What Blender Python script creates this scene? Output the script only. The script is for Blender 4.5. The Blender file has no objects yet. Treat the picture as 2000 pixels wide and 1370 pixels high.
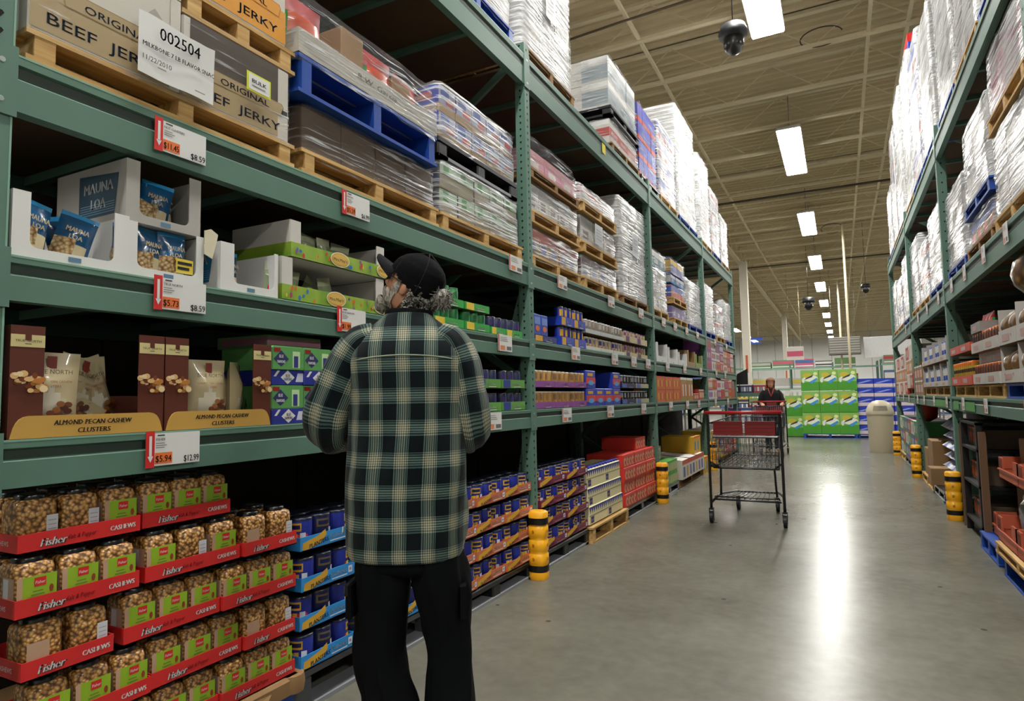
import bpy, math, random
from mathutils import Vector, Matrix, noise
random.seed(7)
COL = bpy.context.scene.collection
SC = bpy.context.scene
# ------------------------------------------------------------ camera
YAW, PIT, ROL = 0.4727, 0.0735, -0.0185
CAMH = 1.27
def cam_axes():
    F = Vector((-math.sin(YAW)*math.cos(PIT), math.cos(YAW)*math.cos(PIT), math.sin(PIT)))
    R0 = Vector((math.cos(YAW), math.sin(YAW), 0)); U0 = R0.cross(F)
    c, s = math.cos(ROL), math.sin(ROL)
    return c*R0+s*U0, -s*R0+c*U0, F
_r, _u, _f = cam_axes()
cam = bpy.data.objects.new('camera', bpy.data.cameras.new('camera')); COL.objects.link(cam)
cam.data.sensor_width = 36; cam.data.lens = 22.5; cam.data.clip_start = .05; cam.data.clip_end = 300
cam.matrix_world = Matrix(((_r.x, _u.x, -_f.x, 0), (_r.y, _u.y, -_f.y, 0), (_r.z, _u.z, -_f.z, CAMH), (0, 0, 0, 1)))
SC.camera = cam
# ------------------------------------------------------------ world and exposure
w = bpy.data.worlds.new('world'); SC.world = w; w.use_nodes = True
w.node_tree.nodes['Background'].inputs[0].default_value = (.9, .95, 1, 1)
w.node_tree.nodes['Background'].inputs[1].default_value = .008
vs = SC.view_settings
vs.view_transform = 'Standard'; vs.look = 'None'; vs.gamma = 1; vs.use_curve_mapping = False
vs.exposure = EXPO = 1.38
LAMP_POWER = 26.0
SC.cycles.max_bounces = 6; SC.cycles.diffuse_bounces = 3; SC.cycles.transparent_max_bounces = 12
SC.cycles.sample_clamp_indirect = 6
# ------------------------------------------------------------ materials
def lin(h):
    h = h.lstrip('#'); o = []
    for i in (0, 2, 4):
        c = int(h[i:i+2], 16)/255
        o.append(c/12.92 if c <= .04045 else ((c+.055)/1.055)**2.4)
    return (*o, 1)
_mats = {}
def new_mat(name):
    m = bpy.data.materials.new(name); m.use_nodes = True
    nt = m.node_tree; b = nt.nodes['Principled BSDF']
    return m, nt, b
def N(nt, t, **kw):
    n = nt.nodes.new(t)
    for k, v in kw.items():
        if hasattr(n, k): setattr(n, k, v)
        else: n.inputs[k].default_value = v
    return n
def C(h, rough=.5, metal=0., var=.10, scale=9., bump=0., coat=0., name=None):
    key = (h, rough, metal, var, scale, bump, coat)
    if key in _mats: return _mats[key]
    m, nt, b = new_mat(name or 'paint_'+h.strip('#'))
    base = lin(h); L = nt.links
    tc = N(nt, 'ShaderNodeTexCoord'); no = N(nt, 'ShaderNodeTexNoise'); no.inputs['Scale'].default_value = scale; no.inputs['Detail'].default_value = 3
    L.new(tc.outputs['Object'], no.inputs['Vector'])
    mx = N(nt, 'ShaderNodeMix', data_type='RGBA')
    mx.inputs[6].default_value = tuple(c*(1-var) for c in base[:3])+(1,)
    mx.inputs[7].default_value = tuple(min(1, c*(1+var)) for c in base[:3])+(1,)
    L.new(no.outputs['Fac'], mx.inputs[0]); L.new(mx.outputs[2], b.inputs['Base Color'])
    b.inputs['Roughness'].default_value = rough; b.inputs['Metallic'].default_value = metal
    b.inputs['Coat Weight'].default_value = coat
    if bump:
        bp = N(nt, 'ShaderNodeBump'); bp.inputs['Strength'].default_value = bump; bp.inputs['Distance'].default_value = .01
        L.new(no.outputs['Fac'], bp.inputs['Height']); L.new(bp.outputs['Normal'], b.inputs['Normal'])
    _mats[key] = m
    return m
def emis(name, col, s):
    m, nt, b = new_mat(name)
    b.inputs['Base Color'].default_value = (*col, 1); b.inputs['Emission Color'].default_value = (*col, 1)
    b.inputs['Emission Strength'].default_value = s
    return m
def mat_concrete():
    m, nt, b = new_mat('polished_concrete'); L = nt.links
    tc = N(nt, 'ShaderNodeTexCoord')
    n1 = N(nt, 'ShaderNodeTexNoise'); n1.inputs['Scale'].default_value = 1.1; n1.inputs['Detail'].default_value = 8; n1.inputs['Roughness'].default_value = .6
    n2 = N(nt, 'ShaderNodeTexNoise'); n2.inputs['Scale'].default_value = 14; n2.inputs['Detail'].default_value = 6
    L.new(tc.outputs['Object'], n1.inputs['Vector']); L.new(tc.outputs['Object'], n2.inputs['Vector'])
    a = N(nt, 'ShaderNodeMath', operation='MULTIPLY_ADD'); a.inputs[1].default_value = .35
    L.new(n2.outputs['Fac'], a.inputs[0]); L.new(n1.outputs['Fac'], a.inputs[2])
    r = N(nt, 'ShaderNodeValToRGB'); e = r.color_ramp.elements
    e[0].position = .42; e[0].color = lin('#5d5b51'); e[1].position = .92; e[1].color = lin('#7c7a6f')
    L.new(a.outputs[0], r.inputs[0])
    # dark scuff specks
    v = N(nt, 'ShaderNodeTexVoronoi'); v.inputs['Scale'].default_value = 2.2; L.new(tc.outputs['Object'], v.inputs['Vector'])
    lt = N(nt, 'ShaderNodeMath', operation='LESS_THAN'); lt.inputs[1].default_value = .035; L.new(v.outputs['Distance'], lt.inputs[0])
    mx = N(nt, 'ShaderNodeMix', data_type='RGBA'); mx.inputs[7].default_value = lin('#4a4a42')
    L.new(lt.outputs[0], mx.inputs[0]); L.new(r.outputs[0], mx.inputs[6]); L.new(mx.outputs[2], b.inputs['Base Color'])
    rr = N(nt, 'ShaderNodeMapRange'); rr.inputs[3].default_value = .24; rr.inputs[4].default_value = .28
    L.new(n1.outputs['Fac'], rr.inputs[0]); L.new(rr.outputs[0], b.inputs['Roughness'])
    b.inputs['Specular IOR Level'].default_value = .22
    return m
def mat_wrap(name, dens=.5, tint='#c4c7cb'):
    """clear stretch film: white glossy streaks over a see-through sheet"""
    m, nt, b = new_mat(name); L = nt.links
    tc = N(nt, 'ShaderNodeTexCoord'); mp = N(nt, 'ShaderNodeMapping')
    mp.inputs['Rotation'].default_value = (.12, -.16, 0); mp.inputs['Scale'].default_value = (1.6, 1.6, 34)
    L.new(tc.outputs['Object'], mp.inputs['Vector'])
    n1 = N(nt, 'ShaderNodeTexNoise'); n1.inputs['Scale'].default_value = 1.6; n1.inputs['Detail'].default_value = 4; n1.inputs['Distortion'].default_value = .5
    L.new(mp.outputs[0], n1.inputs['Vector'])
    n2 = N(nt, 'ShaderNodeTexNoise'); n2.inputs['Scale'].default_value = 3.2; n2.inputs['Detail'].default_value = 2
    L.new(tc.outputs['Object'], n2.inputs['Vector'])
    mu = N(nt, 'ShaderNodeMath', operation='MULTIPLY_ADD'); mu.inputs[1].default_value = .55
    L.new(n2.outputs['Fac'], mu.inputs[0]); L.new(n1.outputs['Fac'], mu.inputs[2])
    r = N(nt, 'ShaderNodeMapRange'); r.inputs[1].default_value = .915-dens*.27; r.inputs[2].default_value = 1.03-dens*.27  # streaks paint highlights on the film; higher dens whitens it like glare
    r.inputs[3].default_value = .03+.22*dens*dens; r.inputs[4].default_value = .5+.4*dens
    L.new(mu.outputs[0], r.inputs[0])
    b.inputs['Base Color'].default_value = lin(tint); b.inputs['Roughness'].default_value = .16
    bp = N(nt, 'ShaderNodeBump'); bp.inputs['Strength'].default_value = .9; bp.inputs['Distance'].default_value = .02
    L.new(n1.outputs['Fac'], bp.inputs['Height']); L.new(bp.outputs['Normal'], b.inputs['Normal'])
    t = N(nt, 'ShaderNodeBsdfTransparent'); mx = N(nt, 'ShaderNodeMixShader')
    L.new(r.outputs[0], mx.inputs[0]); L.new(t.outputs[0], mx.inputs[1]); L.new(b.outputs[0], mx.inputs[2])
    L.new(mx.outputs[0], nt.nodes['Material Output'].inputs['Surface'])
    return m
def mat_vor(name, c1, c2, scale, rough=.4, bump=.6, c3=None):
    m, nt, b = new_mat(name); L = nt.links
    tc = N(nt, 'ShaderNodeTexCoord'); v = N(nt, 'ShaderNodeTexVoronoi'); v.inputs['Scale'].default_value = scale
    L.new(tc.outputs['Object'], v.inputs['Vector'])
    r = N(nt, 'ShaderNodeValToRGB'); e = r.color_ramp.elements
    e[0].position = .1; e[0].color = lin(c1); e[1].position = .75; e[1].color = lin(c2)
    if c3: k = e.new(.45); k.color = lin(c3)
    L.new(v.outputs['Distance'], r.inputs[0]); L.new(r.outputs[0], b.inputs['Base Color'])
    bp = N(nt, 'ShaderNodeBump'); bp.inputs['Strength'].default_value = bump; bp.inputs['Distance'].default_value = .006; bp.invert = True
    L.new(v.outputs['Distance'], bp.inputs['Height']); L.new(bp.outputs['Normal'], b.inputs['Normal'])
    b.inputs['Roughness'].default_value = rough; b.inputs['Coat Weight'].default_value = .5; b.inputs['Coat Roughness'].default_value = .08
    return m
def mat_wood(name, a, bcol):
    m, nt, b = new_mat(name); L = nt.links
    tc = N(nt, 'ShaderNodeTexCoord'); mp = N(nt, 'ShaderNodeMapping'); mp.inputs['Scale'].default_value = (2, 30, 30)
    n = N(nt, 'ShaderNodeTexNoise'); n.inputs['Scale'].default_value = 1.5; n.inputs['Detail'].default_value = 5
    L.new(tc.outputs['Object'], mp.inputs['Vector']); L.new(mp.outputs[0], n.inputs['Vector'])
    r = N(nt, 'ShaderNodeValToRGB'); e = r.color_ramp.elements
    e[0].position = .3; e[0].color = lin(a); e[1].position = .7; e[1].color = lin(bcol)
    L.new(n.outputs['Fac'], r.inputs[0]); L.new(r.outputs[0], b.inputs['Base Color']); b.inputs['Roughness'].default_value = .75
    return m
def mat_plaid(name):
    """woven plaid from the garment's own UV lengths (metres)"""
    m, nt, b = new_mat(name); L = nt.links
    uv = N(nt, 'ShaderNodeUVMap'); uv.uv_map = 'UVMap'; sp = N(nt, 'ShaderNodeSeparateXYZ'); L.new(uv.outputs[0], sp.inputs[0])
    def M(op, a, bb=None, c=None):
        n = N(nt, 'ShaderNodeMath', operation=op)
        for i, x in enumerate((a, bb, c)):
            if x is None: continue
            if isinstance(x, (int, float)): n.inputs[i].default_value = x
            else: L.new(x, n.inputs[i])
        return n.outputs[0]
    def band(src, per, off):
        t = M('FRACT', M('ADD', M('DIVIDE', src, per), off))           # 0..1 over one repeat
        d = M('ABSOLUTE', M('SUBTRACT', t, .5))                         # distance from the band centre
        wide = M('LESS_THAN', d, .25)
        core = M('LESS_THAN', d, .13)
        fine = M('GREATER_THAN', M('FRACT', M('MULTIPLY', t, 13.0)), .45)
        s = M('MULTIPLY', wide, M('MULTIPLY_ADD', fine, .62, .10))
        return M('ADD', s, M('MULTIPLY', core, .26))
    U = band(sp.outputs[0], .088, 0.5); V = band(sp.outputs[1], .098, .3)
    s = M('ADD', M('MULTIPLY', U, .62), M('MULTIPLY', V, .52))
    no = N(nt, 'ShaderNodeTexNoise'); no.inputs['Scale'].default_value = 420; no.inputs['Detail'].default_value = 2
    L.new(uv.outputs[0], no.inputs['Vector'])
    s2 = M('MULTIPLY', s, M('MULTIPLY_ADD', no.outputs['Fac'], .7, .62))
    r = N(nt, 'ShaderNodeValToRGB'); e = r.color_ramp.elements
    e[0].position = 0; e[0].color = lin('#050f13'); e[1].position = 1; e[1].color = lin('#b4ae94')
    k = e.new(.28); k.color = lin('#2a4144'); k = e.new(.5); k.color = lin('#5d7069'); k = e.new(.72); k.color = lin('#85826e')
    L.new(s2, r.inputs[0]); L.new(r.outputs[0], b.inputs['Base Color'])
    b.inputs['Roughness'].default_value = .95; b.inputs['Sheen Weight'].default_value = .12; b.inputs['Specular IOR Level'].default_value = .15
    bp = N(nt, 'ShaderNodeBump'); bp.inputs['Strength'].default_value = .4; bp.inputs['Distance'].default_value = .003
    L.new(no.outputs['Fac'], bp.inputs['Height']); L.new(bp.outputs['Normal'], b.inputs['Normal'])
    return m
def mat_hair(name, a, bcol, sc=(60, 60, 12)):
    m, nt, b = new_mat(name); L = nt.links
    tc = N(nt, 'ShaderNodeTexCoord'); mp = N(nt, 'ShaderNodeMapping'); mp.inputs['Scale'].default_value = sc
    n = N(nt, 'ShaderNodeTexNoise'); n.inputs['Scale'].default_value = 2.5; n.inputs['Detail'].default_value = 4; n.inputs['Distortion'].default_value = 1.2
    L.new(tc.outputs['Object'], mp.inputs['Vector']); L.new(mp.outputs[0], n.inputs['Vector'])
    r = N(nt, 'ShaderNodeValToRGB'); e = r.color_ramp.elements
    e[0].position = .38; e[0].color = lin(a); e[1].position = .66; e[1].color = lin(bcol)
    L.new(n.outputs['Fac'], r.inputs[0]); L.new(r.outputs[0], b.inputs['Base Color']); b.inputs['Roughness'].default_value = .6
    bp = N(nt, 'ShaderNodeBump'); bp.inputs['Strength'].default_value = .8; bp.inputs['Distance'].default_value = .006
    L.new(n.outputs['Fac'], bp.inputs['Height']); L.new(bp.outputs['Normal'], b.inputs['Normal'])
    return m
GREEN = C('#57796a', .55, 0, .10, 5, 0, 0, 'green_rack_enamel')
GREEN_D = C('#2c3d34', .6, 0, .15, 8, 0, 0, 'recess_shade_green')  # darker green for the painted step shadow in the beams
GREEN_L = C('#7fa592', .4, 0, .08, 5, 0, 0, 'pale_green_enamel')  # paler green; on beam lips it paints a highlight
BLACK = C('#050606', .8); SHADE = C('#231a13', .85)  # SHADE: near-black board that paints rack interiors dark
HOLE = C('#020303', .9)
WOOD = mat_wood('pine_board', '#a97f42', '#d8b478')
WOOD_D = mat_wood('aged_board', '#6f4f2a', '#a57a44')
PLAS_B = C('#17181b', .38, 0, .15, 6, 0, .2, 'black_plastic')
PLAS_G = C('#4a4d52', .4, 0, .15, 6, 0, .2, 'grey_plastic')
BLUEP = C('#1446a0', .5, 0, .2, 12, 0, 0, 'blue_pallet_paint')
KRAFT = C('#8f6e48', .75, 0, .12, 4, 0, 0, 'kraft_board')
KRAFT_D = C('#6b4f36', .75, 0, .12, 4)
WHITE = C('#dcdcda', .55, 0, .04)
CREAM = C('#cfc09a', .6)
DARKTX = C('#1a1c22', .6)
BOARDW = C('#c9c6c0', .7, 0, .05)
WRAP1 = mat_wrap('clear_stretch_film', .38, '#d0d3d7')
WRAP2 = mat_wrap('glare_white_stretch_film', .8, '#dfe1e4')  # whitened to paint in the glare of lamps on the loads
WRAPM = mat_wrap('streaky_stretch_film', .62, '#dcdee2')
WRAP0 = mat_wrap('thin_stretch_film', .02)
NUTS = mat_vor('cashews_in_jar', '#e0b878', '#5a3818', 92, .35, .8, '#b98445')
# ------------------------------------------------------------ mesh builder
_txt = {}
def text_geo(s):
    if s in _txt: return _txt[s]
    cu = bpy.data.curves.new('t', 'FONT'); cu.body = s; cu.size = 1; cu.resolution_u = 1 if len(s) > 12 else 2
    o = bpy.data.objects.new('t', cu); me = o.to_mesh()
    v = [tuple(p.co) for p in me.vertices]; f = [tuple(p.vertices) for p in me.polygons]
    o.to_mesh_clear(); bpy.data.objects.remove(o); bpy.data.curves.remove(cu)
    xs = [p[0] for p in v] or [0]
    _txt[s] = (v, f, min(xs), max(xs)); return _txt[s]
class MB:
    def __init__(s): s.v = []; s.f = []; s.mi = []; s.mats = []; s.sm = []; s.uv = []
    def m(s, mat):
        if mat not in s.mats: s.mats.append(mat)
        return s.mats.index(mat)
    def add(s, vs, fs, mat, smooth=False, uvs=None):
        b = len(s.v); s.v += [tuple(p) for p in vs]; k = s.m(mat)
        for i, f in enumerate(fs):
            s.f.append(tuple(b+j for j in f)); s.mi.append(k); s.sm.append(smooth)
            s.uv.append([uvs[j] for j in f] if uvs else None)
        return s
    def box(s, x0, x1, y0, y1, z0, z1, mat):
        return s.add([(x0, y0, z0), (x1, y0, z0), (x1, y1, z0), (x0, y1, z0), (x0, y0, z1), (x1, y0, z1), (x1, y1, z1), (x0, y1, z1)],
              [(0, 3, 2, 1), (4, 5, 6, 7), (0, 1, 5, 4), (1, 2, 6, 5), (2, 3, 7, 6), (3, 0, 4, 7)], mat)
    def bbox(s, x0, x1, y0, y1, z0, z1, mat, b=.004):
        """box with chamfered vertical and top edges"""
        ring = [(x0+b, y0), (x1-b, y0), (x1, y0+b), (x1, y1-b), (x1-b, y1), (x0+b, y1), (x0, y1-b), (x0, y0+b)]
        ins = [(x0+b*1.6, y0+b), (x1-b*1.6, y0+b), (x1-b, y0+b*1.6), (x1-b, y1-b*1.6), (x1-b*1.6, y1-b), (x0+b*1.6, y1-b), (x0+b, y1-b*1.6), (x0+b, y0+b*1.6)]
        vs = [(*p, z0+b*0) for p in ring]+[(*p, z1-b) for p in ring]+[(*p, z1) for p in ins]
        fs = [tuple(range(7, -1, -1)), tuple(range(16, 24))]
        for i in range(8):
            j = (i+1) % 8; fs += [(i, j, j+8, i+8), (i+8, j+8, j+16, i+16)]
        return s.add(vs, fs, mat)
    def obox(s, c, ax, ay, az, mat):
        """oriented box: centre and three half-extent vectors"""
        c = Vector(c); ax = Vector(ax); ay = Vector(ay); az = Vector(az)
        q = [c+sx*ax+sy*ay+sz*az for sz in (-1, 1) for sx, sy in ((-1, -1), (1, -1), (1, 1), (-1, 1))]
        return s.add(q, [(0, 3, 2, 1), (4, 5, 6, 7), (0, 1, 5, 4), (1, 2, 6, 5), (2, 3, 7, 6), (3, 0, 4, 7)], mat)
    def bar(s, a, b, w, h, mat):
        a = Vector(a); b = Vector(b); d = (b-a); L = d.length/2; d.normalize()
        up = Vector((0, 0, 1)) if abs(d.z) < .95 else Vector((1, 0, 0))
        sx = d.cross(up).normalized(); u = sx.cross(d)
        return s.obox((a+b)/2, d*L, sx*w/2, u*h/2, mat)
    def poly(s, pts, mat): return s.add(pts, [tuple(range(len(pts)))], mat)
    def quad(s, x0, x1, z0, z1, mat, y=-.0012): return s.poly([(x0, y, z0), (x1, y, z0), (x1, y, z1), (x0, y, z1)], mat)
    def ell(s, cx, cz, rx, rz, mat, y=-.0016, n=14):
        return s.poly([(cx+rx*math.cos(2*math.pi*i/n), y, cz+rz*math.sin(2*math.pi*i/n)) for i in range(n)], mat)
    def extr(s, prof, x0, x1, mat):
        """profile of (y,z) points swept along x"""
        n = len(prof); vs = [(x0, *p) for p in prof]+[(x1, *p) for p in prof]
        fs = [(i, (i+1) % n, (i+1) % n+n, i+n) for i in range(n)]+[tuple(range(n-1, -1, -1)), tuple(range(n, 2*n))]
        return s.add(vs, fs, mat)
    def prism(s, pts, y0, y1, mat):
        """outline of (x,z) points given thickness along y"""
        n = len(pts); vs = [(p[0], y0, p[1]) for p in pts]+[(p[0], y1, p[1]) for p in pts]
        fs = [tuple(range(n)), tuple(range(2*n-1, n-1, -1))]+[(i, i+n, (i+1) % n+n, (i+1) % n) for i in range(n)]
        return s.add(vs, fs, mat)
    def tube(s, path, r, mat, n=6, smooth=True):
        path = [Vector(p) for p in path]; vs = []; fs = []
        rs = r if isinstance(r, (list, tuple)) else [r]*len(path)
        pu = None
        for i, p in enumerate(path):
            d = (path[min(i+1, len(path)-1)]-path[max(i-1, 0)]).normalized()
            up = pu if pu is not None else (Vector((0, 0, 1)) if abs(d.z) < .9 else Vector((1, 0, 0)))
            sx = d.cross(up).normalized(); u = sx.cross(d).normalized(); pu = u
            for k in range(n):
                a = 2*math.pi*k/n; vs.append(p+rs[i]*(math.cos(a)*sx+math.sin(a)*u))
        for i in range(len(path)-1):
            for k in range(n): fs.append((i*n+k, i*n+(k+1) % n, (i+1)*n+(k+1) % n, (i+1)*n+k))
        fs += [tuple(range(n-1, -1, -1)), tuple(range((len(path)-1)*n, len(path)*n))]
        return s.add(vs, fs, mat, smooth)
    def lathe(s, prof, cx, cy, mat, n=16, smooth=True, sq=None, cap=True):
        """profile of (r,z); sq = superellipse power for squarish jars"""
        vs = []; fs = []
        for r, z in prof:
            for k in range(n):
                a = 2*math.pi*(k+.5)/n; c, q = math.cos(a), math.sin(a)
                if sq: f = 1/(abs(c)**sq+abs(q)**sq)**(1/sq)
                else: f = 1
                vs.append((cx+r*c*f, cy+r*q*f, z))
        for i in range(len(prof)-1):
            for k in range(n): fs.append((i*n+k, i*n+(k+1) % n, (i+1)*n+(k+1) % n, (i+1)*n+k))
        s.add(vs, fs, mat, smooth)
        if cap:
            e = (len(prof)-1)*n; s.add([vs[k] for k in range(n)], [tuple(range(n-1, -1, -1))], mat); s.add([vs[e+k] for k in range(n)], [tuple(range(n))], mat)
        return s
    def text(s, t, x, z, size, mat, y=-.002, w=None, al='l', sh=0., right=(1, 0, 0), up=(0, 0, 1), org=(0, 0, 0), bold=0):
        """flat lettering; w squeezes the line to a width"""
        v, f, a, b = text_geo(t); sx = size if not w else w/max(b-a, 1e-6)
        W = (b-a)*sx; x0 = x-(W/2 if al == 'c' else W if al == 'r' else 0)
        R = Vector(right); U = Vector(up); O = Vector(org); nrm = R.cross(U)
        pts = [O+R*(x0+(p[0]-a)*sx+sh*p[1]*size)+U*(z+p[1]*size)+nrm*(-y) for p in v]
        s.add(pts, f, mat)
        if bold: s.add([p+R*bold for p in pts], f, mat)
        return s
    def mesh(s, name):
        me = bpy.data.meshes.new(name); me.from_pydata(s.v, [], s.f)
        for m in s.mats: me.materials.append(m)
        me.polygons.foreach_set('material_index', s.mi); me.polygons.foreach_set('use_smooth', s.sm)
        if any(s.uv):
            ul = me.uv_layers.new(name='UVMap'); i = 0
            for f, u in zip(s.f, s.uv):
                for k in range(len(f)):
                    if u: ul.data[i].uv = u[k]
                    i += 1
        me.update(); return me
    def obj(s, name, parent=None, loc=None, rz=0, label=None):
        o = bpy.data.objects.new(name, s.mesh(name)); COL.objects.link(o)
        if parent: o.parent = parent
        if loc: o.location = loc
        o.rotation_euler.z = rz
        if label: o['label'] = label
        return o
def tag(o, label=None, cat=None, group=None, kind=None):
    if label: o['label'] = label
    if cat: o['category'] = cat
    if group: o['group'] = group
    if kind: o['kind'] = kind
    return o
def thing(name, label, cat, group=None, loc=(0, 0, 0), rz=0):
    o = bpy.data.objects.new(name, None); COL.objects.link(o); o.empty_display_size = .05
    o.location = loc; o.rotation_euler.z = rz
    return tag(o, label, cat, group)
def kids(o): return [c for c in bpy.data.objects if c.parent == o]
_kc = {}
def dup(root, loc=None, rz=None, label=None, group=None):
    def ch(o):
        if o.name not in _kc: _kc[o.name] = list(o.children)
        return _kc[o.name]
    def cp(o, par):
        c = o.copy(); COL.objects.link(c)
        if par: c.parent = par
        for k in ch(o): cp(k, c)
        return c
    r = cp(root, None)
    if loc is not None: r.location = loc
    if rz is not None: r.rotation_euler.z = rz
    if label: r['label'] = label
    if group: r['group'] = group
    return r
class Kind:
    """first use moves the original, later uses copy it"""
    def __init__(s, root): s.root = root; s.used = False
    def put(s, loc, rz, label, group=None):
        if not s.used:
            s.used = True; o = s.root; o.location = loc; o.rotation_euler.z = rz; o['label'] = label
            if group: o['group'] = group
            s.grp = group; return o
        o = dup(s.root, loc, rz, label, group)
        if not group and 'group' in o: del o['group']
        return o
XL, XR = -2.0, .97
PH = math.pi/2
def L_(y, z, back=0.): return ((XL-back, y, z), PH)       # faces the aisle from the left rack
def R_(y, z, back=0.): return ((XR+back, y, z), -PH)
ORD = ['first', 'second', 'third', 'fourth', 'fifth', 'sixth', 'seventh', 'eighth', 'ninth', 'tenth', 'eleventh', 'twelfth', 'thirteenth', 'fourteenth', 'fifteenth', 'sixteenth', 'seventeenth', 'eighteenth', 'nineteenth', 'twentieth']
# ------------------------------------------------------------ hall: floor, roof, walls
def struct(b, name):
    return tag(b.obj(name), kind='structure')
X0, X1, Y0, Y1, ZC = -26, 24, -12, 86, 8.3
struct(MB().box(X0, X1, Y0, Y1, -.2, 0, mat_concrete()), 'floor')
DECK = C('#cebe9a', .8, 0, .08, .6, 0, 0, 'roof_deck_paint'); STEEL = C('#dccfae', .6, 0, .06, 1, 0, 0, 'roof_steel_paint')
b = MB()
ribs = []
yy = Y0
prof = []
while yy < Y1:
    prof += [(yy, ZC), (yy+.09, ZC), (yy+.13, ZC+.06), (yy+.22, ZC+.06)]; yy += .26
n = len(prof)
b.add([(X0, *p) for p in prof]+[(X1, *p) for p in prof], [(i, i+n, i+n+1, i+1) for i in range(n-1)], DECK)
b.box(X0, X1, Y0, Y1, ZC+.07, ZC+.2, DECK)
struct(b, 'ceiling')
WALLM = C('#e2e2de', .7, 0, .05, .5, 0, 0, 'wall_paint')
b = MB().box(X0, X1, Y1, Y1+.2, 0, ZC, WALLM)
for i in range(0, 24): b.box(X0+i*2.1, X0+i*2.1+.06, Y1-.02, Y1, 0, ZC, C('#a5a5a2', .7))
struct(b, 'wall_back')
struct(MB().box(X0-.2, X0, Y0, Y1, 0, ZC, WALLM), 'wall_left')
struct(MB().box(X1, X1+.2, Y0, Y1, 0, ZC, WALLM), 'wall_right')
struct(MB().box(X0, X1, Y0-.2, Y0, 0, ZC, WALLM), 'wall_front')
# bar joists across the hall
def joist_root():
    t = thing('roof_joist', 'cream open web steel joist spanning the roof above the aisle', 'roof joist', 'cream joists under the roof deck')
    w = 13.0
    MB().box(-w, w, -.06, .06, .66, .72, STEEL).obj('top_chord', t)
    b = MB().box(-w, w, -.055, .055, 0, .012, STEEL); b.box(-w, w, -.055, -.045, 0, .06, STEEL); b.box(-w, w, .045, .055, 0, .06, STEEL); b.obj('bottom_chord', t)
    b = MB(); k = int(2*w/.85)
    for i in range(k):
        x = -w+i*2*w/k; s = 2*w/k
        a, c = ((x, 0, .03), (x+s, 0, .68)) if i % 2 == 0 else ((x, 0, .68), (x+s, 0, .03))
        b.bar(a, c, .018, .018, STEEL)
    b.obj('web', t)
    return Kind(t)
J = joist_root(); y = .6
while y < 84:
    J.put((-1, y, ZC-.72), 0, 'cream open web steel joist spanning the roof above the aisle', 'cream joists under the roof deck'); y += 1.72
# lengthwise lattice girder over the columns, bridging lines and conduits
t = thing('roof_girder', 'cream lattice girder running down the hall above the square columns', 'girder')
GX = -3.95
MB().box(GX-.09, GX+.09, 12, 85.5, 7.35, 7.45, STEEL).obj('bottom_chord', t)
b = MB(); y = 12.
while y < 85: b.bar((GX, y, 7.45), (GX, y+.86, ZC-.05), .05, .05, STEEL); b.bar((GX, y+1.72, 7.45), (GX, y+.86, ZC-.05), .05, .05, STEEL); y += 1.72
b.obj('web', t)
for i, x in enumerate((-5.4, -2.9, .75, 1.35)):
    tag(MB().box(x-.03, x+.03, 1, 85, ZC-.70, ZC-.65, STEEL).obj('bridging_strut'), ['cream lengthwise strut tied under the joists, left of the first lamp row and furthest left', 'cream lengthwise strut tied under the joists above the left rack loads', 'thin cream strut tied under the joists just right of the lamps', 'thin cream strut tied under the joists nearest the right rack'][i], 'strut')
PIPE = C('#9a8f78', .5)
for i, (x, r) in enumerate(((-6.5, .05), (3.2, .045))):
    tag(MB().tube([(x, 1, ZC-.8), (x, 85, ZC-.8)], r, PIPE).obj('sprinkler_pipe'), ['long sprinkler pipe under the roof left of the column line', 'long sprinkler pipe under the roof over the right rack'][i], 'pipe')
b = MB()
pts = [(-5.6, 10.2, 7.62), (-4.6, 10.1, 7.5), (-4.0, 10.05, 7.47), (-3, 10.05, 7.52), (-1.6, 10.05, 7.56), (2.6, 10.05, 7.58)]
tag(b.tube(pts, .02, C('#5b4f3e', .7)).obj('slack_cable'), 'dark slack cable sagging between joists near the dome camera', 'cable')
tag(MB().tube([(-9, 21.6, 7.5), (6, 21.6, 7.5)], .035, C('#4c4234', .6)).obj('roof_conduit'), 'dark conduit crossing under the roof beyond the second lamp', 'conduit')
tag(MB().tube([(-9, 33.5, 7.5), (6, 33.5, 7.5)], .035, C('#4c4234', .6)).obj('roof_conduit'), 'dark conduit crossing under the roof beyond the hanging camera', 'conduit')
for i, (y, s) in enumerate(((12.64, 1), (28.12, 1.1))):
    b = MB().tube([(.0+.35*s*math.cos(a/6), y, 7.75+.18*s*math.sin(a/6)) for a in range(1, 34)], .012, C('#4c4234', .6), 5)
    tag(b.obj('cable_coil'), ['loop of dark cable hung between the first two lamps', 'loop of dark cable hung further down the lamp row'][i], 'cable')
# columns
COLM = C('#d5cfc0', .5, 0, .04)
for i, (y, w) in enumerate(((31, .34), (55, .36))):
    t = thing('building_column', ['cream square steel column nearer the camera, left of the lamp row', 'cream square steel column farther down, behind the nearer one'][i], 'column', loc=(GX+.2, y, 0))
    MB().bbox(-w/2, w/2, -w/2, w/2, .02, 7.35, COLM, .02).obj('shaft', t)
    b = MB().box(-w/2-.1, w/2+.1, -w/2-.1, w/2+.1, 0, .02, COLM); b.obj('base_plate', t)
    b = MB().quad(-.05, .05, 2.2, 3.0, C('#c05a30', .6), -w/2-.003); b.obj('column_marking', t, label='faded orange marking')
for i, (x, y, z0, z1, r) in enumerate(((.36, 27, 0, 7.58, .045), (.14, 41, 0, 7.58, .055))):
    tag(MB().tube([(x, y, z0), (x, y, z1)], r, STEEL, 10).obj('vertical_conduit'), ['tall cream vertical pipe nearer the camera, right of the lamps', 'cream vertical pipe behind the taller one near the lamps'][i], 'pipe')
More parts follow.
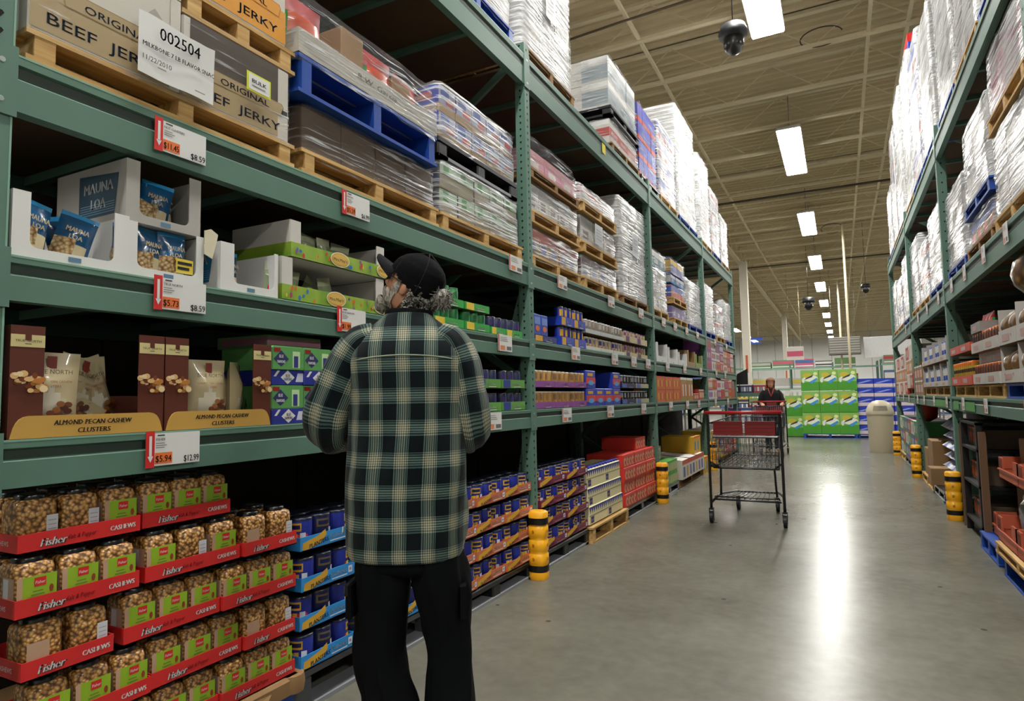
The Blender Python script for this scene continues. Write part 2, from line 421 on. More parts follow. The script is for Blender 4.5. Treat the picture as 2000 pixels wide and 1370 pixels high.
# high bay lamps
LAMP = emis('lamp_tube_glow', (1, .985, .93), LAMP_POWER); LAMPN = C('#c8c8c4', .4)
def lamp_root():
    t = thing('high_bay_light', 'x', 'ceiling light')
    MB().bbox(-.26, .26, -1.7, 1.7, .02, .10, LAMPN, .02).obj('housing', t)
    MB().box(-.24, .24, -1.67, 1.67, 0, .02, LAMP).obj('lamp_panel', t)
    b = MB()
    for yy in (-1.2, 1.2): b.tube([(0, yy, .1), (0, yy, 1.045)], .01, C('#888880', .4), 5)
    b.obj('hanger', t); return Kind(t)
LK = lamp_root()
for i in range(-1, 11):  # last lamp of each row is added to brighten the back wall
    LK.put((-.80+.012*i, 1.8+7.72*i, 7.25), 0, 'long white fluorescent high bay light over the aisle, ' + (['behind the viewpoint', 'directly over the man', 'nearest in view at the top edge', 'second in view from the top', 'third in view from the top', 'fourth in view from the top', 'fifth in view', 'sixth in view', 'seventh in view', 'eighth in view', 'ninth in view', 'added last to light the back wall'][i+1]), 'lamp row over the aisle')
for k, x in enumerate((-8.6, 7.2)):
    for i in range(-1, 11):
        LK.put((x, 1.8+7.72*i, 7.25), 0, ['long white high bay light in the row beyond the left rack', 'long white high bay light in the row beyond the right rack'][k], ['lamp row beyond the left rack', 'lamp row beyond the right rack'][k])
# dome cameras
DK = C('#14161b', .5)
def dome(loc, s, label, pole):
    t = thing('security_camera', label, 'camera', loc=loc)
    MB().lathe([(.03*s, .36*s), (.19*s, .33*s), (.235*s, .2*s), (.22*s, .15*s), (.12*s, .12*s)], 0, 0, DK, 20).obj('housing', t)
    MB().lathe([(.15*s, .14*s), (.16*s, .04*s), (.15*s, -.04*s), (.10*s, -.12*s), (.03*s, -.155*s)], 0, 0, C('#090a0c', .3, 0, .05, 5, 0, .3), 20).obj('dome', t)
    MB().tube([(0, 0, .34*s), (0, 0, pole)], .006*s+.002, DK, 8).obj('mount_pole', t)
dome((-1.08, 9.0, 6.06), .85, 'black dome security camera hanging beside the nearest lamp', 2.2)
dome((-1.17, 33.4, 5.35), 1.25, 'black security camera on a long drop pole far down the aisle', 2.93)
dome((1.12, 30, 5.42), .8, 'small dark dome camera right of the cream vertical pipe', 2.87)
# ------------------------------------------------------------ pallet racks
def hexhole(b, x, z, s, side=None, y=-.0008):
    pts = [(-.9, .35), (-.45, .9), (.45, .9), (.9, .35), (0, -1.1)]
    if side is None: b.poly([(x+p[0]*s, y, z+p[1]*s) for p in pts], HOLE)
    else: b.poly([(side[0], side[1]+p[0]*s*side[2], z+p[1]*s) for p in pts], HOLE)
def post_mesh(h, near=False):
    w = .075; d = .08; b = MB()
    b.extr([(0, 0), (d, 0), (d, h), (0, h)], -w/2, w/2, GREEN) if False else b.box(-w/2, w/2, 0, d, .006, h, GREEN)
    z = .1; st = .05 if near else .10
    while z < h-.05:
        hexhole(b, -.0, z, .011 if near else .009)
        hexhole(b, 0, z+st/2, .010, (-w/2-.0008, d*.5, -1)); hexhole(b, 0, z+st/2, .010, (w/2+.0008, d*.5, 1)); z += st
    b.box(-w/2-.02, w/2+.02, -.015, d+.02, 0, .006, GREEN)
    # paler green strip down one edge
    b.box(w/2-.004, w/2+.0012, -.0012, .003, .01, h, GREEN_L)
    return b.mesh('front_post')
PM = post_mesh(3.95); PMN = post_mesh(3.95, True)
def frame(loc, rz, label, near=False, depth=1.05):
    t = thing('rack_upright', label, 'rack upright', loc=loc, rz=rz)
    for nm, y in (('front_post', 0), ('rear_post', depth-.08)):
        o = bpy.data.objects.new(nm, PMN if near else PM); COL.objects.link(o); o.parent = t; o.location = (0, y, 0)
    z = .15; i = 0
    while z < 3.7:
        z2 = z+.62
        b = MB(); a, c = ((0, .07, z), (0, depth-.07, z2)) if i % 2 == 0 else ((0, depth-.07, z), (0, .07, z2))
        b.bar(a, c, .03, .05, GREEN); b.obj('brace', t); z = z2; i += 1
    b = MB().bar((0, .07, .15), (0, depth-.07, .15), .03, .05, GREEN); b.obj('brace', t)
    # gusset plates where each leg widens behind its front post
    for z0, z1 in ((1.185, 1.54), (1.69, 2.06), (.25, .95)):
        b = MB(); b.add([(-.012, .08, z0), (-.012, .20, z0), (-.012, .09, z1), (-.012, .08, z1), (.012, .08, z0), (.012, .20, z0), (.012, .09, z1), (.012, .08, z1)],
                        [(0, 1, 2, 3), (7, 6, 5, 4), (0, 4, 5, 1), (1, 5, 6, 2), (2, 6, 7, 3)], GREEN)
        zz = z0+.05
        while zz < z1-.04: hexhole(b, 0, zz, .008, (-.0130, .105, -1)); zz += .07
        b.obj('gusset', t)
    return t
def beam(y0, y1, z0, z1, side, back, label):
    L = y1-y0; h = z1-z0
    loc, rz = (L_ if side == 'l' else R_)((y0+y1)/2, z0, back)
    t = thing('rack_beam', label, 'rack beam', loc=loc, rz=rz)
    hx = L/2-.042; s = .042 if h > .14 else .036
    flip = 1
    q = h*.20; s = h*.40
    b = MB().extr([(.0, 0), (.0, h-s-.006), (.006, h-s), (.006, h-q), (-.004, h-q+.004), (-.004, h), (.045, h), (.045, 0)], -hx, hx, GREEN)
    b.box(-hx, hx, -.0048, .0, h-.005, h+.0008, GREEN_L)  # highlight along the top lip, painted as a paler strip
    b.obj('channel', t)
    MB().box(-hx+.01, hx-.01, .0045, .0065, h-s+.001, h-q-.001, GREEN_D).obj('recess_shade_strip', t)  # dark strip paints the step's shade into the recess
    for sx in (-1, 1):
        b = MB().box(sx*hx-.004, sx*(hx+.078) if sx > 0 else sx*hx+.004, -.007, -.001, -.02, h+.02, GREEN) if sx > 0 else MB().box(-hx-.078, -hx+.004, -.0065, -.001, -.02, h+.02, GREEN)
        for zz in (.02, h-.03): b.lathe([(.009, 0), (.009, .004)], 0, 0, C('#a8b5ad', .3, .8), 8) if False else b.ell(sx*(hx+.035), zz, .008, .008, C('#a8b5ad', .3, .7), -.0078, 8)
        b.obj('connector', t)
    return t
BAYS = [(.865, 4.235), (4.235, 7.725), (7.725, 11.16), (11.16, 14.5)]
BN = ['nearest bay', 'second bay', 'third bay', 'farthest bay']
LV = [(1.05, 1.18, 'lowest'), (1.56, 1.685, 'second'), (2.09, 2.25, 'third'), (3.62, 3.85, 'top')]
PN = ['at the left edge of the picture', 'behind the man beside the nearest yellow guard', 'at the second yellow guard', 'at the third yellow guard behind the cart', 'at the far end of the left rack']
YP = [.865, 4.235, 7.725, 11.16, 14.5]
for i, y in enumerate(YP):
    loc, rz = L_(y, 0, 0); frame(loc, rz, 'green perforated rack upright '+PN[i], i < 2)
DECKB = C('#5a4630', .8, 0, .2, 3); WIRE = C('#3a5348', .5)
for bi, (a, c) in enumerate(BAYS):
    for z0, z1, ln in LV:
        beam(a, c, z0, z1, 'l', 0, f'green front shelf beam, {ln} level of the left rack, {BN[bi]}')
        bo = beam(a, c, z0, z1, 'l', 1.05, f'green rear shelf beam, {ln} level of the left rack, {BN[bi]}'); bo.rotation_euler.z = -PH
        t = thing('shelf_deck', f'brown board shelf deck, {ln} level of the left rack, {BN[bi]}', 'shelf deck')
        MB().box(XL-1.0, XL-.046, a+.045, c-.045, z1-.022, z1-.002, DECKB).obj('board', t)
        for k in range(1, 6):
            yy = a+(c-a)*k/6; MB().box(XL-1.0, XL-.046, yy-.02, yy+.02, z1-.06, z1-.022, GREEN).obj('crossbar', t)
RY = [4.2, 7.64, 11.15, 14.85]
RPN = ['nearest, past the right picture edge', 'beside the nearest right yellow guard', 'beside the middle right yellow guard', 'at the far end by the trash can']
for i, y in enumerate(RY):
    loc, rz = R_(y, 0, 0); frame(loc, rz, 'green perforated upright of the right rack '+RPN[i])
RB = ['nearest bay in view', 'middle bay', 'farthest bay']
RLV = [(1.07, 1.20, 'lowest'), (2.12, 2.30, 'middle'), (3.6, 3.78, 'top')]
for bi in range(3):
    a, c = RY[bi], RY[bi+1]
    for z0, z1, ln in RLV:
        beam(a, c, z0, z1, 'r', 0, f'green front shelf beam, {ln} level of the right rack, {RB[bi]}')
        bo = beam(a, c, z0, z1, 'r', 1.05, f'green rear shelf beam, {ln} level of the right rack, {RB[bi]}'); bo.rotation_euler.z = PH
        t = thing('shelf_deck', f'brown board shelf deck, {ln} level of the right rack, {RB[bi]}', 'shelf deck')
        MB().box(XR+.046, XR+1.0, a+.045, c-.045, z1-.022, z1-.002, DECKB).obj('board', t)
        for k in range(1, 6):
            yy = a+(c-a)*k/6; MB().box(XR+.046, XR+1.0, yy-.02, yy+.02, z1-.06, z1-.022, GREEN).obj('crossbar', t)
# yellow column guards
YEL = C('#fbb216', .42, 0, .06, 12, 0, .3); 
def guard_root():
    t = thing('column_guard', 'x', 'column guard')
    b = MB(); r = .062; pf = [(r, 0.0)]
    for k in range(5):
        z = k*.094; pf += [(r+.004, z+.012), (r+.004, z+.082), (r-.006, z+.09)]
    pf += [(r-.01, .47)]
    b.lathe(pf, 0, 0, YEL, 20, sq=2.8)
    b.obj('guard_body', t)
    b = MB()
    for k in range(1, 4):
        z = k*.094+.047
        for a in (-PH-.2, 0.1, PH, math.pi):
            cx, cy = math.cos(a), math.sin(a); c = Vector((cx*(r+.0052), cy*(r+.0052), z)); tx = Vector((-cy, cx, 0))
            b.poly([c+tx*.013*math.cos(q*math.pi/5)+Vector((0, 0, .013*math.sin(q*math.pi/5))) for q in range(10)], C('#b97c0c', .6))
    b.obj('dimple', t)
    for z in (.055, .38):
        MB().lathe([(r+.0055, z), (r+.0055, z+.045)], 0, 0, C('#0b0b0b', .5), 20, sq=2.8, cap=False).obj('strap', t)
    return Kind(t)
GK = guard_root()
for x, y, l in ((XL+.05, 4.17, 'nearest, beside the man'), (XL+.07, 7.62, 'second on the left side, beside red cartons'), (XL+.05, 11.15, 'third on the left side, behind the cart'),
                (XR-.04, 7.6, 'nearest on the right side'), (XR-.04, 11.1, 'middle one on the right side'), (XR-.04, 14.75, 'farthest on the right side by the trash can')):
    GK.put((x, y, 0), 0, 'yellow column guard with two black straps, '+l, 'yellow column guards')
# ------------------------------------------------------------ goods: builders (front at y=0 facing -y, centred on x)
def pallet_root(style, w, d, h):
    nm = {'wood': 'wooden_pallet', 'wood_d': 'wooden_pallet', 'blue': 'blue_pallet', 'black': 'plastic_pallet', 'grey': 'plastic_pallet'}[style]
    mt = {'wood': WOOD, 'wood_d': WOOD_D, 'blue': BLUEP, 'black': PLAS_B, 'grey': PLAS_G}[style]
    t = thing(nm, 'x', 'pallet')
    bt = .016 if style in ('wood', 'wood_d', 'blue') else .022
    b = MB(); n = 7
    if style in ('wood', 'wood_d', 'blue'):
        for k in range(n):
            y = k*(d-.11)/(n-1); b.box(-w/2, w/2, y, y+.11, h-bt, h, mt)
    else: b.bbox(-w/2, w/2, 0, d, h-bt*1.4, h, mt, .006)
    b.obj('deck', t)
    for k, x in enumerate((-w/2+.05, 0, w/2-.05)):
        b = MB()
        if style in ('wood', 'wood_d', 'blue'): b.box(x-.028, x+.028, .002, d-.002, bt, h-bt, mt)
        else:
            for y in (0.004, d/2-.05, d-.104): MB().bbox(x-.05, x+.05, y, y+.1, bt, h-bt*1.4, mt, .01).obj('block', t)
        b.obj('stringer', t) if bt < .02 else None
    b = MB()
    if bt < .02:
        for y in (0, d/2-.05, d-.1): b.box(-w/2, w/2, y, y+.1, 0, bt, mt)
    else:
        for y in (0, d/2-.05, d-.1): b.bbox(-w/2, w/2, y, y+.1, 0, bt, C('#85888d', .35), .004)
        b.box(-w/2+.0, -w/2+.1, 0, d, 0, bt*.9, mt); b.box(w/2-.1, w/2, 0, d, 0, bt*.9, mt)
    b.obj('base_board' if bt < .02 else 'skid', t)
    return Kind(t)
_pk = {}
def pallet(style, side, y0, y1, z, h, label, back=.03, d=1.0, tilt=0):
    key = (style, round(y1-y0, 2), h, d)
    if key not in _pk: _pk[key] = pallet_root(style, y1-y0, d, h)
    loc, rz = (L_ if side == 'l' else R_)((y0+y1)/2, z, back)
    return _pk[key].put(loc, rz+tilt, label)
def band_texts(b, w, h, x, mt): pass
def carton_mesh(w, d, h, base, art=None, tape=None, handle=False, name='carton'):
    """box with closed flaps, a tape seam and its printing; art(b,w,h) draws on the front, side art repeats"""
    b = MB(); b.bbox(-w/2, w/2, 0, d, 0, h, base, min(.006, h*.06))
    sm = C('#3b3128', .8)
    b.box(-w/2+.004, w/2-.004, d/2-.0015, d/2+.0015, h, h+.0006, sm)
    if tape: b.box(-w/2-.0006, w/2+.0006, d/2-.025, d/2+.025, h*.8, h+.0009, tape)
    if handle:
        b.quad(-.045, .045, h*.72, h*.72+.02, HOLE, -.0008)
    if art: art(b, w, h)
    return b.mesh(name)
def art_stripes(bands, txt=None, tcol=None, tz=.3, tw=.7, sh=0., side=True):
    """bands: (z0,z1,mat) as fractions of height, drawn on front and both sides"""
    def f(b, w, h):
        for z0, z1, mt in bands:
            b.quad(-w/2+.001, w/2-.001, z0*h, z1*h, mt, -.0008)
            if side:
                for sx in (-1, 1):
                    x = sx*(w/2+.0008); b.poly([(x, .002, z0*h), (x, w*.9, z0*h), (x, w*.9, z1*h), (x, .002, z1*h)][::-sx or 1], mt)
        if txt: b.text(txt, 0, tz*h, h*.2, tcol or DARKTX, -.0016, w=tw*w, al='c', sh=sh)
    return f
def wrap_mesh(w, d, h, mat, dome=0., seed=0, loose=.010):
    """film drawn round a load: wrinkled sleeve that folds over the top edge"""
    rnd = random.Random(seed); e = .012; R = .03
    ring = []
    x0, x1, y0, y1 = -w/2-e, w/2+e, -e, d+e
    nx = max(6, int(w/.09)); ny = 6
    for i in range(nx): ring.append((x0+R+(x1-x0-2*R)*i/(nx-1), y0))
    for i in range(ny): ring.append((x1, y0+R+(y1-y0-2*R)*i/(ny-1)))
    for i in range(nx): ring.append((x1-R-(x1-x0-2*R)*i/(nx-1), y1))
    for i in range(ny): ring.append((x0, y1-R-(y1-y0-2*R)*i/(ny-1)))
    n = len(ring); nz = max(5, int(h/.06)); vs = []; fs = []
    off = rnd.uniform(0, 50)
    def push(p, z, k):
        cx, cy = 0, d/2; v = Vector((p[0]-cx, p[1]-cy, 0)); L = v.length
        q = noise.noise(Vector((p[0]*6+off, p[1]*6, z*22)))*loose+noise.noise(Vector((p[0]*21+off, p[1]*21, z*50)))*loose*.6
        v = v*(1+(q+loose*.5)/L)*k
        return (cx+v.x, cy+v.y, z)
    for j in range(nz+1):
        z = -.03+(h+.03)*j/nz
        for p in ring: vs.append(push(p, z, 1))
    tops = [(.93, h+.012+dome*.55), (.72, h+.016+dome*.9), (.3, h+.014+dome)] if dome else [(.9, h+.012), (.7, h+.010)]
    for k, zt in tops:
        for p in ring: vs.append(push(p, zt+rnd.uniform(-.006, .006), k))
    rows = nz+1+len(tops)
    for j in range(rows-1):
        for i in range(n): fs.append((j*n+i, j*n+(i+1) % n, (j+1)*n+(i+1) % n, (j+1)*n+i))
    if dome: fs.append(tuple((rows-1)*n+i for i in range(n)))
    b = MB(); b.add(vs, fs, mat, True); return b.mesh('stretch_wrap')
def art_panel(bg, marks, seed=1):
    """printed front: coloured panel, a title bar and small blocks"""
    def f(b, w, h):
        r = random.Random(seed)
        b.quad(-w*.46, w*.46, h*.08, h*.92, bg, -.0008)
        for k in range(3):
            x = r.uniform(-w*.4, w*.15); z = r.uniform(.15, .65)*h
            b.quad(x, x+w*r.uniform(.15, .3), z, z+h*r.uniform(.12, .25), marks[k % len(marks)], -.0013-.0002*k)
        for sx in (-1, 1):
            x = sx*(w/2+.0008); q = [(x, .01, .1*h), (x, .4, .1*h), (x, .4, .9*h), (x, .01, .9*h)]
            b.poly(q if sx > 0 else q[::-1], bg)
            q = [(x+sx*.0006, .05, .3*h), (x+sx*.0006, .25, .3*h), (x+sx*.0006, .25, .55*h), (x+sx*.0006, .05, .55*h)]
            b.poly(q if sx > 0 else q[::-1], marks[0])
    return f
_cm = {}
def tier(side, y0, y1, z, h, nx, nz, base, art, label, wrap=None, back=.04, d=.95, dome=0, seed=0, key=None, tape=None, sheet=None, jit=.006):
    """one wrapped block of cartons = one thing with carton parts and its film"""
    w = y1-y0; cw = w/nx; ch = h/nz
    k = (key or id(art), round(cw, 3), round(ch, 3), round(d, 2))
    if k not in _cm: _cm[k] = carton_mesh(cw-.004, d/2-.004, ch-.002, base, art, tape)
    loc, rz = (L_ if side == 'l' else R_)((y0+y1)/2, z, back)
    t = thing('wrapped_carton_load', label, 'carton load', loc=loc, rz=rz)
    r = random.Random(seed+17)
    for iy in range(2):
        for ix in range(nx):
            for iz in range(nz):
                if iy == 1 and nz*nx > 8 and iz < nz-1 and 0 < ix < nx-1: continue
                o = bpy.data.objects.new('carton', _cm[k]); COL.objects.link(o); o.parent = t
                o.location = (-w/2+cw*(ix+.5), iy*d/2+r.uniform(0, jit), iz*ch)
    if wrap:
        o = bpy.data.objects.new('stretch_wrap', wrap_mesh(w, d, h, wrap, dome, seed)); COL.objects.link(o); o.parent = t
    if sheet:
        x, zz, sw, sh_ = sheet
        b = MB().poly([(x, -.034, zz), (x+sw, -.036, zz-.004), (x+sw*1.02, -.038, zz+sh_), (x+.01, -.034, zz+sh_)], C('#c9ccd2', .5))
        for q in range(4): b.quad(x+.03, x+sw-.04, zz+sh_*(.25+.15*q), zz+sh_*(.28+.15*q), C('#8a8c92', .6), -.0395)
        b.obj('paper_sheet', t)
    return t
def bag_mesh(w, h, t, body, art=None, seed=0, flop=0., name='bag'):
    """pillow bag: crimped top, bulging middle; art colours by zone"""
    r = random.Random(seed); nx, nz = 9, 12; vs = []; fs = []; mi = []
    for side in (-1, 1):
        for j in range(nz+1):
            v = j/nz
            for i in range(nx+1):
                u = i/nx*2-1
                bul = (1-abs(u)**3)*(math.sin(math.pi*min(1, max(0, (v+.06)/1.02)))**.6 if 0 < v < 1 else 0)
                y = side*t/2*bul + noise.noise(Vector((u*2+seed, v*4, side)))*t*.18*bul
                ww = w/2*(1-.05*math.sin(math.pi*v)); z = h*v
                yy = y+flop*v*v*h
                vs.append((u*ww, yy, z-.25*abs(flop)*h*v*v))
    W = nx+1; H = (nz+1)*W
    b = MB()
    def zone(i, j): 
        return art(((i+.5)/nx)*2-1, (j+.5)/nz) if art else body
    for s in (0, 1):
        for j in range(nz):
            for i in range(nx):
                q = (s*H+j*W+i, s*H+j*W+i+1, s*H+(j+1)*W+i+1, s*H+(j+1)*W+i)
                fs.append((q if s == 0 else q[::-1], zone(i, j)))
    for mt in set(m for _, m in fs):
        used = [f for f, m in fs if m is mt]; idx = {}; vv = []
        ff = []
        for f in used:
            g = []
            for k in f:
                if k not in idx: idx[k] = len(vv); vv.append(vs[k])
                g.append(idx[k])
            ff.append(tuple(g))
        b.add(vv, ff, mt, True)
    return b
def can_root(name, cat, r, h, body, lid, art=None, rim=None, n=16):
    t = thing(name, 'x', cat)
    b = MB().lathe([(r*.97, 0), (r, .004), (r, h*.93), (r*.98, h*.95)], 0, 0, body, n)
    if art: art(b, r, h)
    b.obj('can_body' if cat == 'can' else 'jar_body', t)
    MB().lathe([(r*1.01, h*.93), (r*1.02, h), (r*.9, h+.002)], 0, 0, lid, n).obj('lid', t)
    return Kind(t)
def cyl_patch(b, r, a0, a1, z0, z1, mt, e=.0012, n=6):
    """curved label patch; angles measured from the front (-y)"""
    vs = []
    for i in range(n+1):
        a = -PH+a0+(a1-a0)*i/n
        vs += [((r+e)*math.cos(a), (r+e)*math.sin(a), z0), ((r+e)*math.cos(a), (r+e)*math.sin(a), z1)]
    b.add(vs, [(2*i, 2*i+2, 2*i+3, 2*i+1) for i in range(n)], mt, True)
def tray_mesh(w, d, lip, mt, inner=None, t=.003, hgap=None):
    """open shelf tray with a low lip"""
    b = MB(); inner = inner or KRAFT
    b.box(-w/2, w/2, 0, d, 0, t, inner)
    b.box(-w/2, w/2, 0, t, 0, lip, mt); b.box(-w/2, w/2, d-t, d, 0, lip, mt)
    b.box(-w/2, -w/2+t, t, d-t, 0, lip, mt); b.box(w/2-t, w/2, t, d-t, 0, lip, mt)
    return b
RED = C('#cf2a2a', .45, 0, .05); REDD = C('#8c1417', .5); NBLUE = C('#1b2a8c', .4, 0, .12, 6); DBLUE = C('#10164e', .4)
LBLUE = C('#2f8fd8', .5, 0, .05); OCHRE = C('#d3a332', .5, 0, .1, 12); LGREEN = C('#8fb428', .5, 0, .12, 5); FRESH = C('#35a046', .5, 0, .08)
BROWN = C('#4a2418', .55, 0, .1); TAN = C('#b3a87a', .65); GOLD = C('#c49a4c', .45, 0, .18, 4); ORANGE = C('#d4632a', .5, 0, .08); PURPLE = C('#8b4a94', .5, 0, .08)
MAROON = C('#7c2a45', .5); SALMON = C('#c9704a', .55, 0, .08); PINK = C('#c58296', .5); GREY = C('#8d8c88', .6); SILV = C('#b9bcc2', .25, .6, .1)
LIDB = C('#0d0d12', .3, 0, .05, 5, 0, .4); LIDG = C('#141a30', .3, 0, .05, 5, 0, .4); YEL2 = C('#e2c13a', .5, 0, .1, 15); JARC = C('#b88a4a', .4, 0, .2, 40, .4)
# ------------------------------------------------------------ left rack, floor level
# --- square cashew jars in red trays
def jar_variant(kind):
    t = thing('cashew_jar', 'x', 'jar'); w = .052
    b = MB(); b.lathe([(w*.92, 0), (w, .006), (w, .118), (w*.93, .132), (w*.72, .139)], 0, .056, NUTS, 24, sq=6)
    b.obj('jar_body', t)
    MB().lathe([(w*.74, .137), (w*.76, .150), (w*.7, .153)], 0, .056, LIDB, 20).obj('lid', t)
    y = .056-w-.0006
    b = MB()
    if kind == 'front':
        b.quad(-.036, .05, .008, .104, LGREEN, y)
        b.quad(-.008, .022, .074, .098, RED, y-.0008); b.text('Fisher', .007, .081, .012, WHITE, y-.0014, w=.025, al='c', sh=.1)
        for q, ww in enumerate((.026, .034, .03, .036)): b.quad(.002-ww/2, .002+ww/2, .060-.009*q, .063-.009*q, C('#5f7a35', .6), y-.0008)
        b.ell(.036, .062, .006, .011, C('#8a3a1d', .6), y-.0008, 8)
        b.quad(-.05, -.036, .008, .104, C('#b8977c', .6), y)
        x = -w-.0008; b.poly([(x, .012, .008), (x, .012, .104), (x, .07, .104), (x, .07, .008)], C('#bfa088', .6)); b.poly([(x-.0006, .04, .02), (x-.0006, .04, .10), (x-.0006, .066, .10), (x-.0006, .066, .02)], C('#d8dade', .5))
    elif kind == 'back':
        b.quad(-.045, .012, .008, .092, C('#b8977c', .6), y); b.quad(-.024, .008, .01, .04, C('#d9dcdf', .5), y-.0008)
        for q in range(6): b.quad(-.02+.0045*q, -.018+.0045*q, .013, .036, DARKTX, y-.0014)
    else:
        b.quad(.018, .048, .006, .092, C('#c9ccd4', .5), y)
        for q in range(6): b.quad(.022, .044, .016+.012*q, .018+.012*q, C('#8d9099', .6), y-.0008)
    b.obj('label', t)
    return Kind(t)
JF, JB, JS = jar_variant('front'), jar_variant('back'), jar_variant('side')
def red_tray(n, wd, label, y, z, back):
    t = thing('red_shelf_tray', label, 'tray', 'red cashew trays'); b = tray_mesh(wd, .23, .052, RED); 
    b.text('Fisher', -wd*.34, .011, .032, DARKTX, -.0012, w=.070, al='l', sh=.28, bold=.004).text('Fisher', -wd*.34, .0125, .030, WHITE, -.0020, w=.067, al='l', sh=.28, bold=.0018)
    if wd > .3: b.text('Salt & Pepper', -wd*.33+.07, .018, .020, REDD, -.0012, w=.078, sh=.2, bold=.001)
    b.text('CASHEWS', wd*.45, .019, .020, WHITE, -.0012, w=.078, al='r', bold=.0016)
    b.text('CASHEWS', .03, .020, .019, WHITE, -.0012, w=.075, right=(0, -1, 0), org=(-wd/2, .15, 0)) 
    b.obj('tray_board', t)
    loc, rz = L_(y, z, back); t.location = loc; t.rotation_euler.z = rz; return t
rows = [('lowest', .19, [(1.02, 1.26, 2, 'FF'), (1.265, 1.605, 3, 'FFF'), (1.61, 1.95, 3, 'FFF')]),
        ('second lowest', .354, [(1.0, 1.345, 3, 'FFF'), (1.353, 1.70, 3, 'FFF'), (1.708, 1.95, 2, 'BS')]),
        ('middle', .525, [(.975, 1.222, 2, 'BS'), (1.26, 1.605, 3, 'FFF'), (1.61, 1.952, 3, 'FFF')]),
        ('second highest', .695, [(.955, 1.298, 3, 'FFF'), (1.325, 1.688, 3, 'FSF'), (1.70, 1.955, 2, 'GS')]),
        ('top', .865, [(.965, 1.31, 3, 'SPF'), (1.325, 1.66, 3, 'FFF')])]
tn = ['left', 'middle', 'right']
for rn, z, ts in rows:
    for ti, (a, c, n, code) in enumerate(ts):
        bk = (.0, .012, .0)[ti] + (.02 if rn == 'top' else 0)
        where = f'{tn[ti]} red tray of the {rn} row'
        red_tray(n, c-a, f'red cardboard tray lettered CASHEWS, {tn[ti]} one in the {rn} jar row', (a+c)/2, z, bk)
        for k in range(n):
            p = 'left' if k == 0 else 'right' if k == n-1 else 'centre'
            K = {'F': JF, 'B': JB, 'S': JS, 'P': JS, 'G': JB}[code[k]]
            y = a+(c-a)*(k+.5)/n
            loc, rz = L_(y, z+.0035, bk+.006)
            K.put(loc, rz, f'cashew jar, {p} one in the {where}')
            if rn in ('top', 'second highest'):
                loc, rz = L_(y, z+.0035, bk+.118); K.put(loc, rz, f'cashew jar behind the {p} one, {where}')
pallet('blue', 'l', .98, 1.97, 0, .12, 'blue wooden pallet under the stack of red cashew trays', .0)
b = MB(); t = thing('slip_sheet', 'curved brown cardboard sheet under the lowest red cashew trays', 'cardboard sheet', loc=L_(1.47, .121, -.02)[0], rz=PH)
b.extr([(0, 0), (0, .055), (.01, .066), (.95, .066), (.95, 0)], -.49, .49, KRAFT)
b.lathe([(.05, 0), (.055, .03), (.05, .066)], .475, .035, KRAFT, 14); b.obj('sheet', t)
MB().add([(.1, -.004, .005), (.3, -.012, .0), (.34, -.006, .045), (.12, -.004, .06)], [(0, 1, 2, 3)], C('#c29a6c', .7)).obj('torn_flap', t)
# --- blue cans in light blue trays
def art_blue(seed, red=False, dark=False):
    r = random.Random(seed)
    def f(b, rr, h):
        cyl_patch(b, rr, -.9, .35, h*.60, h*.86, OCHRE if not dark else C('#6a5a3a', .5)); cyl_patch(b, rr, -.75, .25, h*.67, h*.80, DBLUE, .002)
        if red: cyl_patch(b, rr, -1, .9, h*.12, h*.5, RED)
        else: cyl_patch(b, rr, -.2, .8, h*.08, h*.30, C('#c27c3a', .5, 0, .3, 60))
        cyl_patch(b, rr, .25, .7, h*.34, h*.55, C('#c9ced8', .5), .0018)
        if not dark:
            cyl_patch(b, rr, -.85, -.35, h*.1, h*.5, YEL2, .002); cyl_patch(b, rr, .05, .42, h*.12, h*.34, C('#e0b84a', .5), .0022); cyl_patch(b, rr, -.3, .05, h*.2, h*.52, C('#d8a23a', .5), .0022)
    return f
CA = can_root('nut_can', 'can', .05, .128, NBLUE, LIDG, art_blue(1)); CB = can_root('nut_can', 'can', .05, .128, NBLUE, LIDG, art_blue(2, True)); CD = can_root('nut_can', 'can', .05, .128, DBLUE, LIDG, art_blue(3, False, True))
def nut_tray(col, tcol, word, y0, y1, z, back, label, lip=.058, brand=True, d=.23):
    wd = y1-y0; t = thing('shelf_tray', label, 'tray'); b = tray_mesh(wd, d, lip, col, C('#7a5b3c', .7))
    if brand:
        # curved yellow banner with the maker's name
        pts = [(-wd/2+.01, .006), (-wd/2+.05, .004), (-wd/2+.12, .018), (-wd/2+wd*.48, .046), (-wd/2+wd*.46, lip+.012), (-wd/2+.10, .05), (-wd/2+.015, .034)]
        b.poly([(p[0], -.0008, p[1]) for p in pts], OCHRE)
        b.text('PLANTERS', -wd/2+.05, .018, .026, DBLUE, -.0016, w=wd*.36, right=Vector((1, 0, .12)).normalized(), bold=.001)
    b.text(word, wd*.04, lip*.45, .024, WHITE, -.0016, w=wd*.3, bold=.0006)
    b.quad(wd*.05, wd*.36, lip*.2, lip*.28, tcol, -.0014); b.quad(wd*.38, wd*.46, lip*.3, lip*.8, C('#d5dbe6', .5), -.0014)
    b.quad(wd*.40, wd*.44, lip*.45, lip*.65, C('#7d8cb0', .5), -.0018)
    b.obj('tray_board', t); loc, rz = L_((y0+y1)/2, z, back); t.location = loc; t.rotation_euler.z = rz
    return t
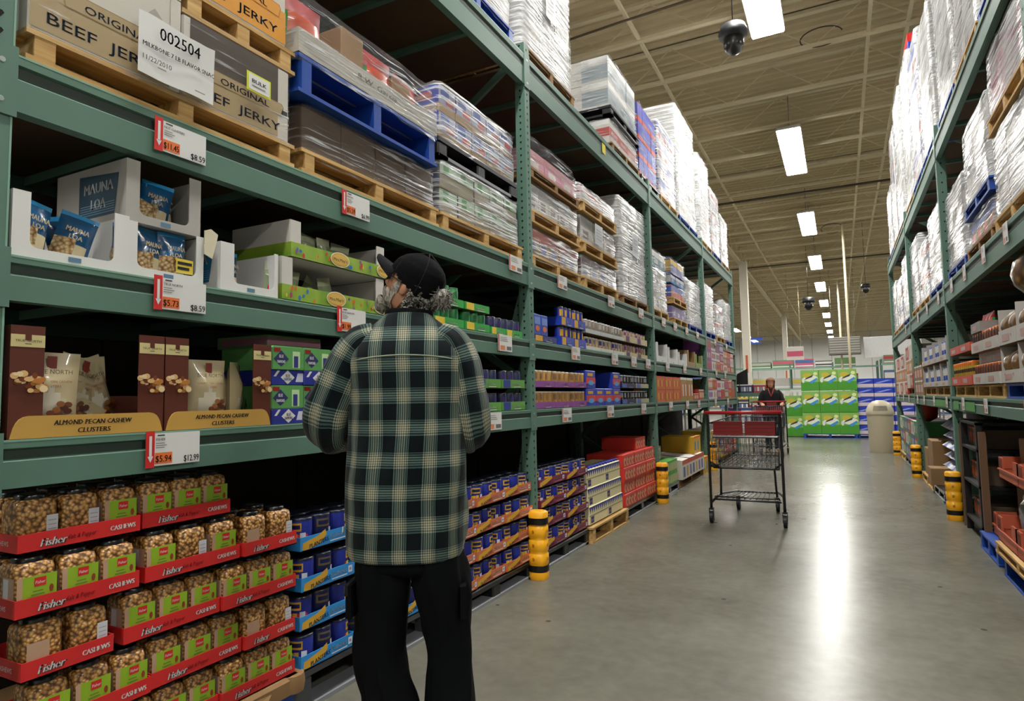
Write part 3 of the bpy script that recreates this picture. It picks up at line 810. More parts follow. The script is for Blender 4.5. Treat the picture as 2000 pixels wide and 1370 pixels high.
def stack_cans(cols, zs, kinds, group, col, tcol, word, tl, cl, back=.0, n=3, deep_top=True, lip=.058):
    for ci, (a, c) in enumerate(cols):
        for zi, z in enumerate(zs):
            nm = f'{tl} tray, {ORD[zi]} up, {ORD[ci]} column'
            nut_tray(col, tcol, word, a, c, z, back+.01*((ci+zi) % 2), nm, lip)
            for k in range(n):
                y = a+(c-a)*(k+.5)/n
                for dd in range(2 if zi == len(zs)-1 and deep_top else 1):
                    K = kinds[(k+zi*2+ci) % len(kinds)]
                    K.put((XL-back-.01*((ci+zi) % 2)-.056-.105*dd, y, z+.004), PH+((k*7+zi*5+ci) % 5-2)*.5, f'{cl} can in the {nm}'+(', back row' if dd else ''), group)
stack_cans([(1.985, 2.30), (2.305, 2.62), (2.625, 2.94)], [.175, .33, .487, .65], [CA, CD, CB, CD], 'blue cans in the light blue trays', LBLUE, WHITE, 'Cashews', 'light blue', 'blue nut', .0)
pallet('grey', 'l', 1.975, 3.02, 0, .165, 'dark grey plastic pallet under the light blue can trays', .02)
stack_cans([(3.12, 3.40), (3.405, 3.78), (3.785, 4.19)], [.128, .285, .443, .606], [CB, CA, CA], 'blue cans in the orange trays', SALMON, WHITE, 'Mixed Nuts', 'orange', 'blue nut', .0)
pallet('black', 'l', 3.10, 4.20, 0, .12, 'black plastic pallet under the orange can trays', .0)
stack_cans([(4.33, 4.83), (4.835, 5.32)], [.140, .297, .452, .60], [CA, CB, CA], 'blue cans in the magenta trays', MAROON, PINK, 'Deluxe', 'magenta', 'blue nut', .0, n=4)
pallet('black', 'l', 4.29, 5.33, 0, .13, 'black plastic pallet under the magenta can trays', .0)
# --- cream and blue cases
def art_cream(b, w, h):
    for k in range(9):
        x = -w/2+w*(k+.5)/9
        b.poly([(x-w*.045, -.0008, h*.86), (x+w*.045, -.0008, h*.86), (x, -.0008, h*.58)], NBLUE)
    b.quad(-w/2, w/2, h*.86, h*.96, NBLUE, -.0006); b.quad(-w*.5, w*.5, h*.45, h*.5, C('#9a8d64', .6), -.0008)
    b.quad(-w*.42, -w*.26, h*.06, h*.42, C('#3a3470', .5), -.0012); b.text('NUTS', -w*.34, h*.18, .02, CREAM, -.0016, w=w*.12, al='c')
cm = carton_mesh(.475, .3, .155, C('#e6dcae', .55, 0, .05), art_cream, name='case')
for i, z in enumerate((.15, .308, .466)):
    for j, y in enumerate((5.57, 6.05)):
        t = thing('cream_case', f'cream case with blue zigzag top, {ORD[i]} layer up, {"nearer" if j == 0 else "farther"} of the pair', 'case', 'cream and blue cases', loc=L_(y, z, .0+.01*i)[0], rz=PH)
        o = bpy.data.objects.new('case_board', cm); COL.objects.link(o); o.parent = t
        b = MB()
        for k in range(6): b.lathe([(.034, .150), (.035, .172), (.03, .175)], -.20+.08*k, .045, NBLUE, 10)
        if i == 2: b.obj('jar_lids', t)
pallet('wood', 'l', 5.3, 6.36, 0, .135, 'pale new wooden pallet sticking out under the cream cases', -.04)
# --- red cartons
def art_red(b, w, h):
    b.quad(-w/2+.002, w/2-.002, h*.86, h*.99, C('#e0453c', .45), -.0006)
    for k in range(4): b.ell(-w*.36+w*.23*k, h*.44, w*.10, h*.34, C('#d8a981', .6, 0, .3, 30), -.0012, 12); b.ell(-w*.33+w*.23*k, h*.40, w*.05, h*.18, C('#c4322c', .6, 0, .3, 30), -.0016, 9)
    b.text('NUTS', -w*.1, h*.62, .03, C('#7d1114', .5), -.002, w=w*.3, bold=.001)
    b.quad(-w/2+.002, w/2-.002, 0, h*.03, C('#8a1512', .5), -.0018)
rm = carton_mesh(.40, .4, .132, C('#d83a30', .45, 0, .08), art_red, name='carton')
def single(mesh, name, label, cat, loc, rz, group=None):
    o = bpy.data.objects.new(name, mesh); COL.objects.link(o); o.location = loc; o.rotation_euler.z = rz
    return tag(o, label, cat, group)
for i in range(4):
    for j in range(3):
        loc, rz = L_(6.58+.405*j, .13+.133*i, .0+.012*(i % 2)); single(rm, 'red_carton', f'red snack carton, {ORD[i]} layer up, {["nearest", "middle", "farthest"][j]} column on its pallet', 'carton', loc, rz, 'red snack cartons')
loc, rz = L_(7.2, .663, .06); single(rm, 'red_carton', 'single red snack carton on top of the red stack', 'carton', loc, rz)
pallet('black', 'l', 6.40, 7.62, 0, .125, 'black plastic pallet under the red snack cartons', .0)
# --- third bay on the floor
def art_green(b, w, h):
    b.quad(-w/2+.002, w/2-.002, 0.02, h*.98, C('#9db878', .5), -.0006)
    for k in range(4): b.ell(-w*.36+w*.24*k, h*.4, w*.07, h*.28, C('#c7b27a', .6, 0, .3, 30), -.0012, 10)
    b.quad(-w/2, w/2, h*.8, h, C('#4f9a3c', .5), -.0014)
gm = carton_mesh(.42, .5, .15, C('#4f9a3c', .5), art_green, name='carton')
for i in range(2):
    for j in range(2):
        loc, rz = L_(8.06+.43*j, .12+.152*i, .0); single(gm, 'green_carton', f'green snack carton, {["lower", "upper"][i]} layer, {["nearer", "farther"][j]} one by the second guard', 'carton', loc, rz, 'green snack cartons')
def art_mix(c1, c2, c3):
    def f(b, w, h):
        b.quad(-w/2+.002, w/2-.002, h*.9, h, c1, -.0006)
        for k in range(4): b.quad(-w*.42+w*.22*k, -w*.42+w*.22*k+w*.16, h*.2, h*.7, (c2, c3)[k % 2], -.0012)
    return f
mm = carton_mesh(.62, .5, .17, C('#c9c2a8', .6), art_mix(C('#c0553f', .5), C('#6f9a4f', .5), C('#a98a6a', .5)), name='carton')
loc, rz = L_(8.15, .43, .15); single(mm, 'snack_carton', 'pale carton with red edge standing on the green cartons', 'carton', loc, rz)
pallet('black', 'l', 7.80, 8.80, 0, .115, 'black plastic pallet under the green cartons', .0)
t = thing('display_case', 'long open display case with white inner flaps and red rim, past the green cartons', 'case', loc=L_(9.7, .10, -.02)[0], rz=PH)
b = tray_mesh(1.55, .6, .26, C('#d8cfc4', .55)); b.quad(-.77, .77, .20, .262, C('#c9553a', .5))
for k in range(7): b.quad(-.72+.21*k, -.6+.21*k, .03, .17, (C('#4a62a0', .5), C('#b9a04a', .5), C('#7a6aa0', .5))[k % 3])
b.obj('case_board', t)
b = MB()
for x in (-.55, -.05, .45): b.add([(x-.22, 0, .262), (x+.2, 0, .262), (x+.2, .5, .30), (x-.22, .5, .30)], [(0, 1, 2, 3)], C('#e6e2da', .6)).box(x-.2, x+.18, .1, .5, .18, .255, C('#b8b0a4', .6))
b.obj('inner_flap', t)
pallet('wood_d', 'l', 8.95, 10.45, 0, .098, 'dark wooden pallet under the long display case', .02)
mm2 = carton_mesh(.5, .5, .26, C('#d8a62c', .5), art_mix(C('#d8662c', .5), C('#2a7fc0', .5), C('#e0c030', .5)), name='carton')
loc, rz = L_(10.2, .365, .02); single(mm2, 'snack_carton', 'yellow and blue carton with orange lid on the long display case', 'carton', loc, rz)
loc, rz = L_(10.75, .0, .0); single(mm2, 'snack_carton', 'yellow and blue carton low behind the third yellow guard', 'carton', loc, rz)
# --- fourth bay on the floor
cols = [RED, PURPLE, YEL2, C('#5a5f8a', .5), ORANGE, GREY, C('#b04848', .5)]
for j in range(7):
    for i in range(3):
        m_ = carton_mesh(.40, .5, .17, cols[(i+j) % 7], art_mix(cols[(j+2*i+3) % 7], WHITE, cols[(j+4) % 7]), name='carton')
        loc, rz = L_(11.5+.42*j, .12+.172*i, .02*(j % 2)); single(m_, 'mixed_carton', f'coloured carton seen through the cart, {ORD[i]} layer, {ORD[j]} along the fourth bay', 'carton', loc, rz, 'mixed cartons beyond the third guard')
pallet('black', 'l', 11.28, 12.3, 0, .115, 'black pallet just past the third left yellow guard', .0); pallet('wood_d', 'l', 12.35, 13.4, 0, .115, 'wooden pallet in the middle of the farthest left bay', .0); pallet('black', 'l', 13.42, 14.4, 0, .115, 'black pallet at the far end of the left rack', .0)
# ------------------------------------------------------------ left rack, lowest and second shelves
Z1, Z2, Z3, Z4 = 1.182, 1.687, 2.252, 3.852
def slot_box(name, label, w, h, d, rim, y, z, back, mt=BOARDW, cut=None, side=None, tab=True, rz=0, deep=.3):
    """display box whose front is cut out to a rounded U"""
    t = thing(name, label, 'display box', loc=L_(y, z, back)[0], rz=PH+rz)
    b = MB(); th = .004; c0, c1, cz = cut or (-w/2+rim, w/2-rim, .028); r = .022
    out = [(-w/2, 0), (w/2, 0), (w/2, h), (c1, h)]
    for k in range(5): a = k*PH/4; out.append((c1-r+r*math.cos(a), cz+r-r*math.sin(a)))
    for k in range(5): a = PH-k*PH/4; out.append((c0+r-r*math.cos(a), cz+r-r*math.sin(a)))
    out += [(c0, h), (-w/2, h)]
    b.prism(out, 0, th, mt)
    b.box(-w/2, -w/2+th, th, d, 0, h, mt); b.box(w/2-th, w/2, th, d, 0, h, mt); b.box(-w/2, w/2, d-th, d, 0, h, mt); b.box(-w/2+th, w/2-th, th, d-th, 0, th, mt)
    if tab: b.quad(-.016, .02, .006, .02, C('#5d7f9c', .5), -.0012)
    b.obj('box_board', t)
    if side:
        b = MB(); x = -w/2-.001
        pts = [(x, .26, .03), (x, .06, .03), (x, .04, h*.8), (x, .26, h*.88)]
        b.poly(pts, side)
        for q in range(5): b.poly([(x-.0006, .25, .04+.008*q), (x-.0006, .06, .04+.008*q), (x-.0006, .06, .042+.008*q), (x-.0006, .25, .042+.008*q)], C('#7fa6bd', .5))
        b.text('MAUNA', 0, h*.55, .05, WHITE, -.001, w=.16, al='c', right=(0, -1, 0), org=(x, .15, 0), bold=.002); b.text('LOA', 0, h*.28, .05, WHITE, -.001, w=.08, al='c', right=(0, -1, 0), org=(x, .15, 0), bold=.002)
        b.obj('printed_panel', t)
    return t
BAGB = C('#12507e', .22, 0, .25, 18, .3, .5); BAGL = C('#2f8fc8', .25, 0, .2, 14, 0, .5); NUTP = mat_vor('nuts_in_pouch', '#e2c690', '#7b4f22', 85, .3, .5)
def zmau(u, v):
    if v < .14 or v > .9: return BAGL
    if v < .48 and u < .1: return NUTP
    if abs(u-.3) < .45 and .15 < v < .45: return CREAM
    return BAGB
def bluebag(seed): 
    t = thing('nut_bag', 'x', 'bag'); b = bag_mesh(.105, .17, .05, BAGB, zmau, seed)
    b.obj('pouch', t)
    b = MB(); b.text('MAUNA', 0, .105, .022, CREAM, -.030, w=.062, al='c', bold=.001).text('LOA', 0, .083, .02, CREAM, -.032, w=.036, al='c', bold=.001); b.obj('lettering', t); return Kind(t)
MBAG = bluebag(3)
def blue_at(y, z, back, tilt, roll, label):
    loc, rz = L_(y, z, back); o = MBAG.put(loc, rz+roll, label); o.rotation_euler = (0, tilt, rz+roll); return o
slot_box('display_box', 'white display box at the left post, wide cut-out, tumbled blue bags', .325, .185, .4, .045, 1.075, Z2, .0, WHITE)
slot_box('display_box', 'white display box with upright blue bags beside the leftmost one', .27, .175, .4, .028, 1.375, Z2, .004, WHITE)
slot_box('display_box', 'grey-white display box stacked on another, torn right corner', .27, .205, .4, .045, 1.372, Z2+.178, .02, C('#a9a6a0', .7), side=C('#24465a', .5))
slot_box('display_box', 'white display box with blue side panel and a lone dark bag', .27, .178, .4, .03, 1.712, Z2, .0, WHITE, cut=(-.075, .118, .03), side=C('#1d6a94', .5))
t = thing('torn_board', 'torn cream cardboard corner sticking out of the stacked display box', 'cardboard scrap', loc=L_(1.522, 1.80, -.004)[0], rz=PH)
MB().prism([(-.02, 0), (.012, -.012), (.028, .05), (.034, .08), (.005, .095), (-.02, .085)], -.008, -.004, C('#d8cfb4', .7)).obj('scrap', t)
for i, (y, z, bk, ti, ro, l) in enumerate([(.975, Z2+.012, .06, .15, .2, 'blue nut bag leaning at the left end of the leftmost display box'), (1.02, Z2+.07, .10, -.9, .1, 'blue nut bag fallen over on top in the leftmost box'),
        (1.10, Z2+.01, .10, .25, -.3, 'blue nut bag slumped in the middle of the leftmost box'), (1.15, Z2+.01, .16, -.3, .1, 'blue nut bag in the back right of the leftmost box'),
        (1.275, Z2+.005, .10, 0, .5, 'dark blue nut bag turned sideways in the upright row'), (1.335, Z2+.005, .06, .03, .15, 'left upright blue nut bag facing out of the box'), (1.42, Z2+.005, .05, -.02, 0, 'right upright blue nut bag with yellow label corner'),
        (1.31, Z2+.19, .09, .75, .2, 'blue nut bag lying slanted in the upper display box'), (1.37, Z2+.185, .10, .15, -.3, 'upright blue nut bag in the middle of the upper box'), (1.43, Z2+.185, .12, -.2, .3, 'blue nut bag at the right of the upper display box'),
        (1.70, Z2+.005, .12, 0, .1, 'lone blue nut bag in the box with blue side panel')]): blue_at(y, z, bk, ti, ro, l)
b = MB().quad(-.03, .035, .0, .05, C('#e0c94a', .5), 0); b.quad(-.025, .03, .03, .04, DARKTX, -.001).quad(-.025, .02, .012, .022, DARKTX, -.001)
tag(b.obj('yellow_sticker', None, L_(1.44, Z2+.034, .012)[0], PH), 'yellow sticker low on the right upright blue bag', 'sticker')
# colourful snack trays
CG = mat_vor('confetti_green_print', '#86ac34', '#6f9c2c', 9, .5, 0, '#93b03a')
SNK = C('#7c8a66', .3, 0, .3, 10, .2, .5)
def zsn(u, v): return RED if v < .3 and abs(u) < .7 else (C('#a7ab8e', .3, 0, .3, 10, 0, .4) if v > .75 else SNK)
tsn = thing('snack_bag', 'x', 'bag'); bag_mesh(.11, .15, .05, SNK, zsn, 5).obj('pouch', tsn); SB = Kind(tsn)
def may(y, z, back, label, w, high, bags):
    t = thing('printed_tray', label, 'tray', loc=L_(y, z, back)[0], rz=PH); b = tray_mesh(w, .36, .065, CG, BOARDW)
    r = random.Random(int(z*100))
    for k in range(24):
        x = r.uniform(-w/2+.02, w/2-.02); zz = r.uniform(.01, .055); c = (C('#d9652b'), C('#2f6fc4'), C('#8a4aa0'), C('#d8c63a'), C('#c23a3a'))[k % 5]
        b.ell(x, zz, r.uniform(.004, .009), r.uniform(.006, .012), c, -.0012-.0001*k, 8)
    for cx in ((-.02, .30) if w > .5 else (.0,)):
        b.ell(cx, .038, .062, .034, C('#e8e2d0', .5), -.0045, 18); b.ell(cx, .038, .057, .030, OCHRE, -.005, 18); b.ell(cx, .038, .052, .024, C('#d7b25a', .5), -.0054, 18)
        b.text('Mrs.May\'s', cx, .030, .02, DARKTX, -.006, w=.088, al='c')
    b.obj('tray_board', t)
    for x, xs in ((-w/2+.002, -w/2), (w/2-.06, w/2-.004)): MB().box(x, x+.058, .006, .01, .065, high, BOARDW).box(xs, xs+.004, .01, .355, .065, high, BOARDW).obj('side_panel', t)
    for k, (x, yy, ti, l) in enumerate(bags):
        loc, rz = L_(y+x, z+.006, back+yy); o = SB.put(loc, rz+.2*(k % 3-1), l); o.rotation_euler = (0, ti, rz+.2*(k % 3-1))
may(2.20, Z2, .0, 'lower green confetti-printed snack tray beside the blue-sided white box', .66, .18, [(-.20, .12, .1, 'shiny snack bag at the left in the lower confetti tray'), (-.06, .16, .5, 'slumped snack bag second from left in the lower confetti tray'), (.05, .12, -.2, 'red-topped snack bag in the middle of the lower confetti tray')])
may(2.23, Z2+.185, .005, 'upper green confetti-printed snack tray above its twin', .62, .16, [(-.21, .12, 0, 'first snack bag from left in the upper confetti tray'), (-.10, .13, .1, 'second snack bag from left in the upper confetti tray'), (.01, .12, -.1, 'third snack bag from left in the upper confetti tray'), (.12, .14, .1, 'red-topped bag fourth from left in the upper confetti tray')])
loc, rz = L_(1.875, Z2+.004, .06); o = SB.put(loc, rz, 'red snack bag tucked beside the left end of the lower confetti tray')
# --- lowest shelf: brown cases of cluster bags
TNB = C('#5a2a1d', .45, 0, .08, 4); BND = C('#c9bd86', .55)
def nutpic(b, cx, cz, s, y):
    r = random.Random(4)
    for k in range(26):
        a = r.uniform(0, 6.28); q = r.uniform(0, 1)**.6; x = cx+math.cos(a)*q*s*.8; z = cz+math.sin(a)*q*s*.55-.12*s*abs(math.cos(a))*0
        c = (C('#b9793a', .4), C('#d8b27a', .4), C('#7a3f1e', .4), C('#e6cda0', .4))[k % 4]
        b.ell(x, z, s*r.uniform(.12, .22), s*r.uniform(.08, .18), c, y-.0003*k, 9)
def tn_case(y, w, label, wide):
    t = thing('brown_display_case', label, 'display case', loc=L_(y, Z1, .0)[0], rz=PH); b = MB(); h = .312
    b.box(-w/2, -w/2+.004, .004, .10, 0, h, TNB).box(w/2-.004, w/2, .004, .07, 0, h, TNB).box(-w/2, w/2, .336, .34, 0, .12, TNB).box(-w/2, w/2, .004, .336, 0, .004, TNB)
    lw = .085
    b.prism([(-w/2, 0), (-w/2+lw, 0), (-w/2+lw, h), (-w/2, h)], 0, .004, TNB).prism([(w/2-lw, 0), (w/2, 0), (w/2, h), (w/2-lw, h)], 0, .004, TNB)
    b.obj('case_board', t)
    b = MB()
    pts = [(-w/2+.004, 0), (w/2-.004, 0), (w/2-.012, .03)]+[(w/2-.05+.035*math.cos(a*PH/4), .03+.032*math.sin(a*PH/4)) for a in range(1, 5)]+[(-w/2+.05-.035*math.sin(a*PH/4), .03+.032*math.cos(a*PH/4)) for a in range(0, 4)]+[(-w/2+.012, .03)]
    b.prism(pts, -.005, -.001, GOLD)
    b.text('ALMOND PECAN CASHEW', .0, .034, .020, C('#2a1a10', .6), -.006, w=w*.50, al='c', sh=.15, bold=.0018); b.text('CLUSTERS', .0, .010, .020, C('#2a1a10', .6), -.006, w=w*.21, al='c', sh=.15, bold=.0018)
    b.obj('gold_front', t)
    for s in (-1, 1):
        b = MB(); cx = s*(w/2-lw/2); b.quad(cx-lw/2, cx+lw/2, h*.81, h*.92, BND, -.001); b.quad(cx-.008, cx+.008, h*.87, h*.925, TNB, -.0016)
        b.text('TRUE  NORTH', cx, h*.855, .009, DARKTX, -.0018, w=.064, al='c'); b.quad(cx-.008, cx+.008, h*.835, h*.841, DARKTX, -.0018)
        nutpic(b, cx-s*.004, h*.50, .058, -.0012); b.obj('printed_panel', t)
    return t
tn_case(1.143, .445, 'brown display case lettered ALMOND PECAN CASHEW CLUSTERS, at the left post', 1)
tn_case(1.593, .445, 'second brown display case of clusters, next to the blue nut boxes', 1)
POU = C('#b8a985', .35, 0, .15, 7, .15, .3); POUL = C('#d9d2bd', .4, 0, .08, 7)
def zp(u, v): return POUL if (u*u+(v-.18)**2*3 < .42) else POU
def pouch(seed, w=.15, h=.235):
    t = thing('cluster_pouch', 'x', 'bag'); bag_mesh(w, h, .06, POU, zp, seed).obj('pouch', t); b = MB()
    b.quad(-.012, .012, h*.80, h*.95, C('#7a2f28', .5), -.020); b.text('TRUE NORTH', 0, h*.73, .018, C('#5d4a33', .6), -.0285, w=w*.66, al='c'); b.text('ALMOND PECAN CASHEW', 0, h*.62, .01, C('#9a4a3a', .6), -.033, w=w*.66, al='c'); b.text('CLUSTERS', 0, h*.56, .01, C('#9a4a3a', .6), -.034, w=w*.3, al='c')
    r = random.Random(2)
    for k in range(9): b.ell(r.uniform(-.035, .045), h*r.uniform(.17, .36), .011, .009, (C('#6b3b1e', .4), C('#8f5a2e', .4), C('#4b2413', .4))[k % 3], -.0385-.0002*k, 8)
    b.obj('pouch_print', t); return Kind(t)
PK = pouch(8)
for y, bk, ti, ro, l in [(1.045, .05, .03, -.25, 'cream pouch standing at the left in the first brown case'), (1.14, .12, .22, .3, 'cream pouch leaning in the middle of the first brown case'), (1.20, .10, -.95, -.2, 'crumpled cream pouch lying over in the first brown case'), (1.26, .16, -.35, .2, 'dark tilted pouch at the back of the first brown case'),
                         (1.565, .045, .0, -.1, 'cream pouch facing out of the second brown case'), (1.66, .10, .08, .9, 'cream pouch turned sideways in the second brown case'), (1.725, .09, -.04, .7, 'cream pouch squeezed at the right in the second brown case'), (1.62, .2, .05, .1, 'cream pouch in the dark back row of the second brown case'), (1.245, .20, -.12, -.1, 'upright cream pouch in the back right of the first brown case'), (1.10, .24, .08, .2, 'cream pouch in the dark back left of the first brown case')]:
    loc, rz = L_(y, Z1+.01, bk+.01); o = PK.put(loc, rz+ro, l); o.rotation_euler = (0, ti, rz+ro)
# blue and green nut boxes
def art_bd(kind):
    def f(b, w, h):
        if kind == 'g':
            b.quad(-w/2+.002, w/2-.002, .02*h, h*.98, C('#5b9a55', .45, 0, .15, 12), -.0006); b.quad(w*.12, w*.36, h*.08, h*.8, C('#bcd8a4', .5), -.001); b.quad(w*.16, w*.30, h*.1, h*.6, C('#2a3478', .5), -.0014)
            b.poly([(-w*.47, -.0012, h*.45), (-w*.24, -.0012, h*.12), (0, -.0012, h*.45), (-w*.24, -.0012, h*.82)], C('#2a2f62', .5)); b.quad(-w*.47, -w*.27, h*.75, h*.92, REDD, -.0016)
        else:
            b.quad(-w/2+.002, w/2-.002, .02*h, h*.98, C('#26318f', .45), -.0006); b.poly([(-w*.44, -.001, h*.55), (-w*.36, -.001, h*.55), (-w*.24, -.001, h*.95), (-w*.32, -.001, h*.95)], WHITE)
            b.poly([(-w*.22, -.0012, h*.5), (0, -.0012, h*.04), (w*.22, -.0012, h*.5), (0, -.0012, h*.98)], WHITE)
            b.poly([(w*.25, -.001, h*.2), (w*.5, -.001, h*.2), (w*.5, -.001, h*.8), (w*.32, -.001, h*.8)], C('#c7cbe0', .5))
        cx = -w*.24 if kind == 'g' else 0; c = WHITE if kind == 'g' else DBLUE
        b.text('BLUE', cx, h*.50, .018, c, -.002, w=w*.13, al='c', bold=.0006); b.text('DIAMOND', cx, h*.28, .016, c, -.002, w=w*.25, al='c', bold=.0006)
    return f
gmx = carton_mesh(.168, .3, .095, C('#5b9a55', .45), art_bd('g'), name='box'); bmx = carton_mesh(.168, .3, .06, C('#26318f', .45), art_bd('b'), name='box')
z = Z1
for i, (m_, h, nm) in enumerate([(bmx, .061, 'blue'), (gmx, .096, 'green'), (bmx, .061, 'blue'), (gmx, .096, 'green')]):
    for j in range(4):
        loc, rz = L_(1.907+.17*j, z, .003*((i+j) % 3)); single(m_, 'almond_box', f'{nm} almond box, {ORD[i]} layer up, {ORD[j]} from the brown cases', 'box', loc, rz, 'stacked almond boxes')
    z += h
loc, rz = L_(1.83, Z1+.33, .05)
single(carton_mesh(.3, .3, .05, C('#4f7a42', .5), art_stripes([(.2, .8, C('#8a5a6a', .5))]), name='box'), 'almond_box', 'flat green and mauve box lying on top of the almond boxes', 'box', L_(2.0, z, .06)[0], PH)
# --- green and blue cans further along
def art_g(c1, c2):
    def f(b, r, h): cyl_patch(b, r, -.9, .4, h*.5, h*.85, c1); cyl_patch(b, r, -.4, .9, h*.1, h*.4, c2)
    return f
GC = can_root('nut_can', 'can', .042, .115, C('#1f8a45', .4), C('#0f5a30', .4), art_g(C('#157038', .4), C('#c9cf3a', .4))); GB = can_root('nut_can', 'can', .042, .115, C('#25304f', .35), LIDG, art_g(C('#3a2f6a', .4), C('#8f8a78', .4)))
def row(K, y0, y1, n, z, back, group, where, nb=1, r=.045):
    for k in range(n):
        for q in range(nb):
            y = y0+(y1-y0)*(k+.5)/n; K.put((XL-back-r-.007-q*2.05*r, y, z), PH+((k*5) % 4)*.3, where, group)
def ptray(y0, y1, z, back, lip, mt, label, word=None, d=.3, patch=None, tcol=None):
    t = thing('shelf_tray', label, 'tray', loc=L_((y0+y1)/2, z, back)[0], rz=PH); w = y1-y0; b = tray_mesh(w, d, lip, mt)
    if patch: b.quad(-w*.45, -w*.15, lip*.1, lip*.95, patch, -.0008)
    if word: b.text(word, w*.1, lip*.35, lip*.4, tcol or WHITE, -.0014, w=w*.35, al='c', bold=.0008)
    b.quad(w*.0, w*.3, lip*.15, lip*.22, tcol or WHITE, -.0012)
    b.obj('tray_board', t); return t
for i, (a, c) in enumerate([(2.62, 2.94), (2.96, 3.28), (3.30, 3.60)]):
    ptray(a, c, Z2, 0, .052, FRESH, f'lower green tray of green cans, {ORD[i]} from the man\'s head', 'Pistachios', .2, YEL2); row(GC, a+.01, c-.01, 3, Z2+.004, 0, 'green cans, lower tier on the second shelf', 'green can in the lower tier of trays right of the man\'s cap')
    if i < 3:
        ptray(a, c, Z2+.122, .0, .05, FRESH, f'upper green tray of green cans, {ORD[i]} from the man\'s head', 'Pistachios', .2, YEL2)
        if i < 2 : row(GC, a+.01, c-.01, 3, Z2+.126, 0, 'green cans, upper tier on the second shelf', 'green can in the upper tier of trays right of the man\'s cap')
ptray(3.64, 3.84, Z2, .01, .05, FRESH, 'green and yellow tray under purple cans, left one', 'Nuts', .2, YEL2); ptray(3.85, 4.10, Z2, .01, .05, FRESH, 'green and yellow tray under purple cans, near the post', 'Nuts', .2, YEL2)
row(GB, 3.65, 4.10, 5, Z2+.004, .01, 'purple cans near the post', 'dark purple can in the low trays left of the perforated post', 2)
for i, (a, c) in enumerate([(3.42, 3.74), (3.76, 4.10)]):
    for j in range(2):
        ptray(a, c, Z1+.15*j, 0, .06, C('#5f9a45', .5), f'light green tray right of the man\'s sleeve, {["lower", "upper"][j]} {["left", "right"][i]}', 'Pistachio', .2, C('#2a3a8c', .5))
        row(GB, a+.01, c-.01, 3, Z1+.15*j+.004, 0, f'dark cans in light green trays, {["lower", "upper"][j]} tier', f'dark nut can in the {["lower", "upper"][j]} tier of light green trays behind the man\'s sleeve')
# second bay, second shelf
BB = C('#2b4aa8', .45, 0, .15, 14)
bbm = carton_mesh(.125, .1, .155, BB, lambda b, w, h: (b.quad(-w*.4, w*.4, h*.5, h*.85, C('#6f8ad0', .5)), b.ell(0, h*.3, w*.3, h*.14, C('#c9683a', .5))), name='box')
for j in range(2): single(bbm, 'small_blue_box', f'small blue box in a tray right of the perforated post, {["left", "right"][j]} one', 'box', L_(4.36+.13*j, Z2+.055, .01)[0], PH)
ptray(4.28, 4.70, Z2, 0, .05, C('#223078', .5), 'dark blue tray with white lettering right of the perforated post', 'ALMONDS', .2, OCHRE)
TB = can_root('tall_can', 'can', .038, .155, C('#1d2f9a', .35), LIDG, art_g(OCHRE, C('#b9c4e0', .3)))
for j in range(2):
    for i in range(2):
        a = 4.80+.28*i; ptray(a, a+.275, Z2+.165*j, 0, .075, C('#1f3fb4', .45), f'bright blue tray, {["lower", "upper"][j]} tier, {["left", "right"][i]} one, second bay', 'NUTS', .2, OCHRE); row(TB, a+.01, a+.265, 3, Z2+.165*j+.004, 0, f'tall blue cans, {["lower", "upper"][j]} tier', f'tall blue can in the {["lower", "upper"][j]} bright blue trays, second bay', r=.04)
GJ = can_root('glass_jar', 'jar', .040, .125, C('#8f8578', .25, 0, .2, 30, 0, .6), C('#d8d8d6', .3), art_g(C('#b8b0a8', .4), C('#6a5a58', .4))); RJ = can_root('glass_jar', 'jar', .040, .115, C('#c9b089', .3, 0, .2, 30), C('#e6e6e2', .3), art_g(C('#2f3f94', .4), C('#c0392f', .4)))
for i in range(3):
    a = 5.38+.38*i; ptray(a, a+.37, Z2, .0, .035, C('#cfd6ce', .5), f'pale tray of red and blue labelled jars, {ORD[i]} along, second bay', None, .2); row(RJ, a+.01, a+.36, 4, Z2+.004, 0, 'white-lidded jars with red and blue labels', 'white-lidded jar with red and blue label, lower tier, second bay')
    ptray(a, a+.37, Z2+.15, .0, .04, C('#c4c8c8', .5), f'pale upper tray of clear jars, {ORD[i]} along, second bay', None, .2); row(GJ, a+.01, a+.36, 4, Z2+.154, 0, 'clear jars in the upper pale trays', 'clear glass jar in the upper pale trays, second bay')
PJ = can_root('glass_jar', 'jar', .040, .12, C('#b9a878', .3, 0, .2, 30), C('#5d2a66', .3), art_g(PURPLE, CREAM))
for j in range(2):
    for i in range(2):
        a = 6.55+.43*i; ptray(a, a+.42, Z2+.15*j, 0, .07 if j else .045, C('#c2b48a', .5), f'cream and purple tray before the second guard post, {["lower", "upper"][j]} {["left", "right"][i]}', None, .2, C('#5d2a66', .5)); row(PJ, a+.01, a+.41, 4, Z2+.15*j+.004, 0, f'purple-lidded jars, {["lower", "upper"][j]} tier', f'purple-lidded jar in the {["lower", "upper"][j]} cream and purple trays')
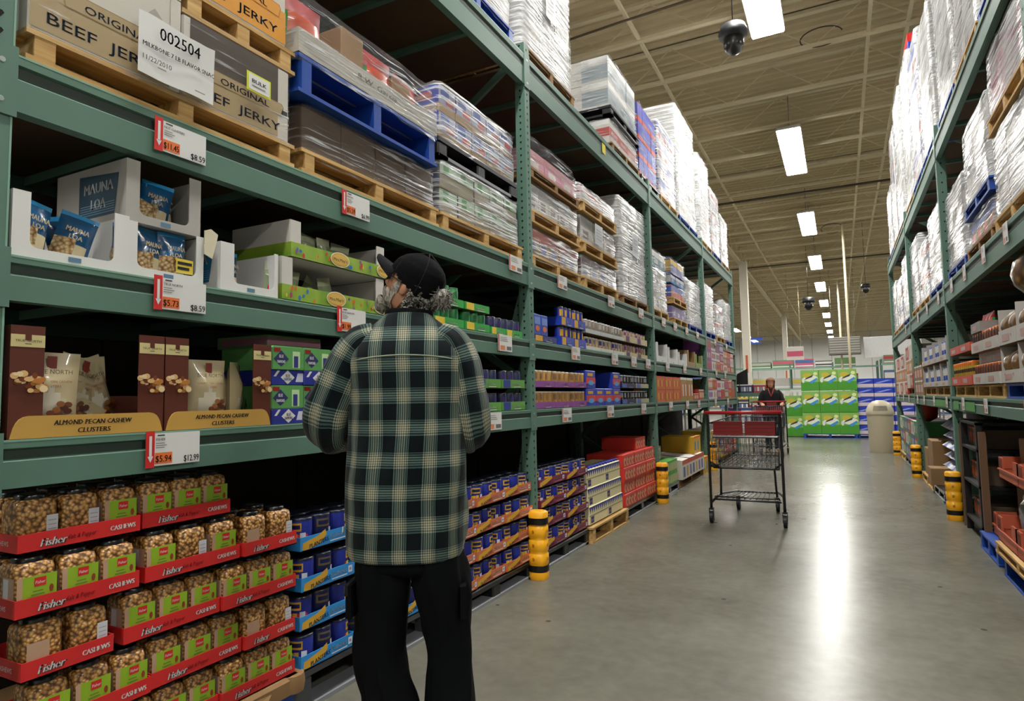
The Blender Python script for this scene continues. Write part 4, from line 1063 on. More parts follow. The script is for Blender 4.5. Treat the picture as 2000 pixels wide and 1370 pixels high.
# second bay, lowest shelf
DJ = can_root('glass_jar', 'jar', .042, .125, JARC, C('#d6cdb8', .3), art_g(C('#8a6a4a', .4), C('#d0a85a', .4)))
for j in range(2):
    for i in range(3):
        a = 4.28+.36*i; ptray(a, a+.355, Z1+.16*j, 0, .05, PURPLE, f'purple tray of peanut jars, {["lower", "upper"][j]} tier, {ORD[i]} from the post', 'NUTS', .22, None, C('#e0c0d8', .5)); row(DJ, a+.01, a+.345, 4, Z1+.16*j+.004, 0, f'peanut jars in the {["lower", "upper"][j]} purple trays', f'amber peanut jar in the {["lower", "upper"][j]} purple trays, second bay', 2 if j else 1)
rbm = carton_mesh(.243, .28, .158, C('#2a3fae', .45), lambda b, w, h: (b.quad(-w/2+.002, w/2-.002, h*.25, h*.6, C('#d23a34', .45), -.0008), b.ell(0, h*.3, w*.3, h*.14, C('#5aa0d8', .5)), b.quad(-w*.35, w*.2, h*.68, h*.85, OCHRE, -.0012)), name='carton')
for i in range(4):
    for j in range(2 if i in (0, 3) else 1): single(rbm, 'red_blue_carton', f'red and blue snack carton, {["lower", "upper"][j]} layer, {ORD[i]} past the purple trays', 'carton', L_(5.46+.247*i, Z1+.16*j, .0)[0], PH, 'red and blue snack cartons')
KJ = can_root('glass_jar', 'jar', .042, .13, C('#3a3430', .25, 0, .2, 20, 0, .6), C('#bfc3c8', .3), art_g(C('#8a8f98', .4), C('#b3a988', .4)))
for j in range(2):
    for i in range(2):
        a = 6.37+.52*i; ptray(a, a+.51, Z1+.165*j, 0, .05, C('#a9a587', .5) if i else DBLUE, f'{"cream" if i else "dark blue"} tray of dark jars by the second guard post, {["lower", "upper"][j]}', None, .22, C('#4a62b0', .5)); row(KJ, a+.01, a+.5, 5, Z1+.165*j+.004, 0, f'dark jars in {"cream" if i else "dark blue"} trays, {["lower", "upper"][j]} tier', f'dark jar in the {["lower", "upper"][j]} {"cream" if i else "dark blue"} tray left of the second post')
# third bay
def simple_box(w, d, h, c1, c2, c3): return carton_mesh(w, d, h, c1, art_mix(c3, c2, c3), name='box')
k3 = [('orange', C('#c9702a', .5), OCHRE, RED), ('amber', C('#a8803a', .5), ORANGE, WHITE), ('red', C('#b4352c', .5), OCHRE, WHITE)]
for i in range(7):
    nm, c1, c2, c3 = k3[0 if i < 3 else 1 if i < 5 else 2]; h = (.16, .16, .16, .33, .33, .10, .16)[i]
    for j in range(2 if h < .17 and i < 3 else 1): single(simple_box(.41, .3, h, c1, c2, c3), 'snack_box', f'{nm} snack box, {["lower", "upper"][j]}, {ORD[i]} along the lowest shelf, third bay', 'box', L_(8.0+.43*i, Z1+.162*j, .0)[0], PH, 'snack boxes in the third bay')
for i in range(5):
    c = (C('#c4452c', .5), C('#b8a98a', .5), OCHRE, C('#9a7a4a', .5), C('#8a9a5a', .5))[i]; a = 7.82+.6*i
    t = slot_box('display_box', f'display box with white walls, {ORD[i]} along the second shelf, third bay', .56, .24-.03*(i % 3), .4, .05, a+.29, Z2, .0, WHITE if i < 3 else c, cut=(-.2, .2, .07))
    for q in range(3): loc, rz = L_(a+.15+.14*q, Z2+.006, .10); o = SB.put(loc, rz, f'snack bag in the {ORD[i]} display box of the third bay, {["left", "middle", "right"][q]}')
# fourth bay: mixed goods
cc = [PURPLE, C('#d0cbd8', .5), C('#c8842a', .5), RED, C('#d8d2c8', .5), C('#b03a30', .5), C('#8a6a42', .5)]
for i in range(7):
    for j in range(3):
        h = .175 if i < 4 else .15
        m_ = simple_box(.42, .4, h, cc[(i+(0 if i < 2 else 2*j)) % 7], cc[(i+3+j) % 7], cc[(i+5) % 7]); single(m_, 'mixed_box', f'mixed-colour box on the second shelf, fourth bay, {ORD[j]} layer, {ORD[i]} along', 'box', L_(11.42+.43*i, Z2+(h+.002)*j, .0)[0], PH)
        if j < 2: single(simple_box(.42, .4, .17, cc[(i*3+j+1) % 7], cc[(i+j) % 7], cc[(2*i+j) % 7]), 'mixed_box', f'mixed-colour box on the lowest shelf, fourth bay, {ORD[j]} layer, {ORD[i]} along', 'box', L_(11.42+.43*i, Z1+.172*j, .0)[0], PH)
# --- price tags
def price(y, zt, label, name=None, p1=None, p2=None, w=.19, h=.105, side='l', arrow=True):
    loc, rz = (L_ if side == 'l' else R_)(y, zt-h, -.012); t = thing('price_tag', label, 'price tag', loc=loc, rz=rz)
    b = MB().box(-w/2, w/2, 0, .002, 0, h, WHITE)
    if p1:
        b.box(-w/2-.004, -w/2+.025, -.002, 0, -.004, h+.006, RED)
        b.quad(-w/2+.006, -w/2+.015, .03, h-.008, WHITE, -.003).poly([(-w/2+.001, -.003, .032), (-w/2+.0105, -.003, .012), (-w/2+.02, -.003, .032)], WHITE)
        b.quad(-w/2+.027, -w/2+.088, .006, .042, C('#e8763a', .5), -.0008); b.text(p1, -w/2+.029, .012, .030, DARKTX, -.0016, w=.055, bold=.0007); b.text(p2, w/2-.004, .006, .030, DARKTX, -.0012, w=.056, al='r', bold=.0007)
        b.text(name, -w/2+.03, h-.024, .011, DARKTX, -.0012, bold=.0003)
        for q in range(3): b.quad(-w/2+.03, -w/2+.06+.008*(q % 2), h-.034-.007*q, h-.031-.007*q, GREY, -.001)
        b.quad(-w/2+.035, -w/2+.06, h-.009, h-.005, DARKTX, -.001)
    else:
        b.quad(-w/2, -w/2+.016, 0, h, C('#b8503f', .5), -.0008); b.quad(-w/2+.03, -.005, .008, .038, C('#d98a5f', .5), -.0008)
        for q in range(3): b.quad(-w/2+.03, w*.1+.01*q, h-.02-.012*q, h-.016-.012*q, GREY, -.001)
        b.quad(.02, w/2-.012, .01, .035, C('#6d6d70', .6), -.001)
    b.obj('card', t)
price(1.405, 2.225, 'price tag $11.45 and $8.59 on the third beam', 'NUT CLUSTERS', '$11.45', '$8.59')
price(2.305, 2.235, 'price tag reading $6.99 on the beam below the blue pallet', 'SNACKS', '$5.59', '$6.99')
price(1.415, 1.69, 'price tag $5.73 and $8.59 on the second beam', 'TRUE NORTH', '$5.73', '$8.59')
price(2.275, 1.69, 'price tag $1.99 on the second beam beside the man\'s shoulder', 'BLUE DIAMOND', '$1.99', '$6.99')
price(1.40, 1.175, 'price tag $5.94 and $12.99 on the lowest beam', 'FISHER', '$5.94', '$12.99')
for lv, zt, ys in (('third', 2.26, (3.97, 4.82, 6.08, 7.15, 8.2, 8.85, 9.6, 10.4, 12.0, 13.3)), ('second', 1.69, (3.79, 5.08, 6.14, 6.8, 7.38, 8.33, 9.36, 10.55, 12, 13)), ('lowest', 1.175, (3.62, 4.85, 5.96, 7.13, 8.43, 9.45, 10.3, 11.8, 13.2))):
    for i, y in enumerate(ys): price(y, zt, f'small blurred price tag on the {lv} left beam, {ORD[i]} beyond the man', w=.20, h=.11)
# --- near-black cartons added to block light, and the rack that backs on
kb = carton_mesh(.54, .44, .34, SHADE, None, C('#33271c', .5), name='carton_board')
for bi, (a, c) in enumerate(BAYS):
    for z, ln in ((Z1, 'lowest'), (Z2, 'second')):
        for j in range(6): single(kb, 'brown_carton', f'added light-blocking near-black carton behind the goods, {ln} shelf, {BN[bi]}', 'carton', L_(a+.32+.55*j, z, .5)[0], PH, f'added light-blocking cartons at the back of the {ln} shelf, {BN[bi]}')
    for z, h, ln in ((0, 1.0, 'floor'), (1.2, .82, 'lowest'), (2.2, 1.3, 'middle'), (3.86, .45, 'top')):
        if z:
            t = thing('shelf_deck', f'brown deck of the rack backing onto the left rack, {ln} level, {BN[bi]}', 'shelf deck'); MB().box(-4.2, -3.14, a+.045, c-.045, z-.03, z-.004, DECKB).obj('board', t)
        for j in range(3):
            w_ = (c-a-.1)/3; y0 = a+.05+w_*j
            t = thing('light_block_stack', f'added light-blocking carton stack in the rack behind, {ln} level, {BN[bi]}, {ORD[j]}', 'carton stack', loc=(-3.16, y0+w_/2, z), rz=PH)  # near-black stacks added to stop light leaking into the shelves
            b = MB()
            k = (c, round(w_, 2), h)
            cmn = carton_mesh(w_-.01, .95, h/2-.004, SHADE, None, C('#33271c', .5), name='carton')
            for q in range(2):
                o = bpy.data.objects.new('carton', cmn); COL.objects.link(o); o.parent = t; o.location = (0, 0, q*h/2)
for i, y in enumerate(YP):
    frame((-4.28, y, 0), -PH, 'green upright backing the left rack, '+PN[i].replace('in the picture', ''))
# ------------------------------------------------------------ pallet loads on the upper levels, left rack
# jerky cartons on the first pallet
JW = C('#c9c4ba', .6, 0, .05); JT = C('#a8926a', .55, 0, .06); JN = C('#3b4258', .6); JBR = C('#4a4038', .4, 0, .35, 7)
def art_jerky(kind):
    def f(b, w, h):
        if kind == 'dark': b.quad(-w/2+.03, w/2-.06, h*.40, h*.99, JBR, -.0008)
        low = C('#d8963a', .5, 0, .08) if kind == 'orange' else JT
        b.quad(-w/2+.003, w/2-.003 if kind != 'dark' else w/2-.06, h*.02, h*.44, low, -.0010)
        b.poly([(-w*.30, -.0016, h*.50), (w*.42, -.0016, h*.50), (w*.44, -.0016, h*.46), (w*.42, -.0016, h*.33), (-w*.30, -.0016, h*.33), (-w*.32, -.0016, h*.46)], C('#8f7648', .6) if kind != 'orange' else C('#b9742a', .6))
        b.poly([(-w*.29, -.0020, h*.49), (w*.41, -.0020, h*.49), (w*.43, -.0020, h*.46), (w*.41, -.0020, h*.34), (-w*.29, -.0020, h*.34), (-w*.31, -.0020, h*.46)], low)
        b.text('ORIGINAL', w*.05, h*.365, .035, JN, -.0026, w=w*.46, al='c', bold=.0012); b.text('BEEF  JERKY', w*.0, h*.10, .05, JN, -.0016, w=w*.80, al='c', bold=.002)
        if kind == 'light':
            b.quad(-w*.05, w*.2, h*.86, h*.91, C('#5a5a58', .6), -.0012); b.quad(w*.42, w*.5, h*.0, h, JW, -.0022)
            b.poly([(w*.2, -.0012, h*.62), (w*.3, -.0012, h*.78), (w*.36, -.0012, h*.70), (w*.28, -.0012, h*.58)], C('#a59f94', .6))
        if kind == 'dark': b.quad(w/2-.055, w/2-.01, h*.35, h*.42, DARKTX, -.0016)
    return f
def jerky(kind, y0, y1, z, h, label, back=.0):
    m_ = carton_mesh(y1-y0-.004, .45, h, JW, art_jerky(kind), name='jerky_carton')
    return single(m_, 'jerky_carton', label, 'carton', L_((y0+y1)/2, z, back)[0], PH)
pallet('wood', 'l', .93, 1.93, Z3, .095, 'pale wooden pallet under the jerky cartons on the third beam', .0)
jerky('light', .93, 1.40, Z3+.096, .33, 'white and tan jerky carton behind the large paper sign')
jerky('dark', 1.405, 1.90, Z3+.096, .30, 'jerky carton with dark photo and yellow sticker')
jerky('light', .93, 1.40, Z3+.430, .30, 'white jerky carton above the one with the paper sign')
pallet('wood', 'l', 1.405, 1.93, Z3+.40, .10, 'short pale wooden pallet on top of the dark jerky carton', .0, .9)
jerky('orange', 1.405, 1.88, Z3+.501, .33, 'white jerky carton with orange band, on the upper short pallet')
for k, (y0, z, h) in enumerate(((.93, Z3+.096, .33), (1.4, Z3+.096, .30))):
    for q in range(1):
        single(carton_mesh(.466, .48, h, JW, None, name='jerky_carton'), 'jerky_carton', f'plain jerky carton hidden behind the front one, {["left", "right"][k]}', 'carton', L_(y0+.24, z, .455)[0], PH)
t = thing('load_wrap', 'thin clear film stretched round the jerky cartons', 'stretch film', loc=L_(1.413, Z3+.098, .0)[0], rz=PH)
o = bpy.data.objects.new('film', wrap_mesh(.97, .95, .31, WRAP0, 0, 4, .004)); COL.objects.link(o); o.parent = t; t.location.x += .004
t = thing('paper_sign', 'white paper pallet sign reading 002504 MILKBONE, dated 11/22/2010', 'sign', loc=L_(1.37, 2.345, -.034)[0], rz=PH)
b = MB(); n = 8; W, H = .285, .205
vs = []; 
for j in range(n+1):
    for i in range(n+1): u = i/n-.5; v = j/n; vs.append((u*W, -.004*math.sin(u*9)-.006*(v*v)*(u > .2), v*H-.008*math.sin(u*6)*v))
b.add(vs, [(j*(n+1)+i, j*(n+1)+i+1, (j+1)*(n+1)+i+1, (j+1)*(n+1)+i) for j in range(n) for i in range(n)], WHITE, True); b.obj('paper', t)
b = MB(); b.text('002504', .0, H*.66, .06, DARKTX, -.012, w=.150, al='c', bold=.0012); b.text('MILKBONE 7 LB FLAVOR SNAC', 0, H*.44, .022, DARKTX, -.012, w=.265, al='c', bold=.0008); b.text('11/22/2010', -W*.46, H*.22, .024, DARKTX, -.012, w=.10); b.quad(W*.2, W*.34, H*.07, H*.09, GREY, -.012); b.quad(-.08, -.05, H*.16, H*.18, GREY, -.012); b.obj('sign_print', t)
t = thing('yellow_sticker', 'white sticker with yellow border on the dark jerky carton', 'sticker', loc=L_(1.72, 2.475, -.026)[0], rz=PH)
b = MB().box(-.058, .058, 0, .001, 0, .075, C('#d8de3a', .5)); b.quad(-.05, .05, .007, .068, WHITE, -.001); b.text('BULK', 0, .036, .022, DARKTX, -.002, w=.07, al='c', bold=.001); b.quad(-.035, .03, .022, .027, GREY, -.002); b.obj('card', t)
# second pallet stack
pallet('wood', 'l', 1.97, 3.02, Z3, .105, 'wooden pallet under the plain brown cartons on the third beam', .0)
tier('l', 2.0, 3.0, Z3+.107, .215, 4, 1, KRAFT_D, art_stripes([(.0, 1., C('#5d4a38', .6))], side=False), 'plain dark brown cartons under film, below the blue pallet', WRAP1, .03, seed=3)
pallet('blue', 'l', 1.93, 2.98, Z3+.335, .17, 'blue painted pallet standing on the film-wrapped brown cartons', -.02)
t = thing('slab_tray', 'thick white cardboard tray hand-lettered R.W. on the blue pallet', 'tray', loc=L_(2.455, Z3+.507, -.02)[0], rz=PH)
b = tray_mesh(1.05, .98, .11, C('#b9b5ac', .6), C('#b9b5ac', .6)); b.text('R.W. Garcia', 0, .05, .04, C('#4a4a4a', .7), -.002, w=.3, al='c', sh=.2)
for q in range(7): b.quad(-.525, .525, .008+.015*q, .0095+.015*q, C('#8f8b82', .7), -.001)
b.obj('tray_board', t)
OB = C('#c4481f', .3, 0, .2, 9, .2, .5)
def zo(u, v): return (REDD if v > .7 else C('#d8a02c', .3) if v < .25 else C('#2f8a3f', .3) if abs(u) > .75 else OB)
to = thing('chip_bag', 'x', 'bag'); bag_mesh(.26, .30, .10, OB, zo, 9).obj('pouch', to); OK_ = Kind(to)
for k, (y, bk, l) in enumerate(((2.03, .08, 'orange chip bag at the left end of the white slab tray'), (2.17, .20, 'orange chip bag behind the first on the white slab tray'), (2.56, .09, 'orange chip bag between the two brown cartons'), (2.86, .12, 'orange chip bag at the right end of the slab tray'))):
    loc, rz = L_(y, Z3+.515, bk); OK_.put(loc, rz+.15*(k % 2), l)
for k, (y, h) in enumerate(((2.34, .30), (2.73, .22))): single(carton_mesh(.16, .4, h, KRAFT, None, C('#a98a5e', .5), name='carton'), 'brown_carton', ['tall brown carton among the orange bags', 'lower brown carton near the right end among the orange bags'][k], 'carton', L_(y, Z3+.515, .04)[0], PH)
t = thing('load_wrap', 'crinkled clear film round the orange bags and brown cartons', 'stretch film', loc=L_(2.455, Z3+.50, -.01)[0], rz=PH)
o = bpy.data.objects.new('film', wrap_mesh(1.02, .95, .20, WRAP1, .16, 14, .02)); COL.objects.link(o); o.parent = t
# third pallet stack
pallet('wood', 'l', 3.05, 4.12, Z3, .10, 'wooden pallet under green and white wrapped cartons on the third beam', .0)
def art_gw(b, w, h):
    b.quad(-w/2+.002, w/2-.002, h*.55, h*.98, C('#9db89a', .5), -.0008); b.quad(-w*.3, w*.0, h*.55, h*.95, C('#3f8a3a', .5), -.0012); b.quad(-w/2+.002, w/2-.002, h*.05, h*.5, C('#8c8468', .5), -.0008)
    x = -w/2-.0008
    b.poly([(x, .4, .5*h), (x, .002, .5*h), (x, .002, h), (x, .4, h)], C('#20243a', .5)); b.poly([(x, .4, .08*h), (x, .002, .08*h), (x, .002, .5*h), (x, .4, .5*h)], C('#2b3566', .5)); b.poly([(x-.001, .3, .15*h), (x-.001, .05, .15*h), (x-.001, .05, .32*h), (x-.001, .3, .32*h)], WHITE)
tier('l', 3.08, 4.08, Z3+.102, .32, 5, 2, C('#7a6a48', .6), art_gw, 'green, white and dark blue cartons tightly wrapped beside the upright', WRAPM, .03, seed=5, key='gw')
pallet('black', 'l', 3.06, 4.08, Z3+.44, .125, 'black plastic pallet on the green and white wrapped cartons', .02)
def art_br(b, w, h):
    b.quad(-w/2+.002, w/2-.002, h*.30, h*.97, C('#8f98b8', .5), -.0008); b.quad(-w*.4, w*.1, h*.62, h*.92, C('#2f4aa0', .5), -.0012); b.quad(-w*.1, w*.4, h*.35, h*.6, C('#b8453a', .5), -.0012)
    x = -w/2-.0008
    b.poly([(x, .42, .3*h), (x, .002, .3*h), (x, .002, h), (x, .42, h)], C('#2638b0', .5)); b.poly([(x-.001, .42, .55*h), (x-.001, .05, .45*h), (x-.001, .05, .75*h), (x-.001, .42, .8*h)], RED)
tier('l', 3.10, 4.05, Z3+.568, .34, 5, 2, C('#9a7a4e', .6), art_br, 'blue and red printed cartons wrapped on the black pallet', WRAPM, .04, seed=6, key='br', dome=.02)
# generic wrapped stacks
def art_pl(c1, c2, z0=.6):
    def f(b, w, h):
        b.quad(-w/2+.002, w/2-.002, h*z0, h*.97, c1, -.0008); b.quad(-w*.3, w*.15, h*.2, h*.5, c2, -.0012)
        x = -w/2-.0008; b.poly([(x, .4, .1*h), (x, .002, .1*h), (x, .002, h*.9), (x, .4, h*.9)], c1)
    return f
A_OR = art_pl(C('#b84a34', .5), C('#5a5a9a', .5)); A_GR = art_pl(C('#9a9894', .5), C('#7a6a62', .5)); A_PK = art_pl(C('#b4707c', .5), C('#cfc4c0', .5)); A_MR = art_pl(C('#5f2a38', .5), C('#8d97c4', .5)); A_WH = art_pl(C('#c9c8c4', .5), C('#a8a6a4', .5)); A_BL = art_pl(C('#2f4aa8', .5), C('#c03a34', .5)); A_PU = art_pl(C('#7c62b0', .5), C('#b8a8cc', .5)); A_GO = art_pl(C('#c9a23a', .5), C('#3a3f8a', .5))
LT = C('#c4c1ba', .6, 0, .06); MD = C('#8d7a5c', .65, 0, .1)
def stack(side, y0, y1, z, seq, where, back=.02):
    """seq bottom to top: ('p', style, h) pallets and ('c', h, nx, nz, base, art, wrap, look) loads"""
    i = 0
    for s in seq:
        if s[0] == 'p':
            pallet(s[1], side, y0, y1, z, s[2], f'{"wooden" if "wood" in s[1] else s[1]} pallet, {ORD[i]} from the bottom, {where}', back); z += s[2]+.002; i += 1
        else:
            _, h, nx, nz, base, art, wr, look = s[:8]; dome = s[8] if len(s) > 8 else 0; sheet = s[9] if len(s) > 9 else None
            tier(side, y0+.02, y1-.03, z, h, nx, nz, base, art, f'{look}, {where}', wr, back+.03, dome=dome, seed=int(y0*13+z*7), sheet=sheet); z += h+.016+(.012 if dome == 0 else dome)
stack('l', 4.30, 5.35, Z3, [('p', 'wood', .10), ('c', .22, 5, 1, MD, A_OR, WRAPM, 'orange-edged cartons'), ('p', 'wood', .10), ('c', .22, 5, 1, LT, A_GR, WRAPM, 'grey cartons'), ('p', 'wood_d', .08), ('c', .17, 3, 1, PINK, A_PK, WRAP1, 'pink tray with shiny domed film', .2)], 'stack right of the nearest full upright')
stack('l', 5.42, 6.44, Z3, [('p', 'wood', .11), ('c', .20, 4, 1, LT, A_MR, WRAPM, 'maroon and white cartons'), ('p', 'wood', .10), ('c', .25, 3, 1, LT, A_GR, WRAP1, 'pale cartons with a hung sheet', 0, (-.2, .03, .22, .2)), ('p', 'wood', .10), ('c', .15, 3, 1, WHITE, art_pl(C('#c04a48', .5), WHITE), WRAP2, 'white and red bags', .05)], 'second stack of the second bay')
stack('l', 6.55, 7.62, Z3, [('p', 'wood_d', .10), ('c', 1.09, 3, 3, LT, A_WH, WRAP2, 'tall pale square load', 0, (-.1, .5, .22, .26))], 'before the second upright')
stack('l', 7.80, 8.65, Z3, [('p', 'wood', .10), ('c', .55, 3, 2, LT, A_GR, WRAPM, 'grey wrapped load'), ('c', .2, 3, 1, C('#3a6a7c', .5), A_WH, WRAP1, 'teal edged cartons', .03)], 'first in the third bay')
stack('l', 8.95, 9.85, Z3, [('p', 'wood', .10), ('c', .17, 3, 1, C('#7c62b0', .5), A_PU, WRAP1, 'purple cartons'), ('p', 'wood', .09), ('c', .18, 4, 1, C('#a8553a', .5), A_BL, WRAP1, 'red and blue cartons'), ('c', .12, 3, 1, C('#3f78b8', .5), A_WH, None, 'sky blue cartons'), ('c', .2, 4, 1, C('#3a3f8a', .5), A_GO, WRAP1, 'gold and blue cartons', .04)], 'colourful stack in the third bay')
stack('l', 9.95, 11.05, Z3, [('p', 'blue', .10), ('c', .7, 3, 3, LT, A_WH, WRAP2, 'white wrapped cartons', .05)], 'last in the third bay')
stack('l', 11.3, 12.3, Z3, [('p', 'blue', .11), ('c', .85, 3, 3, LT, A_WH, WRAP2, 'crinkled white load', .05)], 'first in the fourth bay')
stack('l', 12.4, 13.4, Z3, [('p', 'wood', .11), ('c', .6, 3, 2, LT, A_OR, WRAP2, 'white and orange load', .04)], 'middle of the fourth bay')
stack('l', 13.45, 14.4, Z3, [('p', 'blue', .11), ('c', .8, 3, 3, LT, A_WH, WRAP2, 'pale load', .04)], 'end of the fourth bay')
# top level
stack('l', 1.95, 2.98, Z4, [('p', 'blue', .12), ('c', .5, 3, 2, C('#a8552a', .6), A_OR, WRAP1, 'orange cartons')], 'top level, first in view')
stack('l', 3.04, 4.08, Z4, [('p', 'blue', .12), ('c', .85, 3, 3, LT, A_WH, WRAP2, 'white wrapped cartons with orange edge')], 'top level beside the upright')
stack('l', 4.26, 5.30, Z4, [('p', 'wood_d', .12), ('c', .98, 3, 3, LT, A_WH, WRAP2, 'tall white load with hung sheet', .03, (-.1, .45, .2, .25))], 'top level, above the nearest full upright')
A_FR = art_stripes([(.78, .96, WHITE), (.3, .66, C('#a8322c', .5))], 'FRUITS', WHITE, .40, .6); A_DR = art_stripes([(.8, 1, WHITE), (.1, .7, C('#8f9aa0', .5))], 'FRAGILE', DARKTX, .3, .4)
stack('l', 6.36, 7.42, Z4, [('p', 'wood_d', .10), ('c', .27, 3, 1, BOARDW, A_FR, WRAP1, 'white cartons with red print'), ('p', 'black', .11), ('c', .56, 3, 2, BOARDW, A_DR, WRAP1, 'white lidded cartons')], 'top level, alone before the ceiling gap')
stack('l', 7.50, 8.35, Z4, [('p', 'black', .11), ('c', .92, 4, 4, C('#c23a30', .5), art_stripes([(.25, .98, C('#2f3fae', .5))]), WRAP1, 'blue and red banded cartons', .03)], 'top level of the third bay, nearest')
stack('l', 8.42, 9.45, Z4, [('p', 'wood', .11), ('c', 1.05, 3, 4, LT, A_BL, WRAP2, 'glaring white load with blue top cartons', .03)], 'top level of the third bay, middle')
stack('l', 9.55, 10.95, Z4, [('p', 'blue', .11), ('c', 1.75, 3, 5, LT, A_WH, WRAP2, 'very tall white load', .0)], 'top level of the third bay, farthest')
stack('l', 11.25, 12.3, Z4, [('p', 'wood', .11), ('c', 1.55, 3, 4, LT, A_WH, WRAP2, 'tall pale load', .03)], 'top level of the fourth bay, nearest')
stack('l', 12.35, 13.35, Z4, [('p', 'blue', .11), ('c', 1.25, 3, 3, LT, A_OR, WRAP2, 'white load with red edge', .03)], 'top level of the fourth bay, middle')
stack('l', 13.4, 14.4, Z4, [('p', 'wood', .11), ('c', 1.0, 3, 3, LT, A_WH, WRAP2, 'pale load', .03)], 'top level of the fourth bay, end')
t = thing('yellow_sticker', 'small yellow sticker on the top left beam above the wrapped stacks', 'sticker', loc=L_(6.0, 3.69, -.008)[0], rz=PH); MB().box(-.05, .05, 0, .001, 0, .1, C('#e3d21a', .5)).obj('card', t)
# ------------------------------------------------------------ right rack
RZ1, RZ2, RZ3 = 1.202, 2.302, 3.782
def rs(y0, y1, z, seq, where, back=.02): stack('r', y0, y1, z, seq, where, back)
rs(4.35, 5.35, RZ2, [('p', 'wood', .11), ('c', .55, 3, 2, LT, A_WH, WRAP2, 'big shiny pale load'), ('p', 'wood', .11), ('c', .45, 3, 2, PINK, A_PK, WRAP2, 'pinkish load under streaked film', .03)], 'right rack, nearest on the middle beams')
rs(5.4, 6.42, RZ2, [('p', 'wood_d', .10), ('c', .22, 4, 1, KRAFT, A_BL, WRAP1, 'brown and blue cartons'), ('p', 'blue', .10), ('c', .62, 3, 2, LT, A_WH, WRAP2, 'silvery crinkled load', .04)], 'right rack, second on the middle beams')
rs(6.48, 7.5, RZ2, [('p', 'blue', .10), ('c', .72, 3, 2, LT, A_GR, WRAP2, 'rumpled white load', .05)], 'right rack, beside the upright, middle beams')
rs(7.8, 8.9, RZ2, [('p', 'blue', .10), ('c', .85, 3, 3, LT, A_WH, WRAP2, 'white torn-film load', .05)], 'right rack, just past the upright, middle beams')
rs(8.95, 9.98, RZ2, [('p', 'wood', .10), ('c', .7, 3, 2, LT, A_OR, WRAP2, 'white and red load', .04)], 'right rack, middle of the second bay')
rs(10.02, 11.05, RZ2, [('p', 'wood', .10), ('c', .95, 3, 3, LT, A_WH, WRAP2, 'tall white load', .04)], 'right rack, end of the second bay')
rs(11.3, 12.45, RZ2, [('p', 'blue', .10), ('c', 1.0, 3, 3, LT, A_WH, WRAP2, 'white load')], 'right rack, far bay, middle beams, nearest')
rs(12.5, 13.6, RZ2, [('p', 'wood', .10), ('c', .8, 3, 2, LT, A_BL, WRAP2, 'pale load')], 'right rack, far bay, middle beams, centre')
rs(13.65, 14.7, RZ2, [('p', 'wood', .10), ('c', .9, 3, 3, LT, A_WH, WRAP2, 'white load')], 'right rack, far bay, middle beams, end')
rs(4.35, 5.4, RZ3, [('p', 'blue', .12), ('c', 1.2, 3, 3, LT, A_WH, WRAP2, 'tall white load')], 'right rack top, nearest')
rs(5.45, 6.45, RZ3, [('p', 'wood', .12), ('c', 1.3, 3, 3, LT, A_GR, WRAP2, 'tall greyish load', .03)], 'right rack top, second')
rs(6.5, 7.5, RZ3, [('p', 'blue', .12), ('c', 1.45, 3, 4, LT, A_WH, WRAP2, 'tall loosely wrapped load', .05)], 'right rack top, at the upright')
rs(7.8, 8.85, RZ3, [('p', 'blue', .13), ('c', 1.5, 3, 4, LT, A_WH, WRAP2, 'tall white load with loose film', .05)], 'right rack top, first past the upright')
rs(8.9, 9.9, RZ3, [('p', 'blue', .13), ('c', 1.75, 3, 4, LT, A_BL, WRAP2, 'very tall pale load', .04)], 'right rack top, second past the upright')
rs(9.95, 11.0, RZ3, [('p', 'wood', .13), ('c', 2.0, 3, 5, LT, A_WH, WRAP2, 'tallest white load', .0)], 'right rack top, before the second guard post')
single(carton_mesh(.6, .6, .3, C('#26369c', .45), art_stripes([(.6, 1, RED)]), name='carton'), 'red_blue_carton', 'red and blue carton crowning the tallest load on the right rack', 'carton', R_(10.5, RZ3+2.16, .1)[0], -PH)
rs(11.3, 12.4, RZ3, [('p', 'wood_d', .12), ('c', 2.1, 3, 5, LT, A_WH, WRAP2, 'high white load')], 'right rack top, far bay nearest')
rs(12.45, 13.5, RZ3, [('p', 'wood', .12), ('c', 1.9, 3, 4, LT, A_OR, WRAP2, 'high white load with orange top', .0)], 'right rack top, far bay centre')
rs(13.55, 14.7, RZ3, [('p', 'blue', .12), ('c', 1.2, 3, 3, LT, A_GR, WRAP2, 'grey-white load', .04)], 'right rack top, far bay end')
# lowest shelf goods
for i, (a, c, st) in enumerate(((4.4, 5.35, 'blue'), (5.4, 6.4, 'wood'), (6.45, 7.5, 'wood'), (7.8, 8.85, 'wood'), (8.9, 9.95, 'wood'), (11.3, 12.4, 'wood_d'))):
    pallet(st, 'r', a, c, RZ1, .10, f'{"blue" if st == "blue" else "wooden"} pallet on the lowest right shelf, {ORD[i]} from the right edge', .02)
def rtray(y0, y1, z, back, lip, mt, label, d=.4, word=None, tcol=None, high=None):
    t = thing('shelf_tray', label, 'tray', loc=R_((y0+y1)/2, z, back)[0], rz=-PH); w = y1-y0; b = tray_mesh(w, d, lip, mt)
    b.quad(-w*.3, w*.1, lip*.25, lip*.7, tcol or C('#b58d86', .5), -.0012); b.obj('tray_board', t)
    if high: MB().box(-w/2, -w/2+.004, .004, d, lip, high, mt).box(w/2-.004, w/2, .004, d, lip, high, mt).box(-w/2, w/2, d, d+.004, 0, high, mt).obj('side_panel', t)
    return t
WT = C('#b9b4ae', .6, 0, .05)
BRB = C('#6b4c26', .3, 0, .4, 22, .3, .4)
def zb(u, v): return BRB if v > .3 or abs(u) > .6 else C('#8d2f22', .3)
